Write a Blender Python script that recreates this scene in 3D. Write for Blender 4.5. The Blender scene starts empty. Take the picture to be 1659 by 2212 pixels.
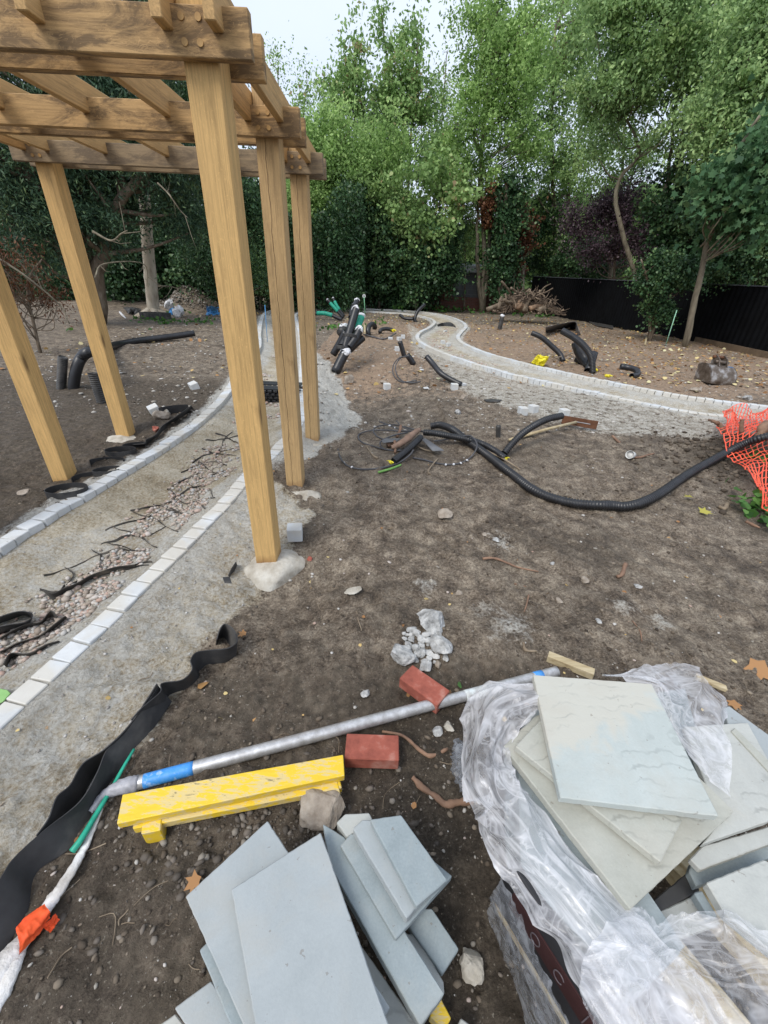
import bpy, math, random
import numpy as np
from mathutils import Matrix, Vector
rng = np.random.default_rng(7)
random.seed(7)
SC = bpy.context.scene
COL = SC.collection

# ------------------------------------------------------------------ camera
FOC, PITCH, ROLL, YAW, EYE = 887.5, math.radians(29.83), math.radians(2.456), math.radians(-0.965), 1.5
_fw = np.array([0, math.cos(PITCH), -math.sin(PITCH)]); _up = np.array([0, math.sin(PITCH), math.cos(PITCH)]); _rt = np.array([1.0, 0, 0])
_r2 = _rt * math.cos(ROLL) + _up * math.sin(ROLL); _u2 = -_rt * math.sin(ROLL) + _up * math.cos(ROLL)
_R = np.array([[math.cos(YAW), -math.sin(YAW), 0], [math.sin(YAW), math.cos(YAW), 0], [0, 0, 1]])
RT, UP, FW = _R @ _r2, _R @ _u2, _R @ _fw
CAM = np.array([0, 0, EYE])
cd = bpy.data.cameras.new('camera'); cam = bpy.data.objects.new('camera', cd); COL.objects.link(cam)
cd.sensor_fit = 'HORIZONTAL'; cd.sensor_width = 36; cd.lens = 36 * FOC / 1659; cd.clip_start = 0.02; cd.clip_end = 2000
cam.matrix_world = Matrix(((RT[0], UP[0], -FW[0], 0), (RT[1], UP[1], -FW[1], 0), (RT[2], UP[2], -FW[2], EYE), (0, 0, 0, 1)))
SC.camera = cam

# ------------------------------------------------------------------ world, sun, exposure
SUN_EL, SUN_AZ = math.radians(52), math.radians(35)      # high veiled sun, behind the left shoulder
w = bpy.data.worlds.new('World'); SC.world = w; w.use_nodes = True
nt = w.node_tree; bg = nt.nodes['Background']
sky = nt.nodes.new('ShaderNodeTexSky'); sky.sky_type = 'NISHITA'; sky.sun_disc = False
sky.sun_elevation = SUN_EL; sky.sun_rotation = SUN_AZ; sky.dust_density = 4; sky.air_density = 1.0
tc = nt.nodes.new('ShaderNodeTexCoord'); cn = nt.nodes.new('ShaderNodeTexNoise'); cn.inputs['Scale'].default_value = 1.6; cn.inputs['Detail'].default_value = 5
nt.links.new(tc.outputs['Generated'], cn.inputs['Vector'])
cr = nt.nodes.new('ShaderNodeValToRGB'); cr.color_ramp.elements[0].position = .3; cr.color_ramp.elements[1].position = .7
cr.color_ramp.elements[0].color = (4.3, 4.95, 6.2, 1); cr.color_ramp.elements[1].color = (5.3, 5.8, 6.6, 1)
nt.links.new(cn.outputs['Fac'], cr.inputs['Fac'])
mx = nt.nodes.new('ShaderNodeMix'); mx.data_type = 'RGBA'; mx.inputs['Factor'].default_value = .86
nt.links.new(sky.outputs['Color'], mx.inputs['A']); nt.links.new(cr.outputs['Color'], mx.inputs['B'])
nt.links.new(mx.outputs['Result'], bg.inputs['Color']); bg.inputs['Strength'].default_value = .115
sd = bpy.data.lights.new('sun', 'SUN'); sd.energy = 1.5; sd.angle = math.radians(25); sd.color = (1, .96, .9)
so = bpy.data.objects.new('sun', sd); COL.objects.link(so)
_sd = Vector((-math.sin(math.radians(40)) * math.cos(SUN_EL), -math.cos(math.radians(40)) * math.cos(SUN_EL), math.sin(SUN_EL)))
so.rotation_euler = _sd.to_track_quat('Z', 'Y').to_euler()
sky.sun_rotation = math.atan2(_sd.x, _sd.y)
SC.view_settings.view_transform = 'Standard'; SC.view_settings.look = 'None'; SC.view_settings.exposure = 0.72; SC.view_settings.gamma = 1
SC.render.engine = 'CYCLES'
SC.cycles.max_bounces = 6; SC.cycles.diffuse_bounces = 3; SC.cycles.transparent_max_bounces = 10; SC.cycles.caustics_reflective = False; SC.cycles.caustics_refractive = False

# ------------------------------------------------------------------ measuring helpers (photo points -> points of the place)
FR = dict(a=(.41665, 345.6, 1670.5), b=(.4445, 921.7, 1382.5), d=(.4445, 921.7, 1728), p=(1, 0, 0), z1=(.5, 0, 0), z2=(.6528, 576, 0), z3=(.5, 0, 518.4),
          z4=(.3472, 576, 576), z5=(.3472, 1083, 576), z6=(.3819, 0, 1036.9), z7=(.1736, 662.4, 622.1), z8=(.24305, 172.8, 576),
          e=(.24305, 720, 892.8), n=(.2014, 1324.9, 864), br=(.2083, 979.2, 518.4), l=(.24305, 0, 864), k=(.2361, 1267.2, 720),
          q=(.1823, 518.4, 576), g=(.5208, 0, 1497.6), h=(.5035, 201.6, 1411.2), w=(.6528, 576, 1094.4))
def PX(f, x, y): s, ox, oy = FR[f]; return ox + s * x, oy + s * y
def ray(x, y): return FW + RT * (x - 829.5) / FOC - UP * (y - 1106) / FOC
def onz(f, x, y, z=0.0):
    d = ray(*PX(f, x, y)); return CAM + d * ((z - EYE) / d[2])
def aty(f, x, y, Y):
    d = ray(*PX(f, x, y)); return CAM + d * (Y / d[1])
def proj(P):
    d = np.asarray(P) - CAM; z = d @ FW; return 829.5 + FOC * (d @ RT) / z, 1106 - FOC * (d @ UP) / z

# ------------------------------------------------------------------ noise
_perm = rng.random((256, 256))
def vnoise(x, y):
    x = np.asarray(x, float); y = np.asarray(y, float)
    xi = np.floor(x).astype(int); yi = np.floor(y).astype(int); fx = x - xi; fy = y - yi
    fx = fx * fx * (3 - 2 * fx); fy = fy * fy * (3 - 2 * fy)
    a = _perm[xi & 255, yi & 255]; b = _perm[(xi + 1) & 255, yi & 255]; c = _perm[xi & 255, (yi + 1) & 255]; d = _perm[(xi + 1) & 255, (yi + 1) & 255]
    return (a * (1 - fx) + b * fx) * (1 - fy) + (c * (1 - fx) + d * fx) * fy
def fbm(x, y, o=4):
    s = 0; a = .5
    for i in range(o): s = s + a * vnoise(x * 2 ** i + 17 * i, y * 2 ** i + 31 * i); a *= .5
    return s - .5
def sst(a, b, t):
    t = np.clip((np.asarray(t, float) - a) / (b - a), 0, 1); return t * t * (3 - 2 * t)
def catmull(pts, n=8):
    P = np.array(pts, float); P = np.vstack([2 * P[0] - P[1], P, 2 * P[-1] - P[-2]]); out = []
    for i in range(1, len(P) - 2):
        t = np.linspace(0, 1, n, endpoint=False)[:, None]
        out.append(.5 * ((2 * P[i]) + (-P[i - 1] + P[i + 1]) * t + (2 * P[i - 1] - 5 * P[i] + 4 * P[i + 1] - P[i + 2]) * t ** 2 + (-P[i - 1] + 3 * P[i] - 3 * P[i + 1] + P[i + 2]) * t ** 3))
    out.append(P[-2][None]); return np.vstack(out)
def resample(P, step):
    P = np.asarray(P, float); d = np.r_[0, np.cumsum(np.linalg.norm(np.diff(P, axis=0), axis=1))]
    n = max(2, int(round(d[-1] / step)) + 1); s = np.linspace(0, d[-1], n)
    return np.stack([np.interp(s, d, P[:, k]) for k in range(P.shape[1])], 1)

# ------------------------------------------------------------------ terrain
def zbase(x, y):
    return -.20 + .20 * sst(.5, 5.0, y) + 0 * np.asarray(x, float)
def onbase(f, x, y, h=0.0):
    z = 0.0
    for _ in range(12):
        P = onz(f, x, y, z); z = float(zbase(P[0], P[1])) + h
    return onz(f, x, y, z)
OUTER_PX = [('z6', -260, 520), ('z6', -120, 440), ('z6', 20, 345), ('z6', 100, 288), ('z6', 190, 238), ('z6', 265, 192), ('z3', 240, 1155), ('z3', 310, 1120), ('z3', 370, 1085), ('z3', 470, 1025),
            ('z3', 570, 965), ('z3', 660, 912), ('z3', 740, 860), ('z3', 840, 790), ('z3', 930, 712), ('z3', 990, 640), ('z3', 1040, 560), ('q', 215, 950), ('q', 225, 790), ('q', 250, 640), ('q', 290, 550),
            ('q', 400, 510), ('p', 620, 666.5), ('z4', 180, 256), ('z4', 300, 252), ('z4', 600, 259), ('z4', 850, 270), ('z4', 1000, 283), ('z4', 1110, 302), ('z4', 1200, 332), ('z4', 1240, 368), ('z4', 1210, 405), ('z4', 1190, 438),
            ('z4', 1225, 475), ('z4', 1350, 528), ('z4', 1500, 573), ('z5', 0, 562), ('z5', 200, 612), ('z5', 500, 678), ('z5', 800, 738), ('z5', 1000, 778), ('z5', 1300, 824), ('z5', 1659, 866), ('z5', 2100, 905)]
INNER_PX = [('z6', -260, 1540), ('z6', -110, 1430), ('z6', 20, 1310), ('z6', 158, 1190), ('z6', 282, 1070), ('z6', 400, 960), ('z6', 509, 865), ('z6', 607, 775), ('z6', 685, 694), ('z6', 768, 615), ('z6', 838, 545), ('z6', 912, 478), ('z6', 974, 418),
            ('z6', 1035, 362), ('z6', 1087, 307), ('z6', 1150, 245), ('z6', 1210, 190), ('z6', 1270, 125), ('z6', 1320, 70), ('z6', 1365, 12), ('z3', 1050, 1030), ('z3', 1120, 970), ('z3', 1180, 920), ('z3', 1215, 878), ('q', 600, 1985), ('q', 690, 1860), ('q', 735, 1750),
            ('q', 745, 1600), ('q', 742, 1300), ('q', 735, 1000), ('q', 712, 800), ('q', 680, 680), ('q', 655, 600), ('q', 665, 560), ('p', 647, 674), ('z4', 300, 267), ('z4', 500, 270), ('z4', 700, 279), ('z4', 880, 292), ('z4', 1000, 316), ('z4', 1045, 342), ('z4', 1015, 375), ('z4', 960, 402),
            ('z4', 937, 432), ('z4', 965, 472), ('z4', 1100, 535), ('z4', 1300, 602), ('z4', 1500, 656), ('z5', 0, 652), ('z5', 300, 717), ('z5', 600, 782), ('z5', 900, 850), ('z5', 1200, 905), ('z5', 1659, 957), ('z5', 2100, 1003)]
KH = .048
def kline(L): return resample(catmull([onbase(f, x, y, KH)[:2] for f, x, y in L], 6), .112)
OUTER, INNER = kline(OUTER_PX), kline(INNER_PX)
def segdist(x, y, L):
    sh = x.shape; x = x.ravel(); y = y.ravel(); best = np.full(x.shape, 1e9)
    P = resample(L, .25)
    for i in range(len(P) - 1):
        a, b = P[i], P[i + 1]; d = b - a; t = np.clip(((x - a[0]) * d[0] + (y - a[1]) * d[1]) / (d @ d), 0, 1)
        best = np.minimum(best, (x - a[0] - t * d[0]) ** 2 + (y - a[1] - t * d[1]) ** 2)
    return np.sqrt(best).reshape(sh)
def inpoly(x, y, poly):
    r = np.zeros(x.shape, bool); n = len(poly)
    for i in range(n):
        x1, y1 = poly[i]; x2, y2 = poly[(i + 1) % n]
        if y1 == y2: continue
        c = ((y1 > y) != (y2 > y)) & (x < (x2 - x1) * (y - y1) / (y2 - y1) + x1); r ^= c
    return r
PATHPOLY = np.vstack([resample(OUTER, .3), resample(INNER, .3)[::-1]])
def gpoly(L): return [onbase(f, x, y)[:2] for f, x, y in L]
DUST = gpoly([('p', 0, 1180), ('p', 540, 1010), ('p', 615, 1050), ('p', 690, 1110), ('p', 625, 1170), ('p', 520, 1300), ('p', 440, 1400), ('p', 330, 1560), ('p', 190, 1730), ('p', 60, 1900), ('p', 0, 1990), ('p', -300, 2000)])
HAUN = gpoly([('p', 640, 700), ('p', 690, 770), ('p', 735, 815), ('p', 770, 870), ('p', 748, 930), ('p', 700, 960), ('p', 640, 1010), ('p', 600, 960)])
GREY2 = gpoly([('p', 870, 690), ('p', 880, 760), ('p', 975, 845), ('p', 1120, 895), ('p', 1300, 945), ('p', 1540, 965), ('p', 1800, 960), ('p', 1800, 900), ('p', 1250, 820), ('p', 1000, 760)])
MOUNDS = []   # x, y, radius, height
def add_mound(f, x, y, r, h):
    P = onbase(f, x, y); MOUNDS.append((P[0], P[1], r, h))
add_mound('p', 418, 668, 1.0, .95); add_mound('p', 385, 672, .5, .25)
add_mound('p', 700, 790, .55, .10); add_mound('p', 900, 790, .5, .10); add_mound('p', 860, 985, .35, .05); add_mound('p', 1640, 985, .55, .16); add_mound('p', 150, 640, 2.5, .5)
add_mound('p', 1255, 800, .6, .08); add_mound('p', 325, 660, 1.3, .18)
for _x, _y, _r, _h in ((-.56, 1.97, .46, -.14), (-.40, 3.1, .33, -.075), (-.35, 4.1, .33, -.06), (-2.8, 4.05, .3, -.07), (-2.95, 3.2, .3, -.08)): MOUNDS.append((_x, _y, _r, _h))
class Field:
    """terrain height with everything; values cached on a grid for quick look-up"""
    pass
def terrain(x, y, detail=True):
    x = np.asarray(x, float); y = np.asarray(y, float)
    z = zbase(x, y)
    near = (x > -9) & (x < 12) & (y < 30)
    di = np.full(x.shape, 9.); do = np.full(x.shape, 9.); ins = np.zeros(x.shape, bool)
    if near.any():
        xn, yn = x[near], y[near]; di[near] = segdist(xn, yn, INNER); do[near] = segdist(xn, yn, OUTER); ins[near] = inpoly(xn, yn, PATHPOLY)
    dk = np.minimum(di, do)
    z = z + np.where(ins, .0 - .075 * sst(.08, .42, dk) * (1 + 0 * y), 0)
    far_ = sst(5.5, 7.5, y); z = z + np.where(~ins, (.035 * (1 - far_) - .035 * far_ * (di < do)) * (1 - sst(.06, .3, dk)), -.03 * far_ * sst(.04, .07, dk) * (1 - sst(.1, .4, dk)))
    rise = (1 - sst(.1, .75, di)) * sst(3.6, 4.8, y) * (1 - sst(9, 11, y)) * (x < 1)
    z = z + np.where(~ins, rise * .0 + 0, 0) - np.where(~ins, sst(.12, .7, di) * .20 * sst(4.2, 5.2, y) * (1 - sst(6, 9, y)) * (x > -1.2) * (x < .8) * (1 - sst(.8, 2.2, di)), 0)
    for mx_, my_, r, h in MOUNDS:
        if h: d = np.sqrt((x - mx_) ** 2 + (y - my_) ** 2) / r; z = z + h * np.exp(-(d ** 2) * 1.3) * (1 + .5 * fbm(x * 3, y * 3, 3))
    if detail:
        amp = np.where(ins, .45, 1.0) * np.clip(sst(.04, .15, dk), .12, 1)
        amp = amp * np.where(inpoly(x, y, GREY2), .35 + .65 * (1 - sst(0, .35, segdist(x, y, np.vstack([GREY2, GREY2[:1]])))), 1)
        z = z + amp * (.05 * fbm(x * 1.1, y * 1.1, 3) * sst(1.5, 4, y) + .075 * fbm(x * 3.1 + .6 * fbm(x * 2, y * 2, 2), y * 3.1, 4) + .085 * np.abs(fbm(x * 7.3 + 5, y * 7.3 + fbm(x * 5, y * 5, 2), 4)) + .030 * fbm(x * 21, y * 21, 4) * (.4 + 1.6 * vnoise(x * 1.7 + 3, y * 1.7)) + .020 * np.maximum(fbm(x * 37, y * 37, 3) - .06, 0) * vnoise(x * 2.3, y * 2.3 + 8) * 2)
    return z, di, do, ins
# look-up grid
_gx = np.r_[np.arange(-9, -2.6, .08), np.arange(-2.6, 2.6, .02), np.arange(2.6, 12, .08)]; _gy = np.r_[np.arange(0, 5, .02), np.arange(5, 30, .08)]
_GX, _GY = np.meshgrid(_gx, _gy); _GZ = terrain(_GX, _GY)[0]
def tz(x, y):
    x = np.clip(np.asarray(x, float), _gx[0], _gx[-1] - 1e-6); y = np.clip(np.asarray(y, float), _gy[0], _gy[-1] - 1e-6)
    i = np.clip(np.searchsorted(_gx, x, 'right') - 1, 0, len(_gx) - 2); j = np.clip(np.searchsorted(_gy, y, 'right') - 1, 0, len(_gy) - 2)
    fx = (x - _gx[i]) / (_gx[i + 1] - _gx[i]); fy = (y - _gy[j]) / (_gy[j + 1] - _gy[j])
    return (_GZ[j, i] * (1 - fx) + _GZ[j, i + 1] * fx) * (1 - fy) + (_GZ[j + 1, i] * (1 - fx) + _GZ[j + 1, i + 1] * fx) * fy
def gp(f, x, y, h=0.0):
    """the point of the ground (plus h) seen at a photo point"""
    d = ray(*PX(f, x, y)); z = 0.0
    for _ in range(14):
        P = CAM + d * ((z - EYE) / d[2]); z = .5 * z + .5 * (float(tz(P[0], P[1])) + h)
    P = CAM + d * ((z - EYE) / d[2]); return P

# ------------------------------------------------------------------ object helpers
def setp(o, label=None, cat=None, group=None, kind=None):
    if label: o['label'] = label
    if cat: o['category'] = cat; o['kind'] = 'thing'
    if group: o['group'] = group
    if kind: o['kind'] = kind
    return o
def empty(name, loc, label, cat, group=None):
    o = bpy.data.objects.new(name, None); COL.objects.link(o); o.location = [float(v) for v in loc]; o.empty_display_size = .1
    return setp(o, label, cat, group)
def mesh_np(name, V, F, mat, parent=None, smooth=False, origin=None, attr=None):
    """V (n,3); F list of index lists, or (m,k) array"""
    V = np.asarray(V, np.float64)
    if parent is not None: org = np.array(parent.location) if parent.parent is None else np.array(parent['_o'])
    if origin is None:
        origin = np.array([(V[:, 0].min() + V[:, 0].max()) / 2, (V[:, 1].min() + V[:, 1].max()) / 2, V[:, 2].min()])
    origin = np.asarray(origin, float)
    me = bpy.data.meshes.new(name)
    if isinstance(F, np.ndarray):
        k = F.shape[1]; me.vertices.add(len(V)); me.vertices.foreach_set('co', (V - origin).astype(np.float32).ravel())
        me.loops.add(F.size); me.loops.foreach_set('vertex_index', F.astype(np.int32).ravel())
        me.polygons.add(len(F)); me.polygons.foreach_set('loop_start', np.arange(0, F.size, k, dtype=np.int32))
        try: me.polygons.foreach_set('loop_total', np.full(len(F), k, dtype=np.int32))
        except Exception: pass
        me.update(calc_edges=True)
    else:
        me.from_pydata([tuple(v) for v in (V - origin)], [], [tuple(int(i) for i in f) for f in F])
    if smooth: me.polygons.foreach_set('use_smooth', [True] * len(me.polygons))
    if attr:
        for an, val in attr.items():
            val = np.asarray(val, np.float32)
            if val.ndim == 1: a = me.attributes.new(an, 'FLOAT', 'POINT'); a.data.foreach_set('value', val)
            else: a = me.attributes.new(an, 'FLOAT_COLOR', 'POINT'); a.data.foreach_set('color', np.c_[val, np.ones(len(val))].astype(np.float32).ravel())
    me.materials.append(mat)
    o = bpy.data.objects.new(name, me); COL.objects.link(o)
    if parent is not None: o.parent = parent; o.location = origin - org
    else: o.location = origin
    o['_o'] = [float(v) for v in origin]
    return o
class MB:
    def __init__(s): s.V = []; s.F = []; s.A = []
    def add(s, V, F, a=0.0):
        n = sum(len(v) for v in s.V); V = np.asarray(V, float).reshape(-1, 3); s.V.append(V); s.F += [[i + n for i in f] for f in F]
        s.A.append(np.full(len(V), a)); return s
    def build(s, name, mat, parent=None, smooth=False, origin=None): return mesh_np(name, np.vstack(s.V), s.F, mat, parent, smooth, origin, {'tint': np.concatenate(s.A)})
def frames(P):
    P = np.asarray(P, float); T = np.gradient(P, axis=0); T /= np.linalg.norm(T, axis=1)[:, None] + 1e-12
    ref = np.array([0, 0, 1.0]) if abs(T[0][2]) < .9 else np.array([1.0, 0, 0]); N = np.zeros_like(P); n = np.cross(T[0], ref); n /= np.linalg.norm(n)
    for i in range(len(P)):
        n = n - T[i] * (n @ T[i]); n /= np.linalg.norm(n) + 1e-12; N[i] = n
    return T, N, np.cross(T, N)
def tube(P, r, seg=8, cap=True, squash=1.0):
    P = np.asarray(P, float); r = np.full(len(P), r, float) if np.isscalar(r) else np.asarray(r, float)
    T, N, B = frames(P); a = np.linspace(0, 2 * math.pi, seg, endpoint=False)
    V = (P[:, None] + r[:, None, None] * (np.cos(a)[None, :, None] * N[:, None] + np.sin(a)[None, :, None] * B[:, None] * squash)).reshape(-1, 3)
    F = [[i * seg + j, i * seg + (j + 1) % seg, (i + 1) * seg + (j + 1) % seg, (i + 1) * seg + j] for i in range(len(P) - 1) for j in range(seg)]
    if cap: F += [list(range(seg))[::-1], [(len(P) - 1) * seg + j for j in range(seg)]]
    return V, F
def hollow(P, r, seg=14, wall=.12, corr=0.0, pitch=.012, depth=.15):
    """pipe with open ends; corr>0 makes rings along it"""
    P = np.asarray(P, float)
    if corr:
        P = resample(P, pitch / 4); n = len(P); rr = r * (1 - depth * (np.arange(n) % 4 >= 2)); 
    else: P = resample(P, max(.02, r * .8)); rr = np.full(len(P), r)
    ri = r * (1 - wall)
    Q = np.vstack([P[:3][::-1], P, P[-3:][::-1]]); R_ = np.r_[[ri * .999] * 3, rr, [ri * .999] * 3]
    T, N, B = frames(P); a = np.linspace(0, 2 * math.pi, seg, endpoint=False); idx = [2, 1, 0] + list(range(len(P))) + [len(P) - 1, len(P) - 2, len(P) - 3]
    V = (P[idx][:, None] + R_[:, None, None] * (np.cos(a)[None, :, None] * N[idx][:, None] + np.sin(a)[None, :, None] * B[idx][:, None])).reshape(-1, 3); m = len(idx)
    F = [[i * seg + j, i * seg + (j + 1) % seg, (i + 1) * seg + (j + 1) % seg, (i + 1) * seg + j] for i in range(m - 1) for j in range(seg)]
    F += [list(range(seg)), [(m - 1) * seg + j for j in range(seg)]]
    return V, F
def box(c, s, ch=0.0, ax=None):
    """box with chamfered edges: centre c, full sizes s, ax 3x3 rows = local axes"""
    s = np.asarray(s, float) / 2; ch = min(ch, *(s * .45)); V = []
    if ch <= 0:
        V = [[sx * s[0], sy * s[1], sz * s[2]] for sz in (-1, 1) for sx, sy in ((-1, -1), (1, -1), (1, 1), (-1, 1))]
        F = [[3, 2, 1, 0], [4, 5, 6, 7], [0, 1, 5, 4], [1, 2, 6, 5], [2, 3, 7, 6], [3, 0, 4, 7]]
    else:
        idx = {}; F = []
        for k in range(3):
            for sx in (-1, 1):
                for sy in (-1, 1):
                    for sz in (-1, 1):
                        sg = (sx, sy, sz); v = [sg[i] * (s[i] if i == k else s[i] - ch) for i in range(3)]; idx[(k, sg)] = len(V); V.append(v)
        for k in range(3):
            a, b = [i for i in range(3) if i != k]
            for sk in (-1, 1):
                q = []
                for sa, sb in ((-1, -1), (1, -1), (1, 1), (-1, 1)):
                    sg = [0, 0, 0]; sg[k] = sk; sg[a] = sa; sg[b] = sb; q.append(idx[(k, tuple(sg))])
                F.append(q if (sk > 0) == (k != 1) else q[::-1])
        for k in range(3):
            a, b = [i for i in range(3) if i != k]
            for sa in (-1, 1):
                for sb in (-1, 1):
                    g0 = [0, 0, 0]; g0[a] = sa; g0[b] = sb; g1 = list(g0); g0[k] = -1; g1[k] = 1; g0 = tuple(g0); g1 = tuple(g1)
                    F.append([idx[(a, g0)], idx[(b, g0)], idx[(b, g1)], idx[(a, g1)]])
        for sx in (-1, 1):
            for sy in (-1, 1):
                for sz in (-1, 1): F.append([idx[(0, (sx, sy, sz))], idx[(1, (sx, sy, sz))], idx[(2, (sx, sy, sz))]])
    V = np.array(V, float)
    if ax is not None: V = V @ np.asarray(ax, float)
    return V + np.asarray(c, float), F
def fix_normals(o):
    import bmesh
    bm = bmesh.new(); bm.from_mesh(o.data); bmesh.ops.recalc_face_normals(bm, faces=bm.faces); bm.to_mesh(o.data); bm.free(); return o
def bevel(o, wd, seg=2):
    m = o.modifiers.new('bevel', 'BEVEL'); m.width = wd; m.segments = seg; m.limit_method = 'ANGLE'; m.angle_limit = math.radians(40); return o
def prism(top, th, down=None):
    """solid plate: top outline (n,3) and thickness th"""
    top = np.asarray(top, float); n = len(top)
    nrm = np.cross(top[1] - top[0], top[2] - top[1]); nrm /= np.linalg.norm(nrm)
    if nrm[2] < 0: nrm = -nrm
    V = np.vstack([top, top - nrm * th]); F = [list(range(n)), list(range(n, 2 * n))[::-1]] + [[i, i + n, (i + 1) % n + n, (i + 1) % n] for i in range(n)]
    return V, F
import bmesh as _bm
_ico = {}
def ico(sub):
    if sub not in _ico:
        b = _bm.new(); _bm.ops.create_icosphere(b, subdivisions=sub, radius=1); b.verts.ensure_lookup_table()
        _ico[sub] = (np.array([v.co[:] for v in b.verts]), np.array([[v.index for v in f.verts] for f in b.faces])); b.free()
    return _ico[sub]
def rock(c, size, seed=0, sub=3, rough=.25, facets=7, rotz=None):
    V, F = ico(sub); r = np.random.default_rng(seed); V = V.copy()
    for _ in range(facets):
        n = r.normal(size=3); n /= np.linalg.norm(n); t = r.uniform(.55, .85); d = V @ n; V = V - np.outer(np.maximum(d - t, 0), n)
    n1 = fbm(V[:, 0] * 3 + seed * 7.1, V[:, 1] * 3 + V[:, 2] * 2.3, 3) ; V = V * (1 + rough * n1[:, None])
    a = r.uniform(0, 6.28) if rotz is None else rotz; Rz = np.array([[math.cos(a), -math.sin(a), 0], [math.sin(a), math.cos(a), 0], [0, 0, 1]])
    return (V * np.asarray(size)) @ Rz.T + np.asarray(c), F.tolist()
def scatter_rocks(name, P, S, tint, mat, sub=1, flat=.6, seed=1, smooth=False):
    """many pebbles in one mesh"""
    V0, F0 = ico(sub); r = np.random.default_rng(seed); n = len(P); k = len(V0)
    a = r.uniform(0, 6.28, n); c, s = np.cos(a), np.sin(a); sc = S[:, None] * np.stack([r.uniform(.75, 1.35, n), r.uniform(.6, 1, n), flat * r.uniform(.6, 1.1, n)], 1)
    V = V0[None] * (1 + r.uniform(-.16, .16, (n, k))[:, :, None]) * sc[:, None]; X = V[..., 0] * c[:, None] - V[..., 1] * s[:, None]; Y = V[..., 0] * s[:, None] + V[..., 1] * c[:, None]
    V = np.stack([X, Y, V[..., 2]], -1) + P[:, None]
    F = (F0[None] + (np.arange(n) * k)[:, None, None]).reshape(-1, 3)
    return mesh_np(name, V.reshape(-1, 3), F, mat, None, smooth, None, {'tint': np.repeat(tint, k)})

# ------------------------------------------------------------------ material helpers
def newmat(name):
    m = bpy.data.materials.new(name); m.use_nodes = True; n = m.node_tree; b = n.nodes['Principled BSDF']; return m, n, b
def N(n, t, **kw):
    x = n.nodes.new(t)
    for k, v in kw.items():
        if k in x.inputs: x.inputs[k].default_value = v
        else: setattr(x, k, v)
    return x
def ramp(n, stops):
    r = n.nodes.new('ShaderNodeValToRGB'); e = r.color_ramp.elements
    while len(e) < len(stops): e.new(.5)
    for i, (p, c) in enumerate(stops): e[i].position = p; e[i].color = (*c, 1) if len(c) == 3 else c
    return r
def mixc(n, fac, a, b, mode='MIX'):
    m = n.nodes.new('ShaderNodeMix'); m.data_type = 'RGBA'; m.blend_type = mode
    for k, v in (('Factor', fac), ('A', a), ('B', b)):
        if isinstance(v, (int, float)): m.inputs[k].default_value = v
        elif isinstance(v, tuple): m.inputs[k].default_value = (*v, 1)
        else: n.links.new(v, m.inputs[k])
    return m.outputs['Result']
def math_(n, op, a, b=0.0, clamp=False):
    m = n.nodes.new('ShaderNodeMath'); m.operation = op; m.use_clamp = clamp
    for i, v in enumerate((a, b)):
        if isinstance(v, (int, float)): m.inputs[i].default_value = v
        else: n.links.new(v, m.inputs[i])
    return m.outputs[0]
def coords(n, scale=(1, 1, 1), kind='Object'):
    t = n.nodes.new('ShaderNodeTexCoord'); mp = n.nodes.new('ShaderNodeMapping'); mp.inputs['Scale'].default_value = scale
    n.links.new(t.outputs[kind], mp.inputs['Vector']); return mp.outputs['Vector']
def noise(n, vec, scale, detail=4, rough=.55, dist=0.0):
    x = N(n, 'ShaderNodeTexNoise', Scale=scale, Detail=detail, Roughness=rough, Distortion=dist); n.links.new(vec, x.inputs['Vector']); return x.outputs['Fac']
def bump(n, b, h, strength=.3, dist=.01, prev=None):
    x = N(n, 'ShaderNodeBump', Strength=strength, Distance=dist); n.links.new(h, x.inputs['Height'])
    if prev is not None: n.links.new(prev, x.inputs['Normal'])
    n.links.new(x.outputs['Normal'], b.inputs['Normal']); return x.outputs['Normal']
def simple(name, c1, c2=None, scale=8, rough=.7, bs=.2, bsc=40, metal=0.0, spec=.4, bd=.004, stretch=(1, 1, 1), c3=None):
    m, n, b = newmat(name); v = coords(n, stretch); c2 = c2 or tuple(x * .6 for x in c1)
    f = noise(n, v, scale, 5, .6); stops = [(.35, c2), (.65, c1)] if not c3 else [(.3, c2), (.52, c1), (.7, c3)]
    r = ramp(n, stops); n.links.new(f, r.inputs['Fac']); n.links.new(r.outputs['Color'], b.inputs['Base Color'])
    b.inputs['Roughness'].default_value = rough; b.inputs['Metallic'].default_value = metal; b.inputs['Specular IOR Level'].default_value = spec
    bump(n, b, noise(n, v, bsc, 5, .6), bs, bd); return m

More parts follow.
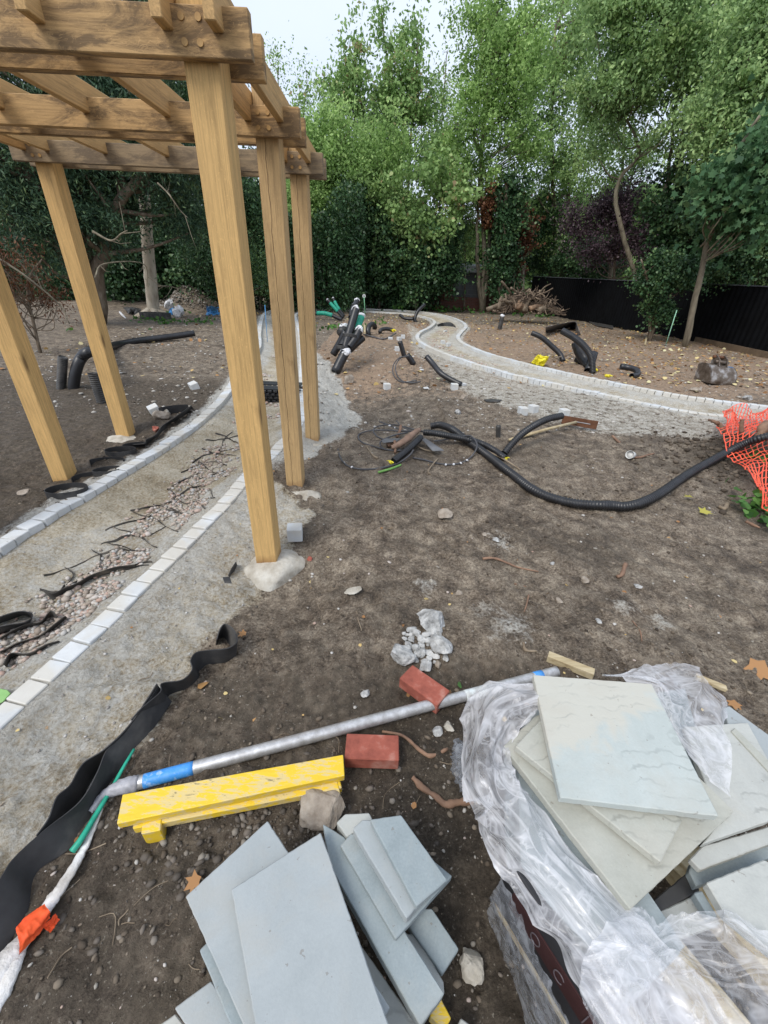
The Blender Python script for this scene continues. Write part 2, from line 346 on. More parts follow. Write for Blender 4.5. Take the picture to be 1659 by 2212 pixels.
# ---- soil
def ground_mat():
    m, n, b = newmat('earth'); v = coords(n, kind='Generated'); g = n.nodes.new('ShaderNodeNewGeometry'); v = g.outputs['Position']
    at = N(n, 'ShaderNodeAttribute', attribute_name='mask'); sep = n.nodes.new('ShaderNodeSeparateColor'); n.links.new(at.outputs['Color'], sep.inputs['Color'])
    at2 = N(n, 'ShaderNodeAttribute', attribute_name='mask2'); sep2 = n.nodes.new('ShaderNodeSeparateColor'); n.links.new(at2.outputs['Color'], sep2.inputs['Color'])
    big = noise(n, v, 1.3, 5, .6); mid = noise(n, v, 9, 6, .65); fine = noise(n, v, 60, 6, .7); vf = noise(n, v, 260, 3, .7)
    soil = ramp(n, [(.36, (.04, .03, .022)), (.45, (.13, .10, .073)), (.52, (.23, .185, .138)), (.62, (.41, .345, .265))]); n.links.new(mixc(n, .5, mid, fine), soil.inputs['Fac'])
    pt = ramp(n, [(.40, (0, 0, 0)), (.62, (1, 1, 1))]); n.links.new(noise(n, v, 1.9, 6, .68, .6), pt.inputs['Fac'])
    dusty = ramp(n, [(.36, (.09, .071, .052)), (.5, (.23, .19, .143)), (.64, (.43, .375, .29))]); n.links.new(mixc(n, .5, mid, fine), dusty.inputs['Fac'])
    soilc = mixc(n, math_(n, 'MULTIPLY', pt.outputs['Color'], .6), soil.outputs['Color'], dusty.outputs['Color'])
    dp = ramp(n, [(.50, (0, 0, 0)), (.64, (1, 1, 1))]); n.links.new(noise(n, v, 1.2, 5, .65, 1.2), dp.inputs['Fac']); soilc = mixc(n, math_(n, 'MULTIPLY', dp.outputs['Color'], .55), soilc, (.06, .047, .036))
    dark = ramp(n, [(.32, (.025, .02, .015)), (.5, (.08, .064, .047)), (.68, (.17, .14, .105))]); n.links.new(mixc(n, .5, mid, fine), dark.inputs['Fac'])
    tan = ramp(n, [(.3, (.17, .115, .075)), (.5, (.31, .22, .15)), (.7, (.44, .34, .24))]); n.links.new(mixc(n, .5, mid, fine), tan.inputs['Fac'])
    cem = ramp(n, [(.28, (.22, .20, .165)), (.42, (.38, .355, .305)), (.54, (.52, .505, .455)), (.72, (.68, .675, .645))])
    n.links.new(mixc(n, .55, mixc(n, .45, mid, noise(n, v, 2.6, 4, .6)), fine), cem.inputs['Fac'])
    fines = ramp(n, [(.30, (.15, .115, .07)), (.43, (.33, .27, .18)), (.54, (.52, .465, .36)), (.68, (.68, .65, .575))]); n.links.new(mixc(n, .55, noise(n, v, 3.2, 5, .65), fine), fines.inputs['Fac'])
    def edge(s, k=.9, lo=.42, hi=.58):
        t = math_(n, 'ADD', s, math_(n, 'MULTIPLY', math_(n, 'SUBTRACT', mixc(n, .5, mid, noise(n, v, 30, 4, .7)), .5), k)); r = ramp(n, [(lo, (0, 0, 0)), (hi, (1, 1, 1))]); n.links.new(t, r.inputs['Fac']); return r.outputs['Color']
    c = mixc(n, edge(sep.outputs['Green'], 1.2), soilc, tan.outputs['Color'])
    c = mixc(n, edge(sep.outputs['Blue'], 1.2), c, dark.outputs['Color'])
    mo = ramp(n, [(.30, (.55, .54, .53)), (.5, (1, 1, 1)), (.70, (1.3, 1.3, 1.3))]); n.links.new(mixc(n, .5, noise(n, v, 120, 4, .75), noise(n, v, 33, 4, .7)), mo.inputs['Fac']); c = mixc(n, .85, c, mo.outputs['Color'], 'MULTIPLY')
    sk = ramp(n, [(.66, (0, 0, 0)), (.70, (1, 1, 1))]); n.links.new(noise(n, v, 95, 2, .5), sk.inputs['Fac']); c = mixc(n, math_(n, 'MULTIPLY', sk.outputs['Color'], .45), c, (.42, .38, .31))
    c = mixc(n, edge(sep2.outputs['Red'], 1.3, .38, .62), c, fines.outputs['Color'])
    c = mixc(n, edge(sep.outputs['Red'], 1.5, .36, .66), c, cem.outputs['Color'])
    n.links.new(c, b.inputs['Base Color'])
    rr = ramp(n, [(.3, (.55,) * 3), (.7, (.95,) * 3)]); n.links.new(mid, rr.inputs['Fac']); n.links.new(rr.outputs['Color'], b.inputs['Roughness']); b.inputs['Specular IOR Level'].default_value = .25
    p = bump(n, b, mid, .7, .05); p = bump(n, b, fine, 1.0, .022, p); bump(n, b, vf, .8, .005, p); return m
MG = ground_mat()

def build_ground():
    def axis(lo, hi, c0, c1, s0, grow, far0, far1):
        core = np.arange(c0, c1, s0); L = [c0]; s = s0
        while L[-1] > lo: s *= grow; L.append(L[-1] - s)
        Rr = [core[-1] + s0]; s = s0
        while Rr[-1] < hi: s *= grow; Rr.append(Rr[-1] + s)
        return np.unique(np.r_[L[::-1], core, Rr, far0, far1])
    xs = axis(-9, 12, -2.4, 2.6, .016, 1.03, np.array([-900, -400, -150, -60, -30, -16]), np.array([20, 35, 70, 160, 400, 900.]))
    ys = axis(-.5, 30, .15, 3.2, .016, 1.013, np.array([-600, -200, -60, -20, -6, -2]), np.array([40, 60, 110, 250, 500, 1200.]))
    X, Y = np.meshgrid(xs, ys); Z, di, do, ins = terrain(X, Y)
    dk = np.minimum(di, do)
    def soft(poly, wd):
        poly = np.array(poly); s_ = np.zeros(X.shape); bb = (X > poly[:, 0].min() - 1) & (X < poly[:, 0].max() + 1) & (Y > poly[:, 1].min() - 1) & (Y < poly[:, 1].max() + 1)
        x_ = X[bb] + .22 * fbm(X[bb] * 4, Y[bb] * 4, 3); y_ = Y[bb] + .22 * fbm(X[bb] * 4 + 40, Y[bb] * 4, 3); dd = segdist(x_, y_, np.vstack([poly, poly[:1]])); i_ = inpoly(x_, y_, poly); s_[bb] = sst(-wd, wd, np.where(i_, dd, -dd)); return s_
    dust = soft(DUST, .09); ha = soft(HAUN, .12); g2 = soft(GREY2, .3)
    cem = np.where(~ins, (1 - sst(.05, .32, dk)) * .75, (1 - sst(.0, .45, dk)) * .35 + .5 * sst(3.5, 7, Y) * (1 - sst(.1, .7, dk)))
    cem = np.maximum(cem, dust * .50 + .12 * dust * (1 - sst(.1, .5, di))); cem = np.maximum(cem, ha * 1.0); cem = np.maximum(cem, g2 * .50)
    P1 = onbase('w', 720, 340); P2 = onbase('w', 800, 400)
    for P, r in ((P1, .12), (P2, .22), (onbase('w', 1300, 385), .1), (onbase('w', 1180, 330), .14), (onbase('w', 520, 260), .12), (onbase('w', 770, 110), .16)):
        cem = np.maximum(cem, .5 * np.exp(-((X - P[0]) ** 2 + (Y - P[1]) ** 2) / r ** 2))
    fines = np.where(ins, .85, 0) + np.where(~ins, .75 * dust, 0); fines = np.maximum(fines, g2 * .5)
    # soft edges for the hand-drawn areas
    right = (X > -1.5) & ~ins
    tan = np.clip(sst(5.2, 6.8, Y) * right * (.62 + .5 * fbm(X * .9, Y * .9, 3)), 0, 1) * (1 - .5 * sst(16, 20, Y)) + .35 * ((X < -2) & (Y > 7))
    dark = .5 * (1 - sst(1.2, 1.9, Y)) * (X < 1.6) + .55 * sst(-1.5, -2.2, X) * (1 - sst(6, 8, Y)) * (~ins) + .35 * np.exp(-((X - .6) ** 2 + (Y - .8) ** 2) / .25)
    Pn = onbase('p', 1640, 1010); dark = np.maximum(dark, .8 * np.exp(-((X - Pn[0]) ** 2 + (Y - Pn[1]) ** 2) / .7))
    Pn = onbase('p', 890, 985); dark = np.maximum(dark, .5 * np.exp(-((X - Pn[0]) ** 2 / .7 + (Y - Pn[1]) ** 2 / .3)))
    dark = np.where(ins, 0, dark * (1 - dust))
    ny, nx = X.shape; I = np.arange(ny * nx).reshape(ny, nx)
    F = np.stack([I[:-1, :-1], I[:-1, 1:], I[1:, 1:], I[1:, :-1]], -1).reshape(-1, 4)
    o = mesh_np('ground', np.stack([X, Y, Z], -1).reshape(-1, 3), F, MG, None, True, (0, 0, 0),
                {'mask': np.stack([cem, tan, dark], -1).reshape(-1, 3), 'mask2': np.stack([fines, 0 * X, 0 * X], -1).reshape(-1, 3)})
    setp(o, None, None, None, 'structure')
build_ground()

# ------------------------------------------------------------------ wood
def wood(name, axis, base, dark, stain=.5, crack=None, foot=False, sc=1.0, grey=None):
    m, n, b = newmat(name); st = [14 * sc, 14 * sc, 14 * sc]; st[axis] = 1.1 * sc; v = coords(n, tuple(st)); vo = coords(n)
    g1 = noise(n, v, 2.2, 6, .6, 1.2); g2 = noise(n, v, 9, 4, .6, .4)
    r = ramp(n, [(.28, tuple(x * .66 for x in base)), (.5, base), (.72, tuple(min(1, x * 1.22) for x in base))]); n.links.new(mixc(n, .4, g1, g2), r.inputs['Fac'])
    c = r.outputs['Color']
    s = noise(n, coords(n, tuple(2.2 if i == axis else 8.0 for i in range(3))), 1.5, 7, .7, .9); rs = ramp(n, [(.62 - .17 * stain, (0, 0, 0)), (.72 - .16 * stain, (1, 1, 1))]); n.links.new(mixc(n, .22, s, g1), rs.inputs['Fac'])
    c = mixc(n, math_(n, 'MULTIPLY', rs.outputs['Color'], .3 + .45 * stain), c, dark)
    # ray flecks of quartered oak
    vv = coords(n, tuple(3.5 if i == axis else 9 for i in range(3))); wv = noise(n, vv, 3.0, 2, .5, 2.2)
    fl = math_(n, 'LESS_THAN', math_(n, 'ABSOLUTE', math_(n, 'SUBTRACT', wv, .52)), .009); c = mixc(n, math_(n, 'MULTIPLY', fl, .28), c, tuple(min(1, x * 1.5) for x in base))
    h = g2; kv = N(n, 'ShaderNodeTexVoronoi', Scale=1.0); n.links.new(coords(n, tuple(1.1 if i == axis else 4.5 for i in range(3))), kv.inputs['Vector']); kr = ramp(n, [(.05, (1, 1, 1)), (.085, (.3, .3, .3)), (.12, (0, 0, 0))]); n.links.new(kv.outputs['Distance'], kr.inputs['Fac']); c = mixc(n, math_(n, 'MULTIPLY', kr.outputs['Color'], .75), c, (.13, .07, .03))
    gr = ramp(n, [(.42, (1, 1, 1)), (.47, (0, 0, 0))]); n.links.new(noise(n, coords(n, tuple(.5 if i == axis else 60 for i in range(3))), 2.0, 3, .5), gr.inputs['Fac']); c = mixc(n, math_(n, 'MULTIPLY', gr.outputs['Color'], .22), c, tuple(x * .35 for x in base))
    if crack is not None:
        sp = n.nodes.new('ShaderNodeSeparateXYZ'); n.links.new(vo, sp.inputs[0]); wz = noise(n, coords(n, (0.01, 0.01, 2.2)), 1.6, 4, .6)
        dx = math_(n, 'ABSOLUTE', math_(n, 'SUBTRACT', sp.outputs[0], math_(n, 'ADD', math_(n, 'MULTIPLY', math_(n, 'SUBTRACT', wz, .5), .05), crack)))
        wd = math_(n, 'MULTIPLY', noise(n, coords(n, (.01, .01, 3)), 2.5, 3), .0042); k = math_(n, 'LESS_THAN', dx, wd); c = mixc(n, math_(n, 'MULTIPLY', k, .8), c, (.05, .028, .012))
    if foot:
        sp = n.nodes.new('ShaderNodeSeparateXYZ'); n.links.new(vo, sp.inputs[0]); f = ramp(n, [(.02, (1, 1, 1)), (.11, (0, 0, 0))]); n.links.new(math_(n, 'ADD', sp.outputs[2], math_(n, 'MULTIPLY', noise(n, vo, 22, 4), .06)), f.inputs['Fac'])
        c = mixc(n, math_(n, 'MULTIPLY', f.outputs['Color'], .85), c, (.16, .06, .022))
    if grey: c = mixc(n, grey, c, (.20, .18, .15))
    n.links.new(c, b.inputs['Base Color']); b.inputs['Roughness'].default_value = .68; b.inputs['Specular IOR Level'].default_value = .3
    bump(n, b, h, .25, .004); return m
OAK = (.60, .385, .155); DK = (.085, .055, .032)
WP0 = wood('oak_post', 2, OAK, (.30, .17, .065), .25, foot=True)
WP1 = wood('oak_post_split', 2, (.50, .335, .16), (.25, .15, .07), .45, crack=-.012, foot=True)
WBM = wood('oak_beam', 0, (.51, .325, .145), DK, 1.05)
WBF = wood('oak_beam_aged', 0, (.34, .24, .13), DK, 1.0, grey=.25)
WRF = wood('oak_rafter', 1, (.55, .35, .15), (.16, .10, .05), .5)
WPG = simple('oak_peg', (.52, .33, .13), (.36, .21, .08), 20, .6)

# ------------------------------------------------------------------ pergola (one frame: everything pegged together)
def build_pergola():
    PG = empty('pergola', (-1.7, 3.2, 0), 'large green oak pergola frame with doubled beams and pegged joints over the gravel path', 'pergola')
    w_, XR, XL = .135, -.787, -2.775; YS = [2.169, 3.148, 4.126]; zb, zt = 2.167, 2.300
    for i, (x, y, b, m) in enumerate([(XR, YS[0], -.175, WP0), (XR, YS[1], -.11, WP1), (XR, YS[2], -.06, WP1), (XL, YS[0], -.2, WP0), (XL, YS[1], -.16, WP0), (XL, YS[2], -.13, WP0)]):
        V, F = box((x + w_ / 2, y + w_ / 2, (b + 2.405) / 2), (w_, w_, 2.405 - b), .005); o = mesh_np('post', V, F, m, PG, origin=(x + w_ / 2, y + w_ / 2, b)); fix_normals(o)
        bt = MB()
    for i, y in enumerate(YS):
        for k, yy in enumerate((y - .044, y + w_ + .002)):
            L = 2.39; V, F = box((-1.7125, yy + .021, (zb + zt) / 2), (L, .042, zt - zb), .003); o = mesh_np('beam', V, F, WBF if i == 2 else WBM, PG, origin=(-1.7125 + random.uniform(-.1, .1), yy + .02, zb + random.uniform(-.3, .3))); fix_normals(o)
        for x0 in (XR, XL):
            for px in (.033, .092):
                for pz in (.038, .102):
                    c = np.array([x0 + px + random.uniform(-.004, .004), y - .044, zb + pz]); V, F = tube([c + (0, -.004, 0), c + (0, .02, 0)], .0115, 12); o = mesh_np('peg', V, F, WPG, PG); fix_normals(o)
    first = None
    for xr in (-.609, -.789, -1.24, -1.691, -2.16, -2.599, -2.777):
        if first is None:
            V, F = box((0, 0, 0), (.040, 2.42 + .0, .135), .003); y0 = 2.04 + 1.21
            # notched ends: a plumb cut rafter sitting half over the beams
            first = mesh_np('rafter', V + np.array((xr - .02, y0, 2.300)), F, WRF, PG, origin=(xr - .02, y0, 2.300)); fix_normals(first)
        else:
            o = first.copy(); COL.objects.link(o); o.parent = PG; o.location = first.location + Vector((xr + .609 + 0, random.uniform(-.004, .004), 0))
build_pergola()

# ------------------------------------------------------------------ stone, concrete, plastic, metal materials
def stone(name, a, b_, tanc=None, ripple=0.0, rough=.75, split=False):
    m, n, b = newmat(name); v = coords(n); f1 = noise(n, v, 5, 6, .6, .6); f2 = noise(n, v, 160, 4, .7); r = ramp(n, [(.35, b_), (.65, a)]); n.links.new(mixc(n, .3, f1, f2), r.inputs['Fac']); c = r.outputs['Color']
    if tanc is not None:
        f = ramp(n, [(.46, (0, 0, 0)), (.54, (1, 1, 1))]); sp_ = n.nodes.new('ShaderNodeSeparateXYZ'); n.links.new(v, sp_.inputs[0])
        n.links.new(math_(n, 'ADD', math_(n, 'ADD', math_(n, 'MULTIPLY', sp_.outputs[1], 1.2), math_(n, 'MULTIPLY', sp_.outputs[0], -.55)), math_(n, 'ADD', .20, math_(n, 'MULTIPLY', noise(n, v, 7, 4, .6, .8), .6))) if split else noise(n, v, 2.1, 3, .5, .8), f.inputs['Fac']); c = mixc(n, math_(n, 'MULTIPLY', f.outputs['Color'], .85), c, tanc)
    du = ramp(n, [(.48, (0, 0, 0)), (.66, (1, 1, 1))]); n.links.new(noise(n, v, 2.7, 6, .7, .5), du.inputs['Fac']); c = mixc(n, math_(n, 'MULTIPLY', du.outputs['Color'], .30), c, (.40, .36, .29))
    sp2 = math_(n, 'LESS_THAN', noise(n, v, 55, 3, .6), .30); c = mixc(n, math_(n, 'MULTIPLY', sp2, .45), c, (.16, .13, .10))
    p = bump(n, b, mixc(n, .5, f1, f2), .25, .004)
    if ripple:
        wv = N(n, 'ShaderNodeTexWave', Scale=9, Distortion=9, Detail=3); wv.wave_type = 'RINGS'; wv.inputs['Detail Scale'].default_value = 1.2; n.links.new(v, wv.inputs['Vector'])
        f = ramp(n, [(.0, (1, 1, 1)), (.14, (0, 0, 0))]); n.links.new(wv.outputs['Fac'], f.inputs['Fac'])
        g = ramp(n, [(.5, (0, 0, 0)), (.66, (1, 1, 1))]); n.links.new(noise(n, v, 7, 4, .6), g.inputs['Fac']); k = math_(n, 'MULTIPLY', f.outputs['Color'], g.outputs['Color'])
        c = mixc(n, math_(n, 'MULTIPLY', k, .6 * ripple), c, tuple(x * .45 for x in b_)); bump(n, b, wv.outputs['Fac'], .12 * ripple, .003, p)
    n.links.new(c, b.inputs['Base Color']); b.inputs['Roughness'].default_value = rough; b.inputs['Specular IOR Level'].default_value = .35; return m
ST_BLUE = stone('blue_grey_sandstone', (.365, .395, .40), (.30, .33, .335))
ST_BLUE2 = stone('blue_grey_sandstone_dark', (.32, .365, .375), (.21, .25, .26))
ST_TAN = stone('buff_sandstone', (.44, .445, .395), (.34, .345, .30), None, .7)
ST_MIX = stone('two_tone_sandstone', (.47, .51, .49), (.39, .43, .41), (.49, .475, .41), .6, split=True)
ST_PALE = stone('pale_sandstone', (.48, .49, .455), (.38, .39, .365), None, .7)
SETT = stone('granite_sett', (.62, .64, .645), (.48, .50, .505), (.55, .53, .475))
CONC = simple('concrete', (.44, .41, .35), (.27, .24, .19), 9, .9, .8, 26, c3=(.56, .54, .48), bd=.015)
CONCD = simple('rough_concrete', (.40, .35, .29), (.22, .18, .14), 14, .9, .8, 26, bd=.012)
CHALK = simple('broken_chalky_concrete', (.46, .46, .445), (.17, .17, .165), 16, .9, 1.0, 34, bd=.02, c3=(.66, .66, .64))
BRICKM = simple('red_brick', (.33, .095, .065), (.20, .055, .038), 11, .9, .9, 45, c3=(.46, .24, .19), bd=.004)
BLK = simple('black_plastic', (.022, .023, .026), (.012, .012, .013), 12, .38, .08, 60, spec=.5)
BLKD = simple('dusty_black_plastic', (.055, .053, .05), (.022, .022, .023), 7, .5, .1, 60, spec=.45, c3=(.11, .10, .09))
RUBB = simple('black_edging_strip', (.040, .040, .041), (.022, .022, .023), 5, .55, .15, 80, spec=.35, c3=(.10, .095, .088))
GREYS = simple('grey_strip', (.13, .13, .135), (.07, .07, .072), 5, .5, .1, 60, c3=(.19, .19, .19))
MUDS = simple('mud_smeared_strip', (.07, .065, .058), (.035, .033, .031), 9, .75, .3, 50, spec=.2, c3=(.20, .175, .14))
CABLE = simple('grey_cable', (.10, .10, .105), (.05, .05, .055), 9, .5, .05)
GREENP = simple('green_duct', (.03, .42, .27), (.02, .25, .17), 14, .45, .1, 40)
YEL = simple('yellow_tape', (.80, .70, .03), (.6, .5, .02), 9, .45, .3, 30)
WHITEP = simple('white_plastic', (.75, .76, .78), (.5, .5, .5), 20, .45, .3, 30)
BLUEP = simple('blue_plastic_sheet', (.10, .36, .68), (.05, .22, .5), 12, .4, .4, 20)
ORAN = simple('orange_mesh_plastic', (.85, .13, .06), (.7, .07, .035), 6, .45, .1, 60)
ORAT = simple('orange_cloth', (.9, .13, .03), (.75, .08, .02), 10, .7, .3, 40)
def scaff_mat():
    m, n, b = newmat('galvanised_tube'); v = coords(n); f = noise(n, v, 25, 6, .7); r = ramp(n, [(.3, (.34, .33, .32)), (.6, (.58, .58, .58)), (.75, (.75, .75, .75))]); n.links.new(f, r.inputs['Fac'])
    n.links.new(r.outputs['Color'], b.inputs['Base Color']); b.inputs['Metallic'].default_value = .55; b.inputs['Roughness'].default_value = .42; bump(n, b, f, .15, .002); return m
GALV = scaff_mat()
BLUEPT = simple('blue_paint', (.05, .28, .72), (.10, .33, .70), 30, .4, .3, 40, c3=(.55, .68, .8))
WHITEPT = simple('worn_white_paint', (.66, .72, .72), (.40, .40, .39), 30, .5, .3, 40)
STEEL = simple('worn_bucket_steel', (.16, .13, .105), (.07, .05, .035), 8, .5, .4, 40, metal=.5, c3=(.42, .41, .40), stretch=(1, 1, 1))
RUST = simple('rusty_steel', (.16, .07, .035), (.09, .04, .02), 20, .8, .4, 50)
TIMB = simple('sawn_timber', (.46, .38, .23), (.30, .22, .12), 5, .8, .3, 40, stretch=(1, 8, 8), c3=(.56, .48, .33))
BARK = simple('bark', (.17, .13, .09), (.08, .06, .04), 9, .9, .8, 25, stretch=(1, 1, .3), c3=(.26, .22, .17), bd=.02)
MIDBARK = simple('mid_bark', (.20, .17, .12), (.10, .085, .06), 7, .9, .7, 22, stretch=(1, 1, .3), c3=(.30, .27, .19), bd=.015)
PALEBARK = simple('pale_bark', (.48, .42, .33), (.28, .23, .17), 6, .9, .6, 20, stretch=(1, 1, .3), c3=(.52, .47, .38), bd=.015)
STICKM = simple('brown_stick', (.28, .17, .11), (.15, .09, .06), 12, .8, .4, 50)
TWIGM = simple('dry_twig', (.30, .24, .17), (.16, .12, .08), 12, .8, .2, 50)
def tintmat(name, stops, rough=.85, bs=.3, bsc=60, spec=.3):
    m, n, b = newmat(name); a = N(n, 'ShaderNodeAttribute', attribute_name='tint'); r = ramp(n, stops); n.links.new(a.outputs['Fac'], r.inputs['Fac']); g = n.nodes.new('ShaderNodeNewGeometry')
    f = noise(n, g.outputs['Position'], 90, 4, .7); c = mixc(n, .35, r.outputs['Color'], mixc(n, 1.0, r.outputs['Color'], f, 'MULTIPLY')); n.links.new(c, b.inputs['Base Color'])
    b.inputs['Roughness'].default_value = rough; b.inputs['Specular IOR Level'].default_value = spec; bump(n, b, f, bs, .003); return m
GRAV = tintmat('river_gravel', [(0, (.26, .22, .18)), (.25, (.44, .36, .29)), (.45, (.54, .49, .43)), (.62, (.48, .32, .25)), (.8, (.60, .575, .53)), (1, (.36, .36, .35))], .7)
PEBB = tintmat('mixed_pebbles', [(0, (.10, .085, .07)), (.35, (.20, .17, .14)), (.6, (.38, .35, .30)), (.85, (.62, .60, .56)), (1, (.45, .27, .19))], .75)
CLOD = tintmat('soil_clods', [(0, (.05, .038, .028)), (.5, (.15, .12, .09)), (1, (.30, .25, .19))], .95)
CRUSH = tintmat('crushed_stone', [(0, (.26, .24, .21)), (.5, (.45, .43, .40)), (1, (.66, .65, .62))], .9)
def stainlike(name, base, edge, soilc):
    m, n, b = newmat(name); v = coords(n); f = ramp(n, [(.37, (.25, .20, .10)), (.41, edge), (.475, edge), (.505, base), (.7, tuple(x * .9 for x in base))]); n.links.new(mixc(n, .55, noise(n, coords(n, (1.2, 3, 3)), 5, 5, .7, .5), noise(n, coords(n, (6, 20, 20)), 3, 5, .7, .3)), f.inputs['Fac'])
    n.links.new(f.outputs['Color'], b.inputs['Base Color']); b.inputs['Roughness'].default_value = .6; bump(n, b, noise(n, coords(n, (2, 14, 14)), 6, 5, .7), .4, .004); return m
YELW = stainlike('flaking_yellow_paint', (.76, .52, .03), (.64, .50, .21), None)

# ------------------------------------------------------------------ kerbs of setts along both sides of the path
def kerb(name, L, label, sgn):
    P = resample(L, .112); mb = MB(); T = np.gradient(P, axis=0); T /= np.linalg.norm(T, axis=1)[:, None]
    for i in range(len(P) - 1):
        c = (P[i] + P[i + 1]) / 2; t = P[i + 1] - P[i]; ln = np.linalg.norm(t); t = t / ln; nn = np.array([-t[1], t[0]]); z = float(zbase(c[0], c[1])) + KH + random.uniform(-.005, .005)
        a = random.uniform(-.035, .035); ax = np.array([[t[0], t[1], a * .3], [nn[0], nn[1], a], [-a * .3, -a, 1.0]])
        far = c[1] > 9
        V, F = box((c[0], c[1], z - .06), (ln - (.007 if not far else .001), .108 + random.uniform(-.003, .003), .12), .004 if not far else 0, ax); mb.add(V, F, random.random())
    o = mb.build(name, SETT); fix_normals(o); setp(o, label, 'kerb'); return o
kerb('kerb_edging', OUTER, 'pale sett kerb along the outer path edge, passing the feet of the left posts', 1)
kerb('kerb_edging', INNER, 'pale sett kerb along the inner path edge, passing behind the nearest post', 1)

# ------------------------------------------------------------------ footings
def footing(f, x, y, size, seed, label, top, mat=CONC, facets=5):
    P = onz(f, x, y, top); V, F = rock((P[0], P[1], top - size[2] * .45), size, seed, 4, .16, 3, 0.2); V[:, 2] += top - V[:, 2].max(); o = mesh_np('concrete_footing', V, F, mat, None, True); setp(o, label, 'footing', 'concrete pads under the pergola posts')
footing('p', 592, 1202, (.25, .225, .16), 3, 'rounded pale concrete pad under the nearest pergola post', -.145)
footing('p', 654, 1058, (.155, .15, .10), 11, 'broken concrete pad under the middle right pergola post', -.078)
footing('p', 688, 958, (.185, .15, .09), 12, 'concrete pad under the rear right pergola post', -.025)
for (x, y, top, lab, sz, sd_) in [(-2.64, 4.15, -.045, 'concrete pad under the rear left pergola post', (.26, .2, .07), 13), (-2.86, 3.62, -.13, 'loose slab of concrete between the two left pergola posts', (.11, .08, .045), 15)]:
    V, F = rock((x, y, top), sz, sd_, 4, .25, 6, .1); V[:, 2] += top - V[:, 2].max(); o = mesh_np('concrete_footing' if sd_ != 15 else 'concrete_lump', V, F, CONC, None, True); setp(o, lab, 'footing' if sd_ != 15 else 'concrete lump', 'concrete pads under the pergola posts' if sd_ != 15 else None)

# ================================================================== LOOSE THINGS ON THE SITE
def tag1(o, label, cat, group=None, kind=None): return setp(o, label, cat, group, kind)
def gl(f, pts, h=0.0, n=6):
    """smooth line through photo points lying h above the ground (a point may carry its own height)"""
    return catmull([gp(f, p[0], p[1], p[2] if len(p) > 2 else h) for p in pts], n)
# ---- foreground slabs: outline of the top face (photo points at height z), thickness
def slab(f, pts, z, th, mat, label, name='stone_slab', cat='slab', group=None, bv=.0025, ext=None):
    zs = z if isinstance(z, (list, tuple)) else [z] * len(pts)
    P = [onz(f, x, y, zz) for (x, y), zz in zip(pts, zs)]
    if ext: P = ext(P)
    Q_ = []
    for i in range(len(P)):
        a_, b_ = np.array(P[i], float), np.array(P[(i + 1) % len(P)], float); k_ = max(1, int(np.linalg.norm(b_ - a_) / .012)); s_ = np.cross(b_ - a_, [0, 0, 1.0]); s_ /= np.linalg.norm(s_) + 1e-9
        for j_ in range(k_): Q_.append(a_ + (b_ - a_) * j_ / k_ + s_ * (0 if j_ == 0 else random.gauss(0, .00035)))
    P = Q_
    V, F = prism(P, th); o = mesh_np(name, V, F, mat); fix_normals(o); bevel(o, bv, 1); return tag1(o, label, cat, group)
def par(P):      # three corners -> parallelogram
    return [P[0], P[1], P[2], P[0] + P[2] - P[1]]
def rect(P, ln):  # corner, two edge directions; rectangle from corner 1: P[0], P[1], P[2]=P[1]+dir*ln
    a = P[1] - P[0]; d = P[2] - P[1]; d = d / np.linalg.norm(d) * ln; return [P[0], P[1], P[1] + d, P[0] + d]
GL = 'grey sandstone offcuts piled at the bottom of the photo'
slab('a', [(370, 600), (833, 305), (1185, 1300)], .085, .030, ST_BLUE, 'biggest blue grey paving slab lying face up on top of the left stack', group=GL, ext=lambda P: rect(P, .56))
slab('a', [(132, 638), (557, 245), (662, 405)], .050, .028, ST_BLUE, 'blue grey slab just beneath the biggest slab, its corner sticking out toward the yellow timber', group=GL, ext=lambda P: rect(P, .52))
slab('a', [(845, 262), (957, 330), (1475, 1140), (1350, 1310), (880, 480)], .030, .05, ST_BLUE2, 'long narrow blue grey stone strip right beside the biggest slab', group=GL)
slab('a', [(205, 915), (290, 830), (500, 1300)], .018, .028, ST_BLUE2, 'thin edge of a grey slab showing under the second slab on the left', group=GL, ext=lambda P: rect(P, .5))
slab('a', [(75, 1215), (265, 1075), (420, 1290)], -.015, .03, ST_BLUE, 'lower grey slab poking out left at the bottom of the stack', group=GL, ext=lambda P: rect(P, .4))
slab('a', [(-40, 1330), (80, 1245), (200, 1400)], -.06, .03, ST_PALE, 'paler slab lowest at the bottom left of the stack', group=GL, ext=lambda P: rect(P, .35))
slab('a', [(960, 700), (1035, 880), (1400, 1400)], [-.03, -.03, -.03], .028, ST_PALE, 'buff slab lying in the shade under the biggest slab and the narrow strip', group=GL, ext=lambda P: [P[0], P[1], P[2], P[2] + np.array([-.25, -.05, 0]), P[0] + np.array([-.2, -.1, 0])])
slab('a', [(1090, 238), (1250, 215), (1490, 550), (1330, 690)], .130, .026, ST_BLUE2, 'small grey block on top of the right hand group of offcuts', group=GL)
slab('a', [(1000, 285), (1048, 240), (1140, 235), (1330, 690), (1278, 752)], [.10] * 5, .04, ST_BLUE, 'grey offcut directly under the small top block', group=GL, ext=lambda P: [P[0], P[1], P[1] + (P[4] - P[0]) * 0 + np.array([.10, .0, 0]), P[3] + np.array([.06, .05, 0]), P[4]])
slab('a', [(935, 372), (990, 312), (1330, 700), (1222, 860)], [.050, .050, .050, .050], .03, ST_BLUE2, 'narrow offcut sticking out left below the small top block', group=GL, ext=lambda P: [P[0], P[1], P[1] + np.array([.12, .02, 0]), P[2] + np.array([.105, .07, 0]), P[3]])
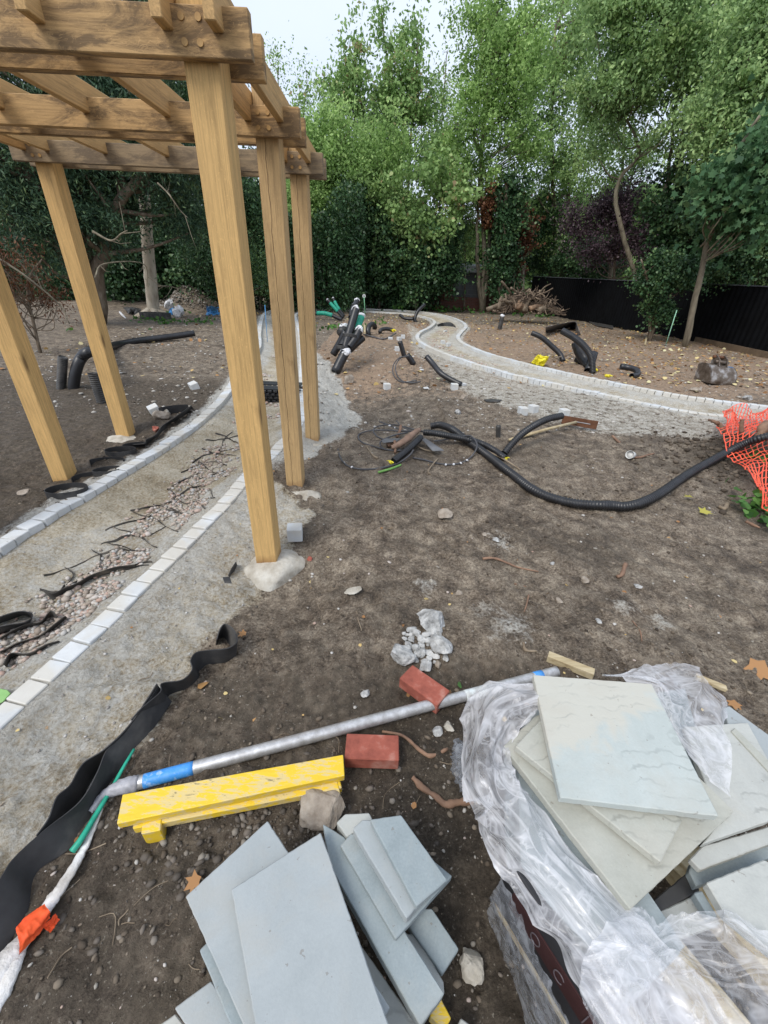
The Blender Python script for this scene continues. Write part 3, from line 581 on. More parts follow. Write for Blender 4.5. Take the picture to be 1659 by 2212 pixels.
slab('a', [(915, 255), (960, 210), (1085, 205), (1110, 260), (970, 330)], .045, .05, ST_PALE, 'stubby stone offcut at the top end of the right hand group', group=GL)
slab('a', [(1180, 700), (1410, 700), (1550, 910), (1465, 1040), (1285, 790)], -.03, .03, ST_BLUE2, 'low pale slab corner sticking out to the right of the offcuts', group=GL)
slab('a', [(1270, 830), (1330, 830), (1470, 1080), (1475, 1145), (1400, 1120)], -.045, .05, ST_PALE, 'buff edged block below the right hand group of offcuts', group=GL)
slab('a', [(1430, 1150), (1458, 1170), (1510, 1270), (1475, 1330), (1400, 1260)], -.125, .05, YELW, 'end of a yellow painted bearer under the left stack of slabs', 'timber_bearer', 'timber', bv=.002)
slab('a', [(560, 1000), (760, 700), (1250, 1200), (1000, 1500)], -.135, .055, TIMB, 'rough timber bearer hidden beneath the left stack of slabs', 'timber_bearer', 'timber')
slab('a', [(1530, 1330), (1560, 1268), (1640, 1330)], -.13, .04, ST_PALE, 'white corner of a stone piece at the bottom edge beside the pallet', ext=lambda P: par(P))

# ---- pallet of slabs on the right
def pallet():
    GR = 'sandstone slabs on the wrapped pallet'
    slab('b', [(650, 765), (518, 168), (1095, 212), (1420, 855)], .30, .026, ST_MIX, 'square two tone slab lying uppermost on the wrapped pallet', group=GR)
    slab('b', [(1138, 1080), (430, 515), (560, 380)], .262, .026, ST_TAN, 'rippled slab turned askew just under the uppermost slab on the pallet', group=GR, ext=lambda P: [P[0], P[1], P[2], P[0] + (P[2] - P[1])])
    slab('b', [(990, 1308), (372, 515), (520, 375), (1495, 830)], .225, .028, ST_TAN, 'large rippled buff slab, third from the top on the pallet', group=GR, ext=lambda P: [P[0], P[1], P[2], P[2] + (P[3] - P[0]) * .72, P[3]])
    slab('b', [(1340, 990), (1425, 880), (1250, 420), (1560, 400), (1800, 830)], .205, .024, ST_PALE, 'pale slab at the right edge beside the uppermost pallet slab', group=GR, ext=lambda P: [P[0], P[1] , P[2], P[3], P[4]])
    slab('b', [(1280, 1062), (1340, 1000), (1750, 880), (1750, 960), (1330, 1115)], .175, .022, ST_PALE, 'slab edge just beneath the pale slab at the right edge', group=GR)
    slab('b', [(1440, 330), (1470, 320), (1800, 560), (1700, 640), (1480, 450)], .19, .03, ST_BLUE, 'bluish slab at the far right corner of the pallet', group=GR)
    slab('b', [(1480, 440), (1500, 425), (1720, 640), (1720, 700)], .212, .02, ST_TAN, 'yellowish slab edge beside the bluish slab on the pallet', group=GR)
    slab('d', [(1275, 345), (1290, 300), (1540, 245), (1800, 130), (1800, 230), (1310, 420)], .13, .03, ST_BLUE2, 'recessed row of grey stone planks at the right edge of the pallet', group=GR)
    slab('d', [(1360, 400), (1640, 290), (1900, 420), (1700, 760), (1455, 560)], .20, .03, ST_PALE, 'buff slab in the lower right corner with a sheet of wrap over its near edge', group=GR)
    slab('d', [(1060, 520), (1275, 345), (1330, 440), (1110, 560)], .10, .03, BLKD, 'dark spacer strip in the gap between the pallet slabs', 'spacer_strip', 'spacer')
    slab('d', [(1085, 560), (1320, 455), (1430, 600), (1150, 700)], .10, .03, ST_PALE, 'slab deep in the opening between the stacks on the pallet', group=GR)
    slab('d', [(1300, 450), (1340, 440), (1415, 565), (1375, 575)], .16, .03, ST_BLUE2, 'thin upright stone edge beside the opening on the pallet', group=GR)
    # main packed stacks under the wrap
    for k, (pts, z, lab) in enumerate([([(470, 1150), (440, 620), (960, 1060), (1260, 1500), (1010, 1760)], .165, 'slab of the packed stack along the left side of the pallet'),
                                  ([(520, 330), (1250, 230), (1420, 820), (1100, 980), (400, 520)], .165, 'slab of the packed stack under the loose upper slabs of the pallet')]):
        P = [onz('b', x, y, z) for x, y in pts]
        for j in range(7):
            Q = [p + np.array([random.uniform(-.006, .006), random.uniform(-.006, .006), -.034 * j]) for p in P]
            if k == 0: Q = Q
            V, F = prism(Q, .031); o = mesh_np('stone_slab', V, F, ST_BLUE2); fix_normals(o); tag1(o, ('topmost', 'second', 'third', 'fourth', 'fifth', 'sixth', 'lowest')[j] + ' ' + lab, 'slab', 'packed slabs in stack %s of the pallet' % ('nearest the left side', 'at the back')[k])  # darker stone paints in the shade and film over the packed stacks
    # crate base
    T = empty('pallet', onz('d', 700, 700, -.2), 'timber pallet carrying the wrapped sandstone slabs, its dark side board standing in for side shade', 'pallet')
    tl, bl = onz('d', 400, 350, .13), onz('d', 880, 1089, .13)
    bd = (bl - tl); ln = np.linalg.norm(bd[:2]); t = bd / ln; t[2] = 0; nn = np.array([-t[1], t[0], 0]);
    if nn[0] < 0: nn = -nn
    for k in range(3):
        c = tl + t * (.6) + nn * (.14 + .24 * k); V, F = box((c[0], c[1], -.155), (1.25, .09, .09), .003, np.array([t, nn, [0, 0, 1]])); o = mesh_np('bearer', V, F, TIMB, T); fix_normals(o)
    c = tl + t * .6 + nn * .016; V, F = box((c[0], c[1], .03), (1.22, .022, .27), .003, np.array([t, nn, [0, 0, 1]])); o = mesh_np('shade_side_board', V, F, simple('shade_dark_board', (.03, .03, .034), (.018, .018, .02), 4, .6), T); fix_normals(o)  # dark tall board carries the shade over the wrapped slab side in its colour
    c = tl + t * .28 + nn * .0025; V, F = box((c[0], c[1], .035), (.5, .004, .075), 0, np.array([t, nn, [0, 0, 1]])); o = mesh_np('printed_label', V, F, simple('maroon_label', (.055, .022, .022), (.04, .014, .014), 6, .5), T); fix_normals(o)
    lb = MB()
    for i, ch in enumerate('OCIIO'):
        cc = tl + t * (.12 + .075 * i) - nn * .0012; up3 = np.array([0, 0, 1.0]); k = 16; a = np.linspace(0, 2 * math.pi, k + 1) if ch == 'O' else (np.linspace(.6, 5.6, k + 1) if ch == 'C' else None)
        base = np.array([cc[0], cc[1], .035])
        L_ = [base + t * .017 * math.cos(q) * .8 + up3 * .020 * math.sin(q) for q in a] if a is not None else [base - up3 * .026, base, base + up3 * .026]
        V, F = tube(L_, .0016, 5); o = mesh_np('letter', V, F, simple('faded_print', (.20, .17, .18), (.10, .08, .09), 30), T); fix_normals(o)
    for i in range(0):
        cc = tl + t * (.08 + .036 * i) ; hh = .02 + .01 * (i % 3); V, F = box((cc[0] - nn[0] * .0012, cc[1] - nn[1] * .0012, .03 + .008 * ((i * 7) % 3 - 1)), (.007, .002, hh), 0, np.array([t, nn, [0, 0, 1]])); lb.add(V, F)
        if i % 2: V, F = box((cc[0] + t[0] * .01 - nn[0] * .0012, cc[1] + t[1] * .01 - nn[1] * .0012, .03), (.014, .002, .006), 0, np.array([t, nn, [0, 0, 1]])); lb.add(V, F)
    for k in range(3):
        c = tl + t * .61 + nn * (.05 + .30 * k); V, F = box((c[0], c[1], -.105), (1.24, .10, .02), .002, np.array([t, nn, [0, 0, 1]])); o = mesh_np('deck_board', V, F, TIMB, T); fix_normals(o)
pallet()

def wrap_mat(name, alpha, tint=(.80, .80, .84)):
    m, n, b = newmat(name); v = coords(n, (1, 1, 1)); vs = coords(n, (1, 1, .5))
    uv = N(n, 'ShaderNodeAttribute', attribute_name='sheet'); mp = n.nodes.new('ShaderNodeMapping'); mp.inputs['Scale'].default_value = (2.2, 3.2, 1); n.links.new(uv.outputs['Vector'], mp.inputs['Vector'])
    f = noise(n, v, 9, 4, .5, 1.6); gn = noise(n, mp.outputs[0], 1.7, 2, .5, 1.3); g0 = math_(n, 'SUBTRACT', 1.0, math_(n, 'MULTIPLY', math_(n, 'ABSOLUTE', math_(n, 'SUBTRACT', gn, .5)), 9.0), True); cz = noise(n, v, 16, 3, .55, 1.2); g1_ = math_(n, 'SUBTRACT', 1.0, math_(n, 'MULTIPLY', math_(n, 'ABSOLUTE', math_(n, 'SUBTRACT', cz, .5)), 14.0), True); g = math_(n, 'MAXIMUM', g0, math_(n, 'MULTIPLY', g1_, .75))
    b.inputs['Base Color'].default_value = (*tint, 1); b.inputs['Roughness'].default_value = .18; b.inputs['Specular IOR Level'].default_value = .8
    h = mixc(n, .30, f, g); p = bump(n, b, h, .30, .012)
    r = ramp(n, [(.25, (max(.12, alpha - .28),) * 3), (.5, (alpha,) * 3), (.8, (min(.95, alpha + .35),) * 3)]); n.links.new(h, r.inputs['Fac'])
    out = n.nodes['Material Output']; tr = n.nodes.new('ShaderNodeBsdfTransparent'); tl = n.nodes.new('ShaderNodeBsdfTranslucent'); tl.inputs['Color'].default_value = (*tint, 1)
    m1 = n.nodes.new('ShaderNodeMixShader'); m1.inputs[0].default_value = .35; n.links.new(b.outputs[0], m1.inputs[1]); n.links.new(tl.outputs[0], m1.inputs[2])
    m2 = n.nodes.new('ShaderNodeMixShader'); n.links.new(r.outputs['Color'], m2.inputs[0]); n.links.new(tr.outputs[0], m2.inputs[1]); n.links.new(m1.outputs[0], m2.inputs[2]); n.links.new(m2.outputs[0], out.inputs['Surface']); return m
WRAP = wrap_mat('polythene_wrap', .30, (.90, .91, .94)); WRAP2 = wrap_mat('polythene_wrap_bunched', .50, (.90, .90, .92)); CLEAR = wrap_mat('clear_film', .42, (.45, .47, .50))
def drape(name, rows, mat, label, cat='plastic sheet', nu=150, nv=46, amp=.012, seed=1, along=(3, 26), edge=.006):
    """sheet lofted through rows of control points (list of equally long rows), wrinkled along its length"""
    R_ = [catmull(r, 14) for r in rows]; R_ = np.array([np.stack([np.interp(np.linspace(0, 1, nu), np.linspace(0, 1, len(q)), q[:, k]) for k in range(3)], 1) for q in R_])
    G_ = np.stack([catmull(R_[:, i], 10) for i in range(nu)], 1); G_ = np.stack([[np.interp(np.linspace(0, 1, nv), np.linspace(0, 1, G_.shape[0]), G_[:, i, k]) for k in range(3)] for i in range(nu)], 0).transpose(2, 0, 1)
    U, W = np.meshgrid(np.linspace(0, 1, nu), np.linspace(0, 1, nv))
    du = np.gradient(G_, axis=1); dv = np.gradient(G_, axis=0); nn = np.cross(du, dv); nn /= np.linalg.norm(nn, axis=2)[..., None] + 1e-9; nn[nn[..., 2] < 0] *= -1
    a, c = along; wx = fbm(U * 2.2 + seed, W * 2, 2) * 1.0
    rid = 1 - np.abs(2 * vnoise(U * a + wx * 1.5 + seed * 3.1, W * c + U * 2.5 * math.sin(seed) + wx * 1.5) - 1)
    rid2 = 1 - np.abs(2 * vnoise(U * a * 2.3 + seed + wx * 2, W * c * 2.0 + wx * 2 + 9) - 1)
    rid3 = 1 - np.abs(2 * vnoise(U * a * 5 + seed * 2 + wx * 3, W * c * 4.5 + wx * 3 + 5) - 1)
    d = amp * (1.9 * rid ** 1.8 + .6 * rid2 ** 2 + .06 * rid3 ** 2 + 2.2 * fbm(U * 3 + seed, W * 3, 2))
    G_ = G_ + nn * d[..., None]
    for row, kk in ((0, 3.3), (-1, 8.1)):
        uu = np.arange(nu) * 26.0 / nu; G_[row] += edge * 2.2 * np.stack([vnoise(uu, uu * 0 + kk) - .5, vnoise(uu, uu * 0 + kk + 2) - .5, .6 * (vnoise(uu, uu * 0 + kk + 5) - .5)], 1)
    I = np.arange(nu * nv).reshape(nv, nu); F = np.stack([I[:-1, :-1], I[:-1, 1:], I[1:, 1:], I[1:, :-1]], -1).reshape(-1, 4)
    o = mesh_np(name, G_.reshape(-1, 3), F, mat, None, True, None, {'sheet': np.stack([U * 1.0, W * 1.0, 0 * U], -1).reshape(-1, 3)}); return tag1(o, label, cat)
def Q(f, L, z): return [onz(f, p[0], p[1], p[2] if len(p) > 2 else z) for p in L]
# left swag: outer edge hangs over the side, inner edge lies by the slabs
outer = Q('b', [(525, 250, .20), (360, 245, .2), (270, 262, .17), (225, 330, .14), (203, 440, .10), (186, 560, .08), (184, 660, .08), (205, 770, .09), (262, 860, .11), (300, 960, .12), (345, 1070, .13), (400, 1150, .13), (500, 1290, .13), (620, 1430, .13), (720, 1640, .13), (900, 1900, .13)], 0)
mid = Q('b', [(530, 285, .25), (420, 300, .25), (335, 320, .25), (290, 400, .24), (270, 480, .23), (262, 570, .22), (275, 660, .22), (305, 760, .22), (370, 840, .21), (430, 930, .21), (490, 1030, .21), (590, 1130, .21), (740, 1300, .21), (860, 1440, .21), (1000, 1640, .21), (1150, 1900, .21)], 0)
inner = Q('b', [(530, 330, .24), (490, 400, .23), (440, 445, .22), (400, 500, .21), (375, 560, .205), (385, 640, .20), (425, 720, .20), (470, 760, .20), (560, 830, .20), (640, 930, .20), (730, 1040, .20), (840, 1160, .20), (985, 1305, .20), (1100, 1440, .205), (1300, 1640, .205), (1500, 1900, .205)], 0)
drape('plastic_wrap', [outer, mid, inner], WRAP2, 'crumpled clear plastic wrap hanging down the left side of the slab pallet', nu=300, nv=90, amp=.019, seed=2, along=(4, 2.6))
# lower sheet toward the camera
r0 = Q('d', [(985, 530, .208), (1040, 520, .215), (1080, 555, .21), (1130, 610, .2), (1190, 568, .2), (1290, 575, .205), (1440, 560, .215), (1480, 545, .225), (1560, 600, .225), (1700, 690, .225)], 0)
r1 = Q('d', [(860, 640, .212), (960, 660, .222), (1040, 680, .215), (1110, 720, .205), (1200, 700, .205), (1300, 730, .21), (1420, 760, .22), (1500, 780, .225), (1600, 780, .225), (1800, 800, .225)], 0)
r2 = Q('d', [(760, 800, .2), (860, 840, .215), (960, 850, .22), (1050, 880, .215), (1150, 880, .21), (1270, 900, .215), (1400, 930, .22), (1500, 940, .22), (1620, 950, .22), (1850, 980, .22)], 0)
r3 = Q('d', [(800, 1000, .18), (900, 1200, .19), (980, 1300, .2), (1080, 1330, .2), (1180, 1330, .2), (1280, 1350, .2), (1400, 1380, .2), (1520, 1380, .2), (1650, 1380, .2), (1900, 1400, .2)], 0)
drape('plastic_sheet', [r0, r1, r2, r3], WRAP, 'wrinkled clear plastic sheet over the near end of the slab pallet', nu=240, nv=130, amp=.014, seed=5, along=(2.2, 3.5))
# top right sheet
r0 = Q('b', [(860, 195, .20), (960, 180, .22), (1080, 150, .21), (1160, 130, .19), (1245, 124, .18), (1330, 190, .17), (1450, 275, .16), (1442, 330, .17)], 0)
r1 = Q('b', [(880, 205, .24), (1000, 205, .25), (1100, 205, .25), (1180, 210, .24), (1260, 230, .235), (1340, 270, .225), (1420, 330, .22), (1450, 430, .22)], 0)
r2 = Q('b', [(960, 212, .27), (1060, 216, .275), (1110, 240, .27), (1150, 330, .255), (1200, 380, .25), (1280, 440, .245), (1370, 500, .24), (1478, 560, .235)], 0)
r3 = Q('b', [(1000, 230, .268), (1080, 240, .268), (1120, 300, .265), (1165, 400, .255), (1215, 480, .25), (1290, 590, .25), (1350, 690, .245), (1450, 780, .235)], 0)
drape('plastic_sheet', [r0, r1, r2, r3], WRAP2, 'bright torn plastic sheet folded over the far right corner of the pallet', nu=170, nv=90, amp=.015, seed=9, along=(2.6, 2.4))
r0 = Q('b', [(150, 480), (165, 560), (185, 660), (205, 740)], -.17); r1 = Q('b', [(170, 520), (140, 580), (142, 650), (170, 735)], -.12); r2 = Q('b', [(215, 500), (205, 560), (195, 650), (215, 740)], -.02)
drape('plastic_scrap', [r0, r1, r2], CLEAR, 'loose scrap of clear film at the foot of the pallet, beside the bent stick', nu=40, nv=24, amp=.012, seed=4)
# film on the side of the crate
tl, bl = onz('d', 385, 370, .12), onz('d', 700, 1060, .12)
r0 = [tl + (bl - tl) * t + np.array([-.006, -.002, 0]) for t in np.linspace(0, 1.2, 7)]; r1 = [p + np.array([-.012, 0, -.13]) for p in r0]; r2 = [p + np.array([-.006, 0, -.28]) for p in r0]
drape('plastic_film', [r0, r1, r2], CLEAR, 'thin clear film stuck to the shaded left side of the pallet', nu=90, nv=30, amp=.005, seed=8, along=(4, 9))

# ---- scaffold tube with blue end
A0, A1 = gp('h', 120, 575, .024), gp('w', 960, 545, .026)
dr = (A1 - A0); Ls = np.linalg.norm(dr); dr /= Ls
S = empty('scaffold_tube', A0, 'long silver scaffold tube lying on the soil with blue painted ends', 'scaffold tube')
V, F = hollow([A0 + dr * .0, A1], .0242, 20, .14); o = mesh_np('tube', V, F, GALV, S, True); fix_normals(o)
def sleeve(a, b, m, n): V, F = hollow([A0 + dr * a, A0 + dr * b], .0249, 20, .03); o = mesh_np(n, V, F, m, S, True); fix_normals(o)
sleeve(.075, .245, BLUEPT, 'blue_paint_band'); sleeve(Ls * .735, Ls * .80, WHITEPT, 'white_paint_band'); sleeve(Ls * .93, Ls * .955, BLUEPT, 'blue_paint_band')
P = [A0 + dr * .055, A0 + dr * .02 + (0, 0, .002), A0 - dr * .02 + (0, 0, .0), A0 - dr * .055 + np.array([0, -.012, -.008]), A0 - dr * .075 + np.array([0, -.05, -.02])]
V, F = tube(catmull(P, 5), np.interp(np.linspace(0, 1, 21), [0, .3, .6, 1], [.0262, .027, .020, .011]), 16); V = V + .0016 * rng.normal(size=V.shape); o = mesh_np('taped_end', V, F, simple('grey_tape', (.42, .42, .45), (.28, .28, .3), 15, .4, .5, 40, bd=.006), S, True); fix_normals(o)

# ---- yellow timber bearer with two feet
def yellow():
    T = empty('painted_timber', gp('h', 580, 600), 'yellow painted timber board with flaking paint resting on two short blocks', 'timber')
    C4 = [onz('h', 100, 732, -.095), onz('h', 125, 605, -.095), onz('h', 1072, 434, -.095), onz('h', 1078, 525, -.095)]
    V, F = prism(C4, .032); o = mesh_np('board', V, F, YELW, T); fix_normals(o); bevel(o, .003)
    d = (C4[2] - C4[1]); d /= np.linalg.norm(d); q = (C4[0] - C4[1]); q /= np.linalg.norm(q)
    for a, n in ((.10, 'block'), (.70, 'block')):
        c = C4[1] + d * a + q * .06; V, F = box((c[0], c[1], -.165), (.06, .125, .076), .003, np.array([d, q, [0, 0, 1]])); o = mesh_np(n, V, F, YELW, T); fix_normals(o)
    c = C4[1] + d * .39 + q * .085; V, F = box((c[0], c[1], -.147), (.70, .03, .034), .003, np.array([d, q, [0, 0, 1]])); o = mesh_np('batten', V, F, YELW, T); fix_normals(o)
yellow()
# ---- bricks
def brick(f, pts, z, label, th=.065):
    P = [onz(f, x, y, z) for x, y in pts]; a = P[1] - P[0]; b_ = P[3] - P[0]; a /= np.linalg.norm(a); b_ = b_ - a * (a @ b_); b_ /= np.linalg.norm(b_); c = sum(P) / 4; up = np.cross(a, b_)
    if up[2] < 0: up = -up
    V, F = box(c - up * th / 2, (.213, .102, th), .0035, np.array([a, b_, up])); o = mesh_np('brick', V, F, BRICKM); fix_normals(o); tag1(o, label, 'brick', 'loose red bricks')
brick('p', [(749, 1579), (862, 1583), (861, 1650), (745, 1641)], -.128, 'red brick with whitish smear lying flat against the scaffold tube')
brick('w', [(480, 517), (605, 603), (565, 655), (443, 580)], -.118, 'red brick lying tilted beside the heap of broken concrete')
# ---- small timbers
def timber(f, a, b, w_, h_, label, mat=TIMB, name='timber_offcut', lift=.0):
    A, B_ = gp(f, *a, lift + h_ / 2), gp(f, *b, lift + h_ / 2); d = B_ - A; L = np.linalg.norm(d); d /= L; s = np.cross([0, 0, 1], d); s /= np.linalg.norm(s); u = np.cross(d, s)
    V, F = box((A + B_) / 2, (L, w_, h_), .002, np.array([d, s, u])); o = mesh_np(name, V, F, mat); fix_normals(o); return tag1(o, label, 'timber')
timber('w', (930, 495), (1082, 555), .042, .04, 'pale square timber offcut lying behind the wrapped pallet')
timber('w', (1420, 562), (1520, 603), .03, .02, 'thin wooden batten just beyond the right end of the pallet')
timber('k', (548, 38), (535, 100), .05, .03, 'small wooden peg sticking out of the ground near the fence', lift=.03)
timber('z7', (722, 560), (720, 470), .05, .05, 'short upright wooden stub beside the curled black pipe', lift=.1)
# ---- rocks by hand
def stone_obj(f, x, y, size, seed, label, mat=CONCD, name='rock', cat='rock', group=None, sub=4, h=None):
    P = gp(f, x, y, size[2] * .5); V, F = rock((P[0], P[1], P[2]), size, seed, sub, .34, 13); o = mesh_np(name, V, F, mat, None, False); return tag1(o, label, cat, group)
stone_obj('h', 985, 655, (.105, .085, .075), 29, 'big square lump of rough concrete beside the end of the yellow timber', CONCD, 'concrete_lump', 'concrete lump')
RG = 'broken concrete heaped by the tilted brick'
for (x, y, s, sd_, lab) in [(545, 378, (.10, .078, .058), 31, 'largest white topped concrete chunk at the back of the heap near the tilted brick'), (447, 487, (.076, .060, .046), 32, 'rounded grey concrete chunk at the left of the heap near the tilted brick'),
                        (578, 458, (.085, .06, .042), 33, 'layered grey concrete chunk at the right of the heap near the tilted brick'), (525, 528, (.045, .035, .025), 34, 'flat dark stone touching the far end of the tilted brick'),
                        (568, 520, (.02, .024, .02), 35, 'small brown pebble between the tilted brick and the layered chunk'), (482, 405, (.04, .018, .016), 36, 'long white splinter of concrete left of the largest chunk'),
                        (592, 498, (.035, .02, .015), 37, 'small grey flake in front of the layered chunk')]:
    stone_obj('w', x, y, s, sd_, lab, CHALK if 'brown' not in lab else CONCD, 'concrete_chunk', 'concrete', RG)
mb = MB()
for k in range(60):
    x = 455 + 115 * random.random(); y = 415 + 100 * random.random(); s = random.uniform(.006, .024) ; P = gp('w', x, y, s * .4); V, F = rock(P, (s * 1.3, s, s * .7), 100 + k, 2); mb.add(V, F)
setp(mb.build('concrete_crumbs', CHALK), 'crumbs of broken concrete between the larger chunks by the tilted brick', 'rubble', kind='stuff')
for (f, x, y, s, sd_, lab, m) in [('w', 290, 278, (.075, .035, .012), 41, 'flat beige stone flake lying on bare soil right of the nearest footing', CONC), ('w', 326, 615, (.028, .024, .012), 42, 'pair of white pebbles stuck together between brick and timber', CHALK),
                               ('b', 55, 440, (.03, .026, .016), 43, 'white crumbly stone beside the plastic wrap', CHALK), ('b', 105, 420, (.034, .024, .014), 44, 'brown flat stone beside the white crumbly stone', CONC),
                               ('d', 220, 800, (.045, .04, .035), 45, 'tan jagged stone lying between the two stacks of slabs', CONC), ('d', 183, 785, (.016, .02, .02), 46, 'pale chip touching the tan jagged stone', CONC),
                               ('w', 1052, 243, (.035, .028, .022), 47, 'dark brown stone lying alone in the middle of the soil', CONCD), ('w', 1228, 262, (.03, .02, .013), 48, 'flat grey pebble toward the right of the soil', CHALK),
                               ('w', 1100, 380, (.026, .019, .012), 49, 'white oval pebble above the pale timber offcut', CHALK), ('w', 945, 188, (.02, .02, .014), 50, 'white pebble near the long thin root', CHALK),
                               ('w', 635, 285, (.026, .022, .014), 51, 'dull grey pebble behind the concrete heap', CONCD), ('w', 545, 245, (.016, .018, .012), 52, 'small pinkish pebble behind the concrete heap', CONC),
                               ('w', 968, 310, (.028, .02, .014), 53, 'grey pebble beside a brown leaf scrap', CONCD), ('w', 760, 110, (.03, .03, .012), 54, 'grey cement crumb midway up the soil', CHALK),
                               ('w', 722, 90, (.03, .02, .01), 55, 'bluish flat pebble midway up the soil', CONCD), ('w', 142, 172, (.026, .02, .014), 56, 'pink brick chip right of the nearest footing', BRICKM),
                               ('e', 1000, 895, (.07, .06, .04), 57, 'brown clay lump in front of the cable coils', CONCD), ('l', 210, 820, (.06, .045, .03), 58, 'dark stone in the soil left of the kerb', CONCD),
                               ('l', 1425, 135, (.11, .08, .06), 59, 'mossy brown stone among the rubble behind the rear left post', CONCD), ('l', 1380, 95, (.08, .06, .05), 60, 'white stone block on the rubble behind the rear left post', CHALK),
                               ('l', 1480, 110, (.07, .06, .045), 61, 'pale rounded stone beside the mossy brown stone', CONC), ('l', 1385, 255, (.06, .045, .04), 62, 'pink broken brick by the black strip left of the kerb', BRICKM),
                               ('k', 1475, 590, (.08, .07, .05), 63, 'pale boulder beside the kerb in front of the digger bucket', CHALK), ('k', 1010, 515, (.14, .09, .05), 64, 'flat muddy stone by the kerb left of the bucket', CONCD),
                               ('z7', 520, 1140, (.10, .14, .09), 65, 'dark muddy stone at the foot of the bank below the pipe bundle', CONCD), ('z7', 950, 1172, (.08, .05, .03), 66, 'flat stone beside the loose sett on the brown soil', CONCD),
                               ('z4', 1192, 908, (.08, .05, .04), 67, 'white stone on the soil in front of the bent conduit', CHALK), ('z4', 1222, 818, (.07, .06, .06), 68, 'brown clod near the loose setts and black offcut', CONCD)]:
    stone_obj(f, x, y, s, sd_, lab, m, 'stone' if m is not BRICKM else 'brick_fragment', 'stone' if m is not BRICKM else 'brick fragment', None, 3)
# ---- loose setts
def sett(f, x, y, rz, label, tilt=0.0, s=(.105, .105, .10)):
    P = gp(f, x, y, s[2] * .4); c, q = math.cos(rz), math.sin(rz); ax = np.array([[c, q, tilt], [-q, c, tilt * .5], [-tilt, -tilt * .5, 1]])
    V, F = box(P, s, .005, ax); o = mesh_np('granite_sett', V, F, SETT); fix_normals(o); tag1(o, label, 'sett', 'loose granite setts lying about the site')
sett('p', 637, 1150, .15, 'loose pale sett standing next to the nearest pergola post'); sett('p', 836, 835, .3, 'loose sett on brown soil right of the rear posts')
sett('z5', 133, 898, .1, 'left of two loose setts lying together in front of the kerb'); sett('z5', 198, 885, .5, 'right of two loose setts lying together in front of the kerb'); sett('z5', 390, 910, .3, 'loose sett behind the rusty rake blade')
sett('z4', 1168, 748, .1, 'loose sett at the low end of the bent conduit by the path'); sett('z4', 1225, 733, .4, 'small white chip of sett right of the conduit end', 0, (.09, .05, .04)); sett('z4', 812, 512, .2, 'loose sett behind the leaning short conduit')
sett('z4', 825, 450, .6, 'front one of three setts lying by the curled pipes'); sett('z4', 848, 436, .1, 'right one of three setts lying by the curled pipes'); sett('z4', 770, 446, .1, 'left flat one of three setts lying by the curled pipes', 0, (.12, .1, .06))
sett('z4', 620, 249, .1, 'lone sett on top of the far kerb next to the marker cane'); sett('z4', 1096, 470, .3, 'square sett lying in the bend of the path'); sett('z4', 1130, 487, .5, 'sett lying nearest in the bend of the path'); sett('z4', 1110, 402, 1.0, 'long white offcut lying deeper in the bend of the path', 0, (.2, .08, .05))
sett('l', 1372, 92, .7, 'tilted white sett among rubble left of the kerb', .3); sett('z3', 838, 632, .8, 'loose sett on the dark soil behind the rear left post', .25); sett('z4', 992, 756, .2, 'thin white flake on the soil below the cable loop', 0, (.08, .06, .02)); sett('z4', 965, 641, .2, 'white flake on the mound below the conduits', 0, (.07, .07, .02))

# ---- pipes, ducts, cables
def pipe(pts, r, label, name='black_pipe', mat=BLK, cat='pipe', corr=False, seg=14, group=None, pitch=None, wall=.12):
    V, F = hollow(pts, r, seg, wall, corr, pitch or r * .42); o = mesh_np(name, V, F, mat, None, True); fix_normals(o); return tag1(o, label, cat, group)
CG = 'black ducts sticking out of the ground'
R = .040
main = gl('e', [(870, 115, .06), (950, 105, .10), (1060, 145, .09), (1170, 230, .05), (1270, 300, R), (1380, 380, R), (1520, 490, R), (1640, 580, R)], R, 7)
m0 = catmull([gp('p', x_, y_, R) for x_, y_ in ((1118, 1034), (1150, 1057), (1190, 1075), (1240, 1087), (1290, 1091), (1325, 1091))], 7)
m2 = gl('n', [(0, 1132, R), (120, 1142, R), (260, 1115, R), (420, 1050, R), (560, 965, R), (700, 865, R), (860, 760, R), (1040, 660, .05), (1220, 560, .08), (1400, 470, .14), (1560, 415, .22), (1700, 380, .24), (1900, 330, .25)], R, 7)
pipe(np.vstack([main[:-2], m0[1:-2], m2[1:]]), R, 'long black corrugated duct sweeping across the soil to the orange netting', 'corrugated_duct', BLK, 'duct', True, 16, pitch=.023)
pipe(gl('e', [(808, 170, .10), (900, 178, .11), (1050, 205, .10), (1200, 235, .09), (1330, 275, .05), (1430, 330, .04), (1490, 375, .035), (1530, 400, .035)], R, 8), .034, 'upper black corrugated duct with yellow tape at its right end', 'corrugated_duct', BLK, 'duct', True, 16, pitch=.023)
pipe(gl('e', [(775, 215, .08), (700, 290, .06), (620, 360, .045), (535, 425, .035)], R, 8), .034, 'short corrugated duct with yellow tape among the cable coils', 'corrugated_duct', BLK, 'duct', True, 16, pitch=.023)
B0 = gp('z5', 20, 1160, .03); P = [B0, aty('z5', 60, 1110, B0[1] + .05), aty('z5', 130, 1040, B0[1] + .12), aty('z5', 220, 980, B0[1] + .2), aty('z5', 300, 945, B0[1] + .28), aty('z5', 378, 928, B0[1] + .35)]
pipe(catmull(P, 8), .036, 'corrugated duct curving up out of the soil toward the rake blade', 'corrugated_duct', BLK, 'duct', True, 16, pitch=.023)
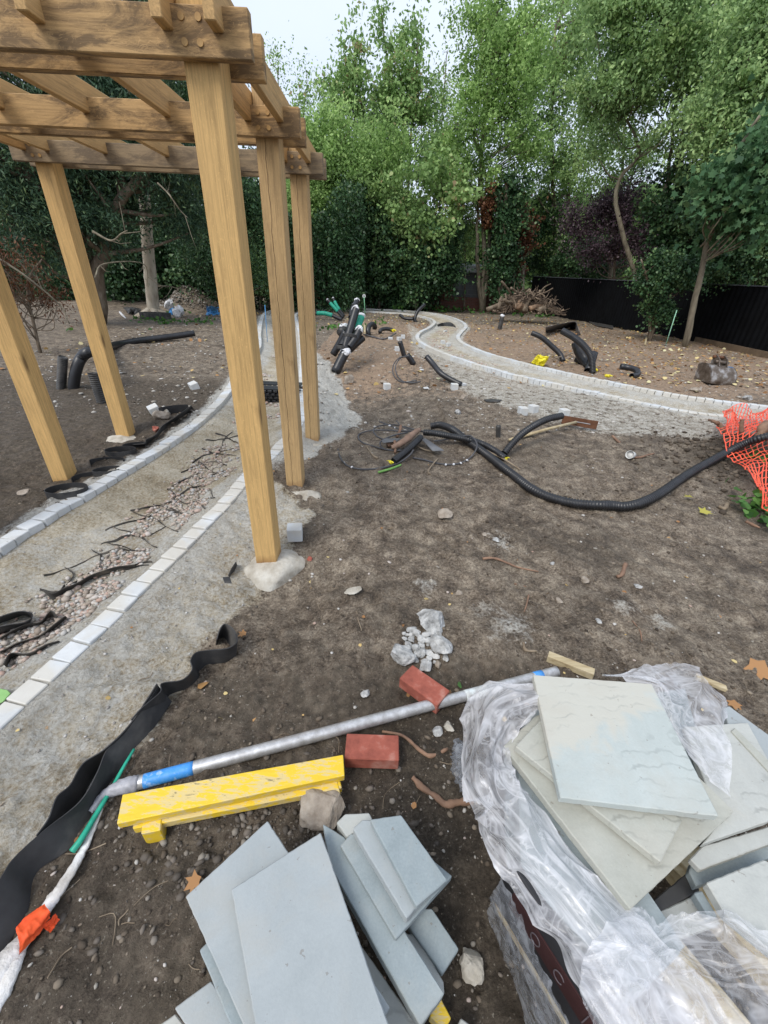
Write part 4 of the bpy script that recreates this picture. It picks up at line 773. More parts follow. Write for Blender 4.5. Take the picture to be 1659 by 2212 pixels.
def tape(f, x, y, s, label, h=.02):
    P = gp(f, x, y, h); V, F = rock(P, (s, s * .8, s * .7), int(x * 7 + y) % 999, 3, .6, 10); mb = MB(); mb.add(V, F)
    for k in range(3):
        a = random.uniform(0, 6.28); q = P + np.array([math.cos(a), math.sin(a), .1]) * s * 1.5; V, F = tube([P, (P + q) / 2 + (0, 0, s * .3), q], [s * .5, s * .35, s * .15], 5, squash=.3); mb.add(V, F)
    o = mb.build('yellow_tape', YEL, None, False); tag1(o, label, 'tape', 'knots of yellow tape')
tape('e', 510, 432, .028, 'knot of yellow tape on the duct end among the cable coils', .03); tape('e', 1528, 398, .03, 'yellow tape knot beside the upright duct', .03); tape('z5', 585, 643, .05, 'small yellow tag at the foot of the duct bunch', .04); tape('z5', 663, 680, .055, 'yellow flag standing by the kerb', .06); tape('z4', 790, 398, .07, 'yellow tape on the half ring of pipe', .1)
def cable(pts, r, label, mat=CABLE, cat='cable', name='cable'):
    V, F = tube(pts, r, 7); o = mesh_np(name, V, F, mat, None, True); fix_normals(o); return tag1(o, label, cat)
cable(gl('e', [(40, 320, .01), (60, 390, .01), (110, 455, .01), (200, 490, .01), (320, 497, .01), (450, 480, .01), (580, 440, .02), (680, 370, .05), (712, 325, .07)], .01), .0085, 'grey cable making the large loop in front of the driftwood')
cable(gl('e', [(800, 160, .1), (620, 158, .08), (450, 150, .06), (330, 153, .04), (240, 180, .02), (222, 215, .01), (260, 260, .01), (380, 300, .01), (500, 328, .01), (610, 330, .02)], .01), .0085, 'grey cable looping out to the left behind the driftwood')
cable(gl('e', [(720, 145, .08), (560, 104, .06), (430, 107, .05), (360, 140, .04), (370, 185, .03), (420, 222, .02), (500, 240, .03)], .01), .0085, 'inner grey cable loop behind the driftwood')
cable(gl('e', [(660, 170, .08), (540, 195, .07), (430, 245, .05), (420, 290, .02), (480, 325, .01), (600, 322, .02)], .01), .0085, 'small grey cable ring beside the grey offcut')
cable(gl('e', [(705, 395, .01), (800, 412, .01), (900, 440, .01), (1010, 455, .01), (1120, 445, .01), (1210, 400, .02), (1265, 330, .06), (1275, 270, .10), (1240, 215, .13), (1180, 200, .13), (1000, 232, .06), (890, 248, .03)], .01), .0085, 'grey cable making the large loop round the crossing ducts')
cable(gl('e', [(410, 75, .06), (480, 100, .06), (560, 132, .06), (620, 160, .07)], .01), .009, 'short grey cable end poking out behind the driftwood')
cable(gl('e', [(560, 65, .08), (600, 110, .08), (680, 150, .08)], .01), .008, 'thin dark cable end standing behind the driftwood')
mb = MB()
for x, y, h in ((460, 95, .06), (500, 110, .06), (550, 130, .06), (95, 438, .01), (165, 478, .01), (1000, 455, .01), (1070, 453, .01), (1133, 442, .01), (1190, 415, .02)):
    P = gp('e', x, y, h); V, F = rock(P, (.016, .012, .011), int(x), 2, .1, 3); mb.add(V, F)
o = mb.build('cable_markings', WHITEP); tag1(o, 'white tape wraps along the grey cables of the coil', 'tape')
# driftwood, offcuts
def limb(f, pts, radii, label, mat=STICKM, name='stick', cat='stick', seg=9, nz=.12, h=.01):
    P = gl(f, pts, h, 5); r = np.interp(np.linspace(0, 1, len(P)), np.linspace(0, 1, len(radii)), radii); r = r * (1 + nz * rng.normal(size=len(r))); V, F = tube(P, r, seg); V = V + rng.normal(size=V.shape) * radii[0] * .06
    o = mesh_np(name, V, F, mat, None, True); fix_normals(o); return tag1(o, label, cat)
limb('e', [(765, 145, .12), (700, 190, .11), (640, 240, .09), (580, 280, .06), (520, 305, .04)], [.022, .034, .036, .03, .02], 'gnarled brown branch lying over the cable coils', simple('driftwood', (.34, .22, .16), (.2, .13, .09), 8, .85, .6, 30), 'driftwood', 'branch', 10)
limb('e', [(600, 110, .11), (590, 160, .08), (565, 210, .05)], [.014, .018, .016], 'thin brown branch leaning behind the gnarled branch', STICKM, 'stick', 'stick'); limb('e', [(545, 245, .06), (552, 300, .03), (548, 350, .01)], [.014, .016, .012], 'short brown twig hanging in front of the gnarled branch'); limb('e', [(480, 285, .03), (530, 265, .03)], [.026, .022], 'brown wooden stump end under the cables')
slab('e', [(430, 240), (470, 222), (610, 222), (560, 248), (440, 262)], .06, .004, GREYS, 'torn flat grey plastic offcut under the gnarled branch', 'plastic_offcut', 'plastic offcut', bv=.0005)
slab('e', [(760, 200), (830, 228), (985, 330), (885, 332)], [.1, .06, .02, .02], .006, GREYS, 'grey ribbed plastic offcut leaning between the crossing ducts', 'plastic_offcut', 'plastic offcut', bv=.0005)
slab('z4', [(1350, 825), (1400, 822), (1465, 828), (1440, 838), (1370, 838)], .02, .012, BLKD, 'flat black offcut on the soil before the grey bank', 'plastic_offcut', 'plastic offcut')
slab('n', [(825, 360), (990, 362), (985, 372), (830, 368)], .01, .01, BLKD, 'thin black strip lying left of the netting', 'plastic_offcut', 'plastic offcut')
cable(gl('e', [(600, 458, .01), (520, 490, .01), (400, 525, .012)], .01), .011, 'bright green twig by the large cable loop', simple('green_twig', (.22, .42, .12), (.12, .28, .06), 20), 'twig', 'twig')
limb('e', [(700, 245, .04), (780, 310, .02), (900, 345, .005)], [.006, .007, .005], 'thin tan root curving in front of the short duct', TWIGM, 'root', 'root'); limb('e', [(1290, 290, .05), (1400, 350, .03), (1520, 410, .03), (1660, 500, .01)], [.008, .009, .009, .007], 'long thin cane running along the sweeping duct', TWIGM, 'cane', 'cane')
limb('e', [(290, 285, .01), (350, 370, .01), (395, 400, .01)], [.007, .008, .012], 'dry stalk lying inside the left cable loop', TWIGM, 'twig', 'twig'); limb('e', [(930, 400, .01), (870, 470, .02), (845, 520, .01), (870, 550, .005)], [.006, .007, .006, .004], 'branching root below the crossing ducts', TWIGM, 'root', 'root')
limb('z4', [(1665, 1035, .03), (1510, 1078, .02)], [.018, .015], 'pale wooden rod end on the soil by the ducts', TIMB, 'rod', 'rod')
# upright short pipe
def stub(f, top, base, r, label, name='pipe_stub', mat=BLKD, corr=False, capm=None, dY=0.0):
    B_ = gp(f, *base, 0); T_ = aty(f, *top, B_[1] + dY); d = (T_ - B_); T2 = empty(name, B_, label, 'pipe', CG); V, F = hollow([B_ - d * .2, T_], r, 14, .14, corr, r * .42); o = mesh_np('pipe', V, F, mat, T2, True); fix_normals(o)
    if capm is not None: V, F = rock(T_, (r * 1.15, r * 1.15, r * .8), int(top[0]), 3, .3, 6); o = mesh_np('end_cap', V, F, capm, T2)
    return T2
stub('e', (1468, 108), (1464, 205), .026, 'open grey pipe stub standing upright beyond the crossing ducts')
stub('z4', (1468, 305), (1448, 390), .075, 'leaning dark pipe stub with pale taped top in the middle distance', capm=WHITEP)
# left yard pipes
stub('z3', (272, 505), (265, 640), .058, 'upright black corrugated pipe at the left beside the smooth bend', corr=True)
stub('z3', (400, 575), (440, 700), .058, 'leaning black corrugated pipe just behind the rear left post', corr=True)
b0 = gp('z3', 318, 640, 0); Pl = [b0 - (0, 0, .1), b0, aty('z3', 330, 560, b0[1] + .03), aty('z3', 355, 505, b0[1] + .12), aty('z3', 400, 478, b0[1] + .35)]
Pl += [gp('z3', 480, 458, .09), gp('z3', 600, 435, .07), gp('z3', 720, 420, .09), gp('z3', 840, 403, .14)]
pipe(catmull(Pl, 8), .068, 'thick smooth black pipe bending out of the ground and lying over the left soil', 'smooth_pipe', BLK, 'pipe')
# pipe bundle on the mound
def bundle():
    Bz = gp('z7', 370, 1050, 0); Y0 = Bz[1]
    T = empty('duct_bundle', Bz, 'bundle of black and green corrugated ducts tied together on the soil', 'duct bundle')
    def d(a, b, r, mat, corr, y=(0, 0), capm=WHITEP, nm='duct'):
        A = aty('z7', *a, Y0 + y[0]); B_ = aty('z7', *b, Y0 + y[1]); V, F = hollow([A, (A + B_) / 2 + rng.normal(size=3) * .01, B_], r, 14, .12, corr, r * .42); o = mesh_np(nm, V, F, mat, T, True); fix_normals(o)
        if capm is not None:
            V, F = rock(B_, (r * 1.2, r * 1.2, r * 1.1), int(a[0]), 3, .4, 6); o = mesh_np('duct_end', V, F, capm, T)
    d((355, 1050), (480, 800), .085, BLK, False, (0, .15)); d((470, 760), (615, 265), .075, BLK, True, (.3, 1.2)); d((330, 830), (490, 540), .07, BLK, False, (.9, .9), None)
    d((520, 750), (660, 520), .075, BLK, True, (.35, .75)); d((540, 770), (700, 625), .06, BLK, True, (.5, .75), None); d((590, 560), (675, 360), .08, GREENP, True, (.9, 1.4)); d((430, 740), (560, 500), .07, BLK, True, (.3, .9), None)
    d((552, 370), (585, 240), .06, BLK, False, (1.6, 1.8), None); d((575, 235), (630, 160), .055, BLK, False, (1.8, 2.0)); d((420, 570), (470, 490), .09, BLKD, False, (1.2, 1.3))
    for (a, b) in (((455, 570), (620, 590)), ((370, 720), (530, 750))):
        for k in range(4):
            A = aty('z7', a[0], a[1] + k * 9, Y0 + .15); B_ = aty('z7', b[0], b[1] + k * 9, Y0 + .2); M_ = (A + B_) / 2 + np.array([0, -.05, .02]); V, F = tube(catmull([A, M_, B_], 4), .012, 6); o = mesh_np('tie_strap', V, F, BLKD, T, True)
bundle()
def gpipe(a, mid_, b, r, label, cap=True, split=.5):
    B_ = gp('z7', *b, r * .6); T = empty('green_duct', B_, label, 'duct', 'green wrapped ducts on the far soil'); A = aty('z7', *a, B_[1] + .25); M_ = aty('z7', *mid_, B_[1] + .12) ; P = catmull([B_, M_, A], 8)
    V, F = hollow(P, r, 12); o = mesh_np('pipe', V, F, BLK, T, True); fix_normals(o); n = len(P); i0, i1 = int(n * .3), int(n * .85); V, F = hollow(P[i0:i1], r * 1.08, 12, .05); o = mesh_np('green_wrap', V, F, GREENP, T, True); fix_normals(o)
    V, F = rock(P[-1], (r, r, r), 3, 2, .4, 4); mesh_np('end_cap', V, F, WHITEP, T)
gpipe((262, 150), (350, 250), (455, 370), .06, 'left one of two green wrapped ducts leaning together on the far soil'); gpipe((330, 130), (380, 230), (465, 350), .06, 'right one of two green wrapped ducts leaning together on the far soil'); gpipe((60, 318), (250, 320), (440, 395), .07, 'green and black duct lying low just right of the rear post')
def arc(f, L, r, label, mat=BLK, name='conduit', y=None, base=None, corr=False):
    B_ = gp(f, *base, 0); pts = []
    for i, p in enumerate(L): pts.append(aty(f, p[0], p[1], B_[1] + (p[2] if len(p) > 2 else 0)))
    o = pipe(catmull(pts, 8), r, label, name, mat, 'conduit', corr, 12, CG); return o
arc('z7', [(775, 590), (765, 540), (775, 480, .1), (810, 450, .2), (845, 470, .3), (848, 500, .35)], .07, 'curled black pipe end like a hook on the far soil', base=(775, 590))
arc('z7', [(915, 560), (915, 530), (960, 510, .1), (1020, 510, .15), (1080, 530, .15)], .055, 'half ring of black pipe with yellow tape on the far soil', base=(915, 570))
arc('z7', [(1370, 430), (1345, 400, .0), (1370, 310, .1), (1420, 250, .2), (1470, 205, .3)], .06, 'thin black conduit curving up near the far kerb', base=(1345, 420))
arc('z7', [(1160, 340, .3), (1230, 380, .1), (1330, 385)], .06, 'dark pipe lying on the soil by the far upright conduit', base=(1330, 420))
arc('z7', [(1220, 880), (1200, 800), (1160, 665)], .05, 'short straight black conduit leaning left above the cable loop', base=(1205, 860))
arc('z7', [(1330, 950), (1300, 900), (1250, 830)], .055, 'short fat black conduit beside the cable loop', base=(1330, 950))
arc('z4', [(995, 560, .4), (1030, 600, .3), (1080, 660, .1), (1140, 700, 0), (1210, 735, -.1)], .045, 'long black conduit arching down to a loose sett by the path', base=(1180, 735))
cable(gl('z7', [(1245, 850, .2), (1150, 870, .18), (1090, 940, .1), (1070, 1020, .05), (1090, 1100, .02), (1170, 1165, .02), (1300, 1180, .02), (1420, 1165, .02)], .02), .010, 'outer grey cable loop hanging from the short conduits')
cable(gl('z7', [(1240, 845, .2), (1160, 880, .16), (1110, 960, .1), (1110, 1040, .05), (1150, 1120, .02), (1230, 1170, .02), (1370, 1150, .02)], .02), .010, 'inner grey cable loop hanging from the short conduits')
cable(gl('z7', [(700, 570, .05), (760, 590, .03), (850, 615, .02), (960, 635, .02), (1050, 600, .03), (1110, 560, .08)], .02), .02, 'grey cable joining the curled pipes on the far soil')
cable(gl('z7', [(740, 370, .02), (850, 372, .02), (940, 360, .02), (1000, 340, .03), (1050, 375, .02), (1180, 365, .03)], .02), .012, 'pale string trailing over the far soil', TWIGM, 'string', 'string')
# right hand ducts
arc('z5', [(188, 412, .4), (250, 440, .3), (320, 500, .2), (365, 545, .1), (385, 590)], .055, 'arched black conduit left of the duct bunch by the right kerb', base=(385, 590))
arc('z5', [(380, 400, .6), (450, 440, .4), (520, 500, .2), (560, 570, .1), (568, 660)], .065, 'tall arched black duct of the bunch by the right kerb', base=(568, 662), corr=True)
arc('z5', [(470, 470, .5), (490, 530, .4), (520, 580, .3), (550, 620, .1)], .11, 'thick black duct at the back of the bunch by the right kerb', base=(545, 640)); arc('z5', [(575, 535, .3), (560, 590, .2), (540, 650)], .08, 'short black duct leaning right in the bunch by the right kerb', base=(540, 655)); arc('z5', [(470, 570, .4), (500, 590, .3), (530, 610, .2)], .08, 'low dark duct end in the bunch by the right kerb', base=(530, 620))
arc('z5', [(740, 622, .3), (790, 628, .25), (840, 645, .1), (845, 672, .0), (810, 682, -.1)], .055, 'S shaped black pipe lying near the digger bucket', base=(830, 690))
cable(gl('z5', [(340, 570, .1), (400, 550, .1), (470, 530, .12)], .02), .014, 'pale cable beside the arched black conduit', TWIGM)
# yellow plastic bag
P = gp('z5', 240, 585, .1); V, F = rock(P, (.21, .17, .15), 77, 4, .9, 16); V = V + .008 * rng.normal(size=V.shape); o = mesh_np('yellow_plastic', V, F, YEL, None, False); tag1(o, 'crumpled yellow plastic sheet lying behind the right kerb', 'plastic sheet')
# grey strip bent behind ducts
def strip2(f, A, B_, th, mat, label, name='edging_strip', cat='edging strip', n=7, hA=None, hB=None):
    """band between two rails: rail points are (x, y, height above the ground)"""
    a = gl(f, A, .1, n); b = gl(f, B_, .0, n); m = min(len(a), len(b)); rs = lambda q: np.stack([np.interp(np.linspace(0, 1, m), np.linspace(0, 1, len(q)), q[:, k]) for k in range(3)], 1); a = rs(a); b = rs(b)
    t = np.gradient((a + b) / 2, axis=0); nn = np.cross(t, a - b); nn /= np.linalg.norm(nn, axis=1)[:, None] + 1e-9; k = nn * th / 2
    ring = [a + k, a - k, b - k, b + k]; V = np.stack(ring, 1).reshape(-1, 3); F = [[i * 4 + j, i * 4 + (j + 1) % 4, (i + 1) * 4 + (j + 1) % 4, (i + 1) * 4 + j] for i in range(m - 1) for j in range(4)] + [[3, 2, 1, 0], [(m - 1) * 4 + j for j in range(4)]]
    o = mesh_np(name, V, F, mat, None, True); fix_normals(o)
    e = o.modifiers.new('edges', 'EDGE_SPLIT'); e.split_angle = math.radians(50)
    return tag1(o, label, cat)
strip2('z5', [(275, 378, .3), (340, 362, .3), (400, 350, .3), (455, 342, .32), (470, 355, .3), (480, 390, .25), (495, 425, .1)], [(275, 408, 0), (340, 395, 0), (400, 385, 0), (440, 378, 0), (455, 390, 0), (462, 415, 0), (470, 430, 0)], .01, GREYS, 'grey edging strip folded over on the soil before the fence')
# foreground black strips
strip2('g', [(655, -30, .10), (560, 110, .10), (450, 222, .10), (402, 330, .10), (330, 450, .10), (180, 570, .09), (60, 680, .09), (5, 760, .09), (-120, 960, .09)],
       [(712, 35, 0), (640, 140, 0), (540, 270, 0), (480, 340, 0), (415, 440, 0), (300, 630, 0), (150, 745, 0), (110, 910, 0), (0, 1090, 0)], .004, RUBB, 'wide black edging strip running down the left foreground beside the green cord')
strip2('g', [(650, -40, .11), (545, 120, .11), (440, 226, .11), (345, 290, .11), (290, 380, .11), (235, 430, .11), (200, 520, .1), (150, 590, .09)],
       [(670, 0, 0), (600, 120, 0), (500, 230, 0), (400, 330, 0), (350, 420, 0), (290, 490, 0), (250, 570, 0), (220, 620, 0)], .004, RUBB, 'second black strip folded behind the wide strip in the left foreground')
strip2('z6', [(1225, 900, .11), (1245, 840, .11), (1275, 813, .11), (1325, 850, .11), (1342, 910, .11), (1290, 950, .11), (1200, 960, .11), (1110, 975, .11), (1078, 1020, .11), (1085, 1075, .10), (1030, 1130, .10), (915, 1150, .11), (905, 1200, .11), (800, 1290, .11), (740, 1355, .11)],
       [(1222, 935, 0), (1240, 900, 0), (1268, 890, 0), (1290, 920, 0), (1335, 985, 0), (1290, 1025, 0), (1210, 1040, 0), (1150, 1060, 0), (1125, 1090, 0), (1120, 1120, 0), (1060, 1175, 0), (960, 1215, 0), (945, 1270, 0), (870, 1340, 0), (800, 1400, 0)], .004, RUBB, 'curled end of the black edging strip, looping beside the grey dust')
# honeycomb strips by the left kerb
def hoop(f, c, rx, ry, h, label, a0=0, a1=6.28, rot=0, name='geocell_strip'):
    """curved band standing on edge"""
    P = gp(f, *c, 0); t = np.linspace(a0, a1, 28); X = P[0] + rx * np.cos(t) * math.cos(rot) - ry * np.sin(t) * math.sin(rot); Y = P[1] + rx * np.cos(t) * math.sin(rot) + ry * np.sin(t) * math.cos(rot)
    z = tz(X, Y); z = np.full_like(z, z.min() - .01); L = np.stack([X, Y, z], 1); up = np.array([0, 0, h]); tt = np.gradient(L, axis=0); nn = np.cross(tt, up); nn /= np.linalg.norm(nn, axis=1)[:, None]; k = nn * .0022
    ring = [L + up + k, L + up - k, L - k, L + k]; V = np.stack(ring, 1).reshape(-1, 3); m = len(L); F = [[i * 4 + j, i * 4 + (j + 1) % 4, (i + 1) * 4 + (j + 1) % 4, (i + 1) * 4 + j] for i in range(m - 1) for j in range(4)] + [[3, 2, 1, 0], [(m - 1) * 4 + j for j in range(4)]]
    o = mesh_np(name, V, F, RUBB, None, False); fix_normals(o); tag1(o, label, 'edging strip', 'black cell strips standing along the left kerb')
hoop('l', (600, 815), .14, .09, .09, 'large black hoop of plastic strip beside the nearest left post', 0, 6.28, .3); hoop('l', (800, 690), .13, .09, .055, 'low black curl between the left kerb and the two left posts', .3, 3.4, .3); hoop('l', (960, 640), .11, .06, .065, 'black curl close against the left kerb', 0, 6.28, .4)
hoop('l', (960, 560), .14, .06, .065, 'dark strip curl in front of the loose concrete slab', -.3, 3.3, .2); hoop('l', (1080, 480), .13, .08, .07, 'black curl in front of the rear left footing', 0, 6.28, .2); hoop('l', (1200, 430), .10, .05, .08, 'small strip curl right of the rear left footing', .3, 3.6, .5)
strip2('l', [(1180, 395, .05), (1280, 385, .06), (1300, 350, .06), (1380, 310, .06), (1440, 230, .07), (1500, 190, .07), (1530, 170, .09), (1600, 120, .1), (1700, 50, .1)], [(1185, 405, 0), (1290, 400, 0), (1320, 380, 0), (1400, 325, 0), (1460, 260, 0), (1510, 210, 0), (1550, 190, 0), (1620, 150, 0), (1720, 80, 0)], .004, RUBB, 'twisted black strip trailing back along the left kerb', 'geocell_strip')
hoop('l', (1560, 130), .16, .05, .11, 'leaning black fold of strip among the rubble by the left kerb', .2, 3.8, .6)
strip2('z4', [(1060, 362, .06), (1090, 350, .10), (1140, 346, .12), (1165, 360, .08), (1175, 372, .05)], [(1065, 372, 0), (1100, 370, 0), (1135, 372, 0), (1160, 375, 0), (1178, 378, 0)], .01, RUBB, 'black strip bunched in the bend of the far path', 'geocell_strip')

# ================================================================== SMALL GROUND STUFF
def scat(n, xr, yr, seed, keep=None):
    r = np.random.default_rng(seed); x = r.uniform(*xr, n); y = yr[0] * (yr[1] / yr[0]) ** r.random(n); 
    if keep is not None: k = keep(x, y, r); x, y = x[k], y[k]
    return x, y, r
def inpath(x, y): return inpoly(x, y, PATHPOLY)
GRAVP = [gpoly([('z6', 480, 470), ('z6', 600, 350), ('z6', 760, 190), ('z6', 900, 60), ('z6', 980, -20), ('z3', 900, 870), ('z3', 1040, 850), ('z3', 1020, 980), ('z6', 1240, 30), ('z6', 1160, 130), ('z6', 1010, 270), ('z6', 870, 400), ('z6', 780, 500), ('z6', 640, 640), ('z6', 520, 740), ('z6', 350, 870), ('z6', 240, 960), ('z6', 0, 1060), ('z6', -200, 1150), ('z6', -200, 900), ('z6', 0, 800), ('z6', 200, 720), ('z6', 200, 620), ('z6', 330, 560)])]
def ingrav(x, y, pad=0): return inpoly(x, y, GRAVP[0])
x, y, r = scat(26000, (-3.6, -.6), (.9, 4.6), 11, lambda x, y, r: (fbm(x * 5, y * 5, 3) + .35 > .18) & (ingrav(x, y) | ((r.random(len(x)) < .10) & inpath(x, y) & ingrav(x + .1, y))))
S = r.uniform(.007, .018, len(x)) * (1 + .5 * (r.random(len(x)) > .93)); o = scatter_rocks('path_gravel', np.stack([x, y, tz(x, y) + S * .35], 1), S, r.random(len(x)), GRAV, 1, .75, 2, True); setp(o, 'pinkish rounded gravel filling the cells down the middle of the path', 'gravel', kind='stuff')
x, y, r = scat(16000, (-3.5, 5.5), (4.6, 17), 12, lambda x, y, r: inpath(x, y) & (segdist(x, y, INNER) > .28) & (segdist(x, y, OUTER) > .28) & ((x < -1.0) | ((x > 1) & (y > 8.5) & (x < 4.2))) & (fbm(x * 3, y * 3, 2) > -.08))
S = r.uniform(.014, .034, len(x)); o = scatter_rocks('path_rubble', np.stack([x, y, tz(x, y) + S * .3], 1), S, np.clip(r.random(len(x)) * .5 + .4, 0, 1), GRAV, 1, .6, 3); setp(o, 'pale rubble covering the bottom of the far path', 'rubble', kind='stuff')
# pebbles and clods over the soil
out = lambda x, y: ~inpath(x, y)
x, y, r = scat(15000, (-2.6, 3.6), (.25, 5.5), 13, lambda x, y, r: out(x, y) & ~inpoly(x, y, DUST) & ~inpoly(x, y, HAUN) & (r.random(len(x)) < .10 + 2.0 * np.clip(fbm(x * 2.2, y * 2.2, 4) + .04, 0, 1)))
S = .0016 + .0075 * r.random(len(x)) ** 3.6 * (1 + .3 * y); o = scatter_rocks('small_pebbles', np.stack([x, y, tz(x, y) + S * .25], 1), S, r.random(len(x)) * .92 + .08 * r.random(len(x)), PEBB, 1, .6, 4); setp(o, 'small pale and brown pebbles scattered over the near soil', 'pebbles', kind='stuff')
x, y, r = scat(62000, (-3.2, 4.6), (.3, 8), 14, lambda x, y, r: out(x, y) & ~inpoly(x, y, DUST) & ~inpoly(x, y, HAUN) & ~inpoly(x, y, GREY2) & (r.random(len(x)) < .06 + 2.2 * np.clip(fbm(x * 1.9 + 9, y * 1.9, 4) + .03, 0, 1)))
S = .003 + .014 * r.random(len(x)) ** 3.5 * (.7 + .12 * y); o = scatter_rocks('soil_crumbs', np.stack([x, y, tz(x, y) + S * .2], 1), S, r.random(len(x)), CLOD, 1, .6, 5); setp(o, 'brown crumbs of earth over the bare soil', 'soil', kind='stuff')
# dense dark pebbles beneath the yellow timber
C0 = gp('h', 700, 760); x, y, r = scat(2600, (-.95, .25), (.35, .95), 15, lambda x, y, r: r.random(len(x)) < np.exp(-((x + .38) ** 2 / .16 + (y - .72) ** 2 / .02)) + .06)
S = .004 + .013 * r.random(len(x)) ** 3; o = scatter_rocks('dark_pebbles', np.stack([x, y, tz(x, y) + S * .15], 1), S, r.random(len(x)) ** 2.2 * .55, PEBB, 1, .7, 6, False); setp(o, 'wet dark pebbles and lumps under and below the yellow timber', 'pebbles', kind='stuff')
# crushed stone in the dust by the footing and by the strip
x, y, r = scat(16000, (-1.9, -.2), (.9, 4.6), 16, lambda x, y, r: out(x, y) & inpoly(x, y, DUST) & (r.random(len(x)) < .1 + 1.5 * np.clip(fbm(x * 3, y * 3, 3) + .05, 0, 1)))
S = .002 + .007 * r.random(len(x)) ** 2.5; o = scatter_rocks('crushed_stone', np.stack([x, y, tz(x, y) + S * .25], 1), S, r.random(len(x)), CRUSH, 1, .6, 7); setp(o, 'grey crushed stone in the dusty strip beside the inner kerb', 'crushed stone', kind='stuff')
x, y, r = scat(9000, (-3.4, -.9), (.9, 4.6), 18, lambda x, y, r: inpath(x, y) & (r.random(len(x)) < .1 + 1.4 * np.clip(fbm(x * 3 + 4, y * 3, 3) + .05, 0, 1)))
S = .002 + .006 * r.random(len(x)) ** 2.5; o = scatter_rocks('crushed_stone', np.stack([x, y, tz(x, y) + S * .25], 1), S, r.random(len(x)), CRUSH, 1, .6, 8); setp(o, 'fine grey stone crumbs on the sandy bed of the near path', 'crushed stone', kind='stuff')
x, y, r = scat(9000, (-7, 11), (4.5, 20), 17, lambda x, y, r: out(x, y))
S = .008 + .03 * r.random(len(x)) ** 4; o = scatter_rocks('far_pebbles', np.stack([x, y, tz(x, y) + S * .2], 1), S, r.random(len(x)) * .6 + .3, PEBB, 1, .5, 9); setp(o, 'pale stones dotted over the brown soil farther back', 'pebbles', kind='stuff')
for nm, (mx_, my_, rr, hh), cnt, sd_ in (('spoil_heap_stones', MOUNDS[0], 2200, 20),):
    r = np.random.default_rng(sd_); a = r.uniform(0, 6.28, cnt); q = rr * 1.3 * np.sqrt(r.random(cnt)); x = mx_ + q * np.cos(a); y = my_ + q * np.sin(a); S = .012 + .05 * r.random(cnt) ** 3
    o = scatter_rocks(nm, np.stack([x, y, tz(x, y) + S * .2], 1), S, r.random(cnt) * .75, PEBB, 1, .7, 21); setp(o, 'stones and earth on the small spoil heap by the pale trunk', 'stones', kind='stuff')
# leaves
def leafmat(name, stops, trans=.35, rough=.6):
    m, n, b = newmat(name); a = N(n, 'ShaderNodeAttribute', attribute_name='tint'); r = ramp(n, stops); n.links.new(a.outputs['Fac'], r.inputs['Fac']); n.links.new(r.outputs['Color'], b.inputs['Base Color']); b.inputs['Roughness'].default_value = rough; b.inputs['Specular IOR Level'].default_value = .35
    t = n.nodes.new('ShaderNodeBsdfTranslucent'); n.links.new(mixc(n, .5, r.outputs['Color'], (.25, .42, .04), 'ADD'), t.inputs['Color']) if False else n.links.new(r.outputs['Color'], t.inputs['Color'])
    mx = n.nodes.new('ShaderNodeMixShader'); mx.inputs[0].default_value = trans; n.links.new(b.outputs[0], mx.inputs[1]); n.links.new(t.outputs[0], mx.inputs[2]); n.links.new(mx.outputs[0], n.nodes['Material Output'].inputs['Surface']); return m
SHAPES = {'rhomb': np.array([[0, 0], [.28, .45], [0, 1], [-.28, .45]]), 'broad': np.array([[0, 0], [.42, .3], [.32, .75], [0, 1], [-.32, .75], [-.42, .3]]),
          'narrow': np.array([[0, 0], [.13, .4], [0, 1], [-.13, .4]]), 'lobed': np.array([[0, 0], [.2, .15], [.55, .2], [.32, .42], [.5, .75], [.2, .65], [0, 1], [-.2, .65], [-.5, .75], [-.32, .42], [-.55, .2], [-.2, .15]])}
def leaves(name, P, size, tint, mat, shape='rhomb', seed=1, up=None, droop=0.0, parent=None, flat=0.0, origin=None):
    """many leaf faces; up = preferred axis for the leaf tip"""
    r = np.random.default_rng(seed); n = len(P); T_ = SHAPES[shape]; k = len(T_)
    d = r.normal(size=(n, 3)); d /= np.linalg.norm(d, axis=1)[:, None]
    if up is not None: d = d + np.asarray(up); d /= np.linalg.norm(d, axis=1)[:, None]
    d[:, 2] -= droop; d[:, 2] *= (1 - flat); d /= np.linalg.norm(d, axis=1)[:, None]
    q = r.normal(size=(n, 3)); 
    if flat: q[:, 2] *= (1 - flat)
    s = q - d * (q * d).sum(1)[:, None]; s /= np.linalg.norm(s, axis=1)[:, None]; size = np.asarray(size) * np.ones(n)
    V = P[:, None] + size[:, None, None] * (T_[None, :, 1:2] * d[:, None] + T_[None, :, 0:1] * s[:, None])
    nn = np.cross(d, s); V += (size[:, None] * .12 * (np.abs(T_[:, 0])[None] * 2.2))[..., None] * nn[:, None]
    F = np.arange(n * k).reshape(n, k); return mesh_np(name, V.reshape(-1, 3), F, mat, parent, False, origin, {'tint': np.repeat(tint, k)})
DEAD = leafmat('dead_leaves', [(0, (.20, .10, .04)), (.4, (.42, .22, .09)), (.7, (.60, .45, .18)), (1, (.62, .58, .35))], .1)
x, y, r = scat(5200, (-7, 11), (6.5, 22), 30, lambda x, y, r: out(x, y) & (r.random(len(x)) < .12 + .9 * sst(2, 6, x) * sst(6, 9, y) + .6 * sst(14, 18, y)))
o = leaves('fallen_leaves', np.stack([x, y, tz(x, y) + .015], 1), .05 + .05 * r.random(len(x)), r.random(len(x)), DEAD, 'broad', 31, flat=.85); setp(o, 'fallen brown and yellow leaves over the soil before the fence', 'leaves', kind='stuff')
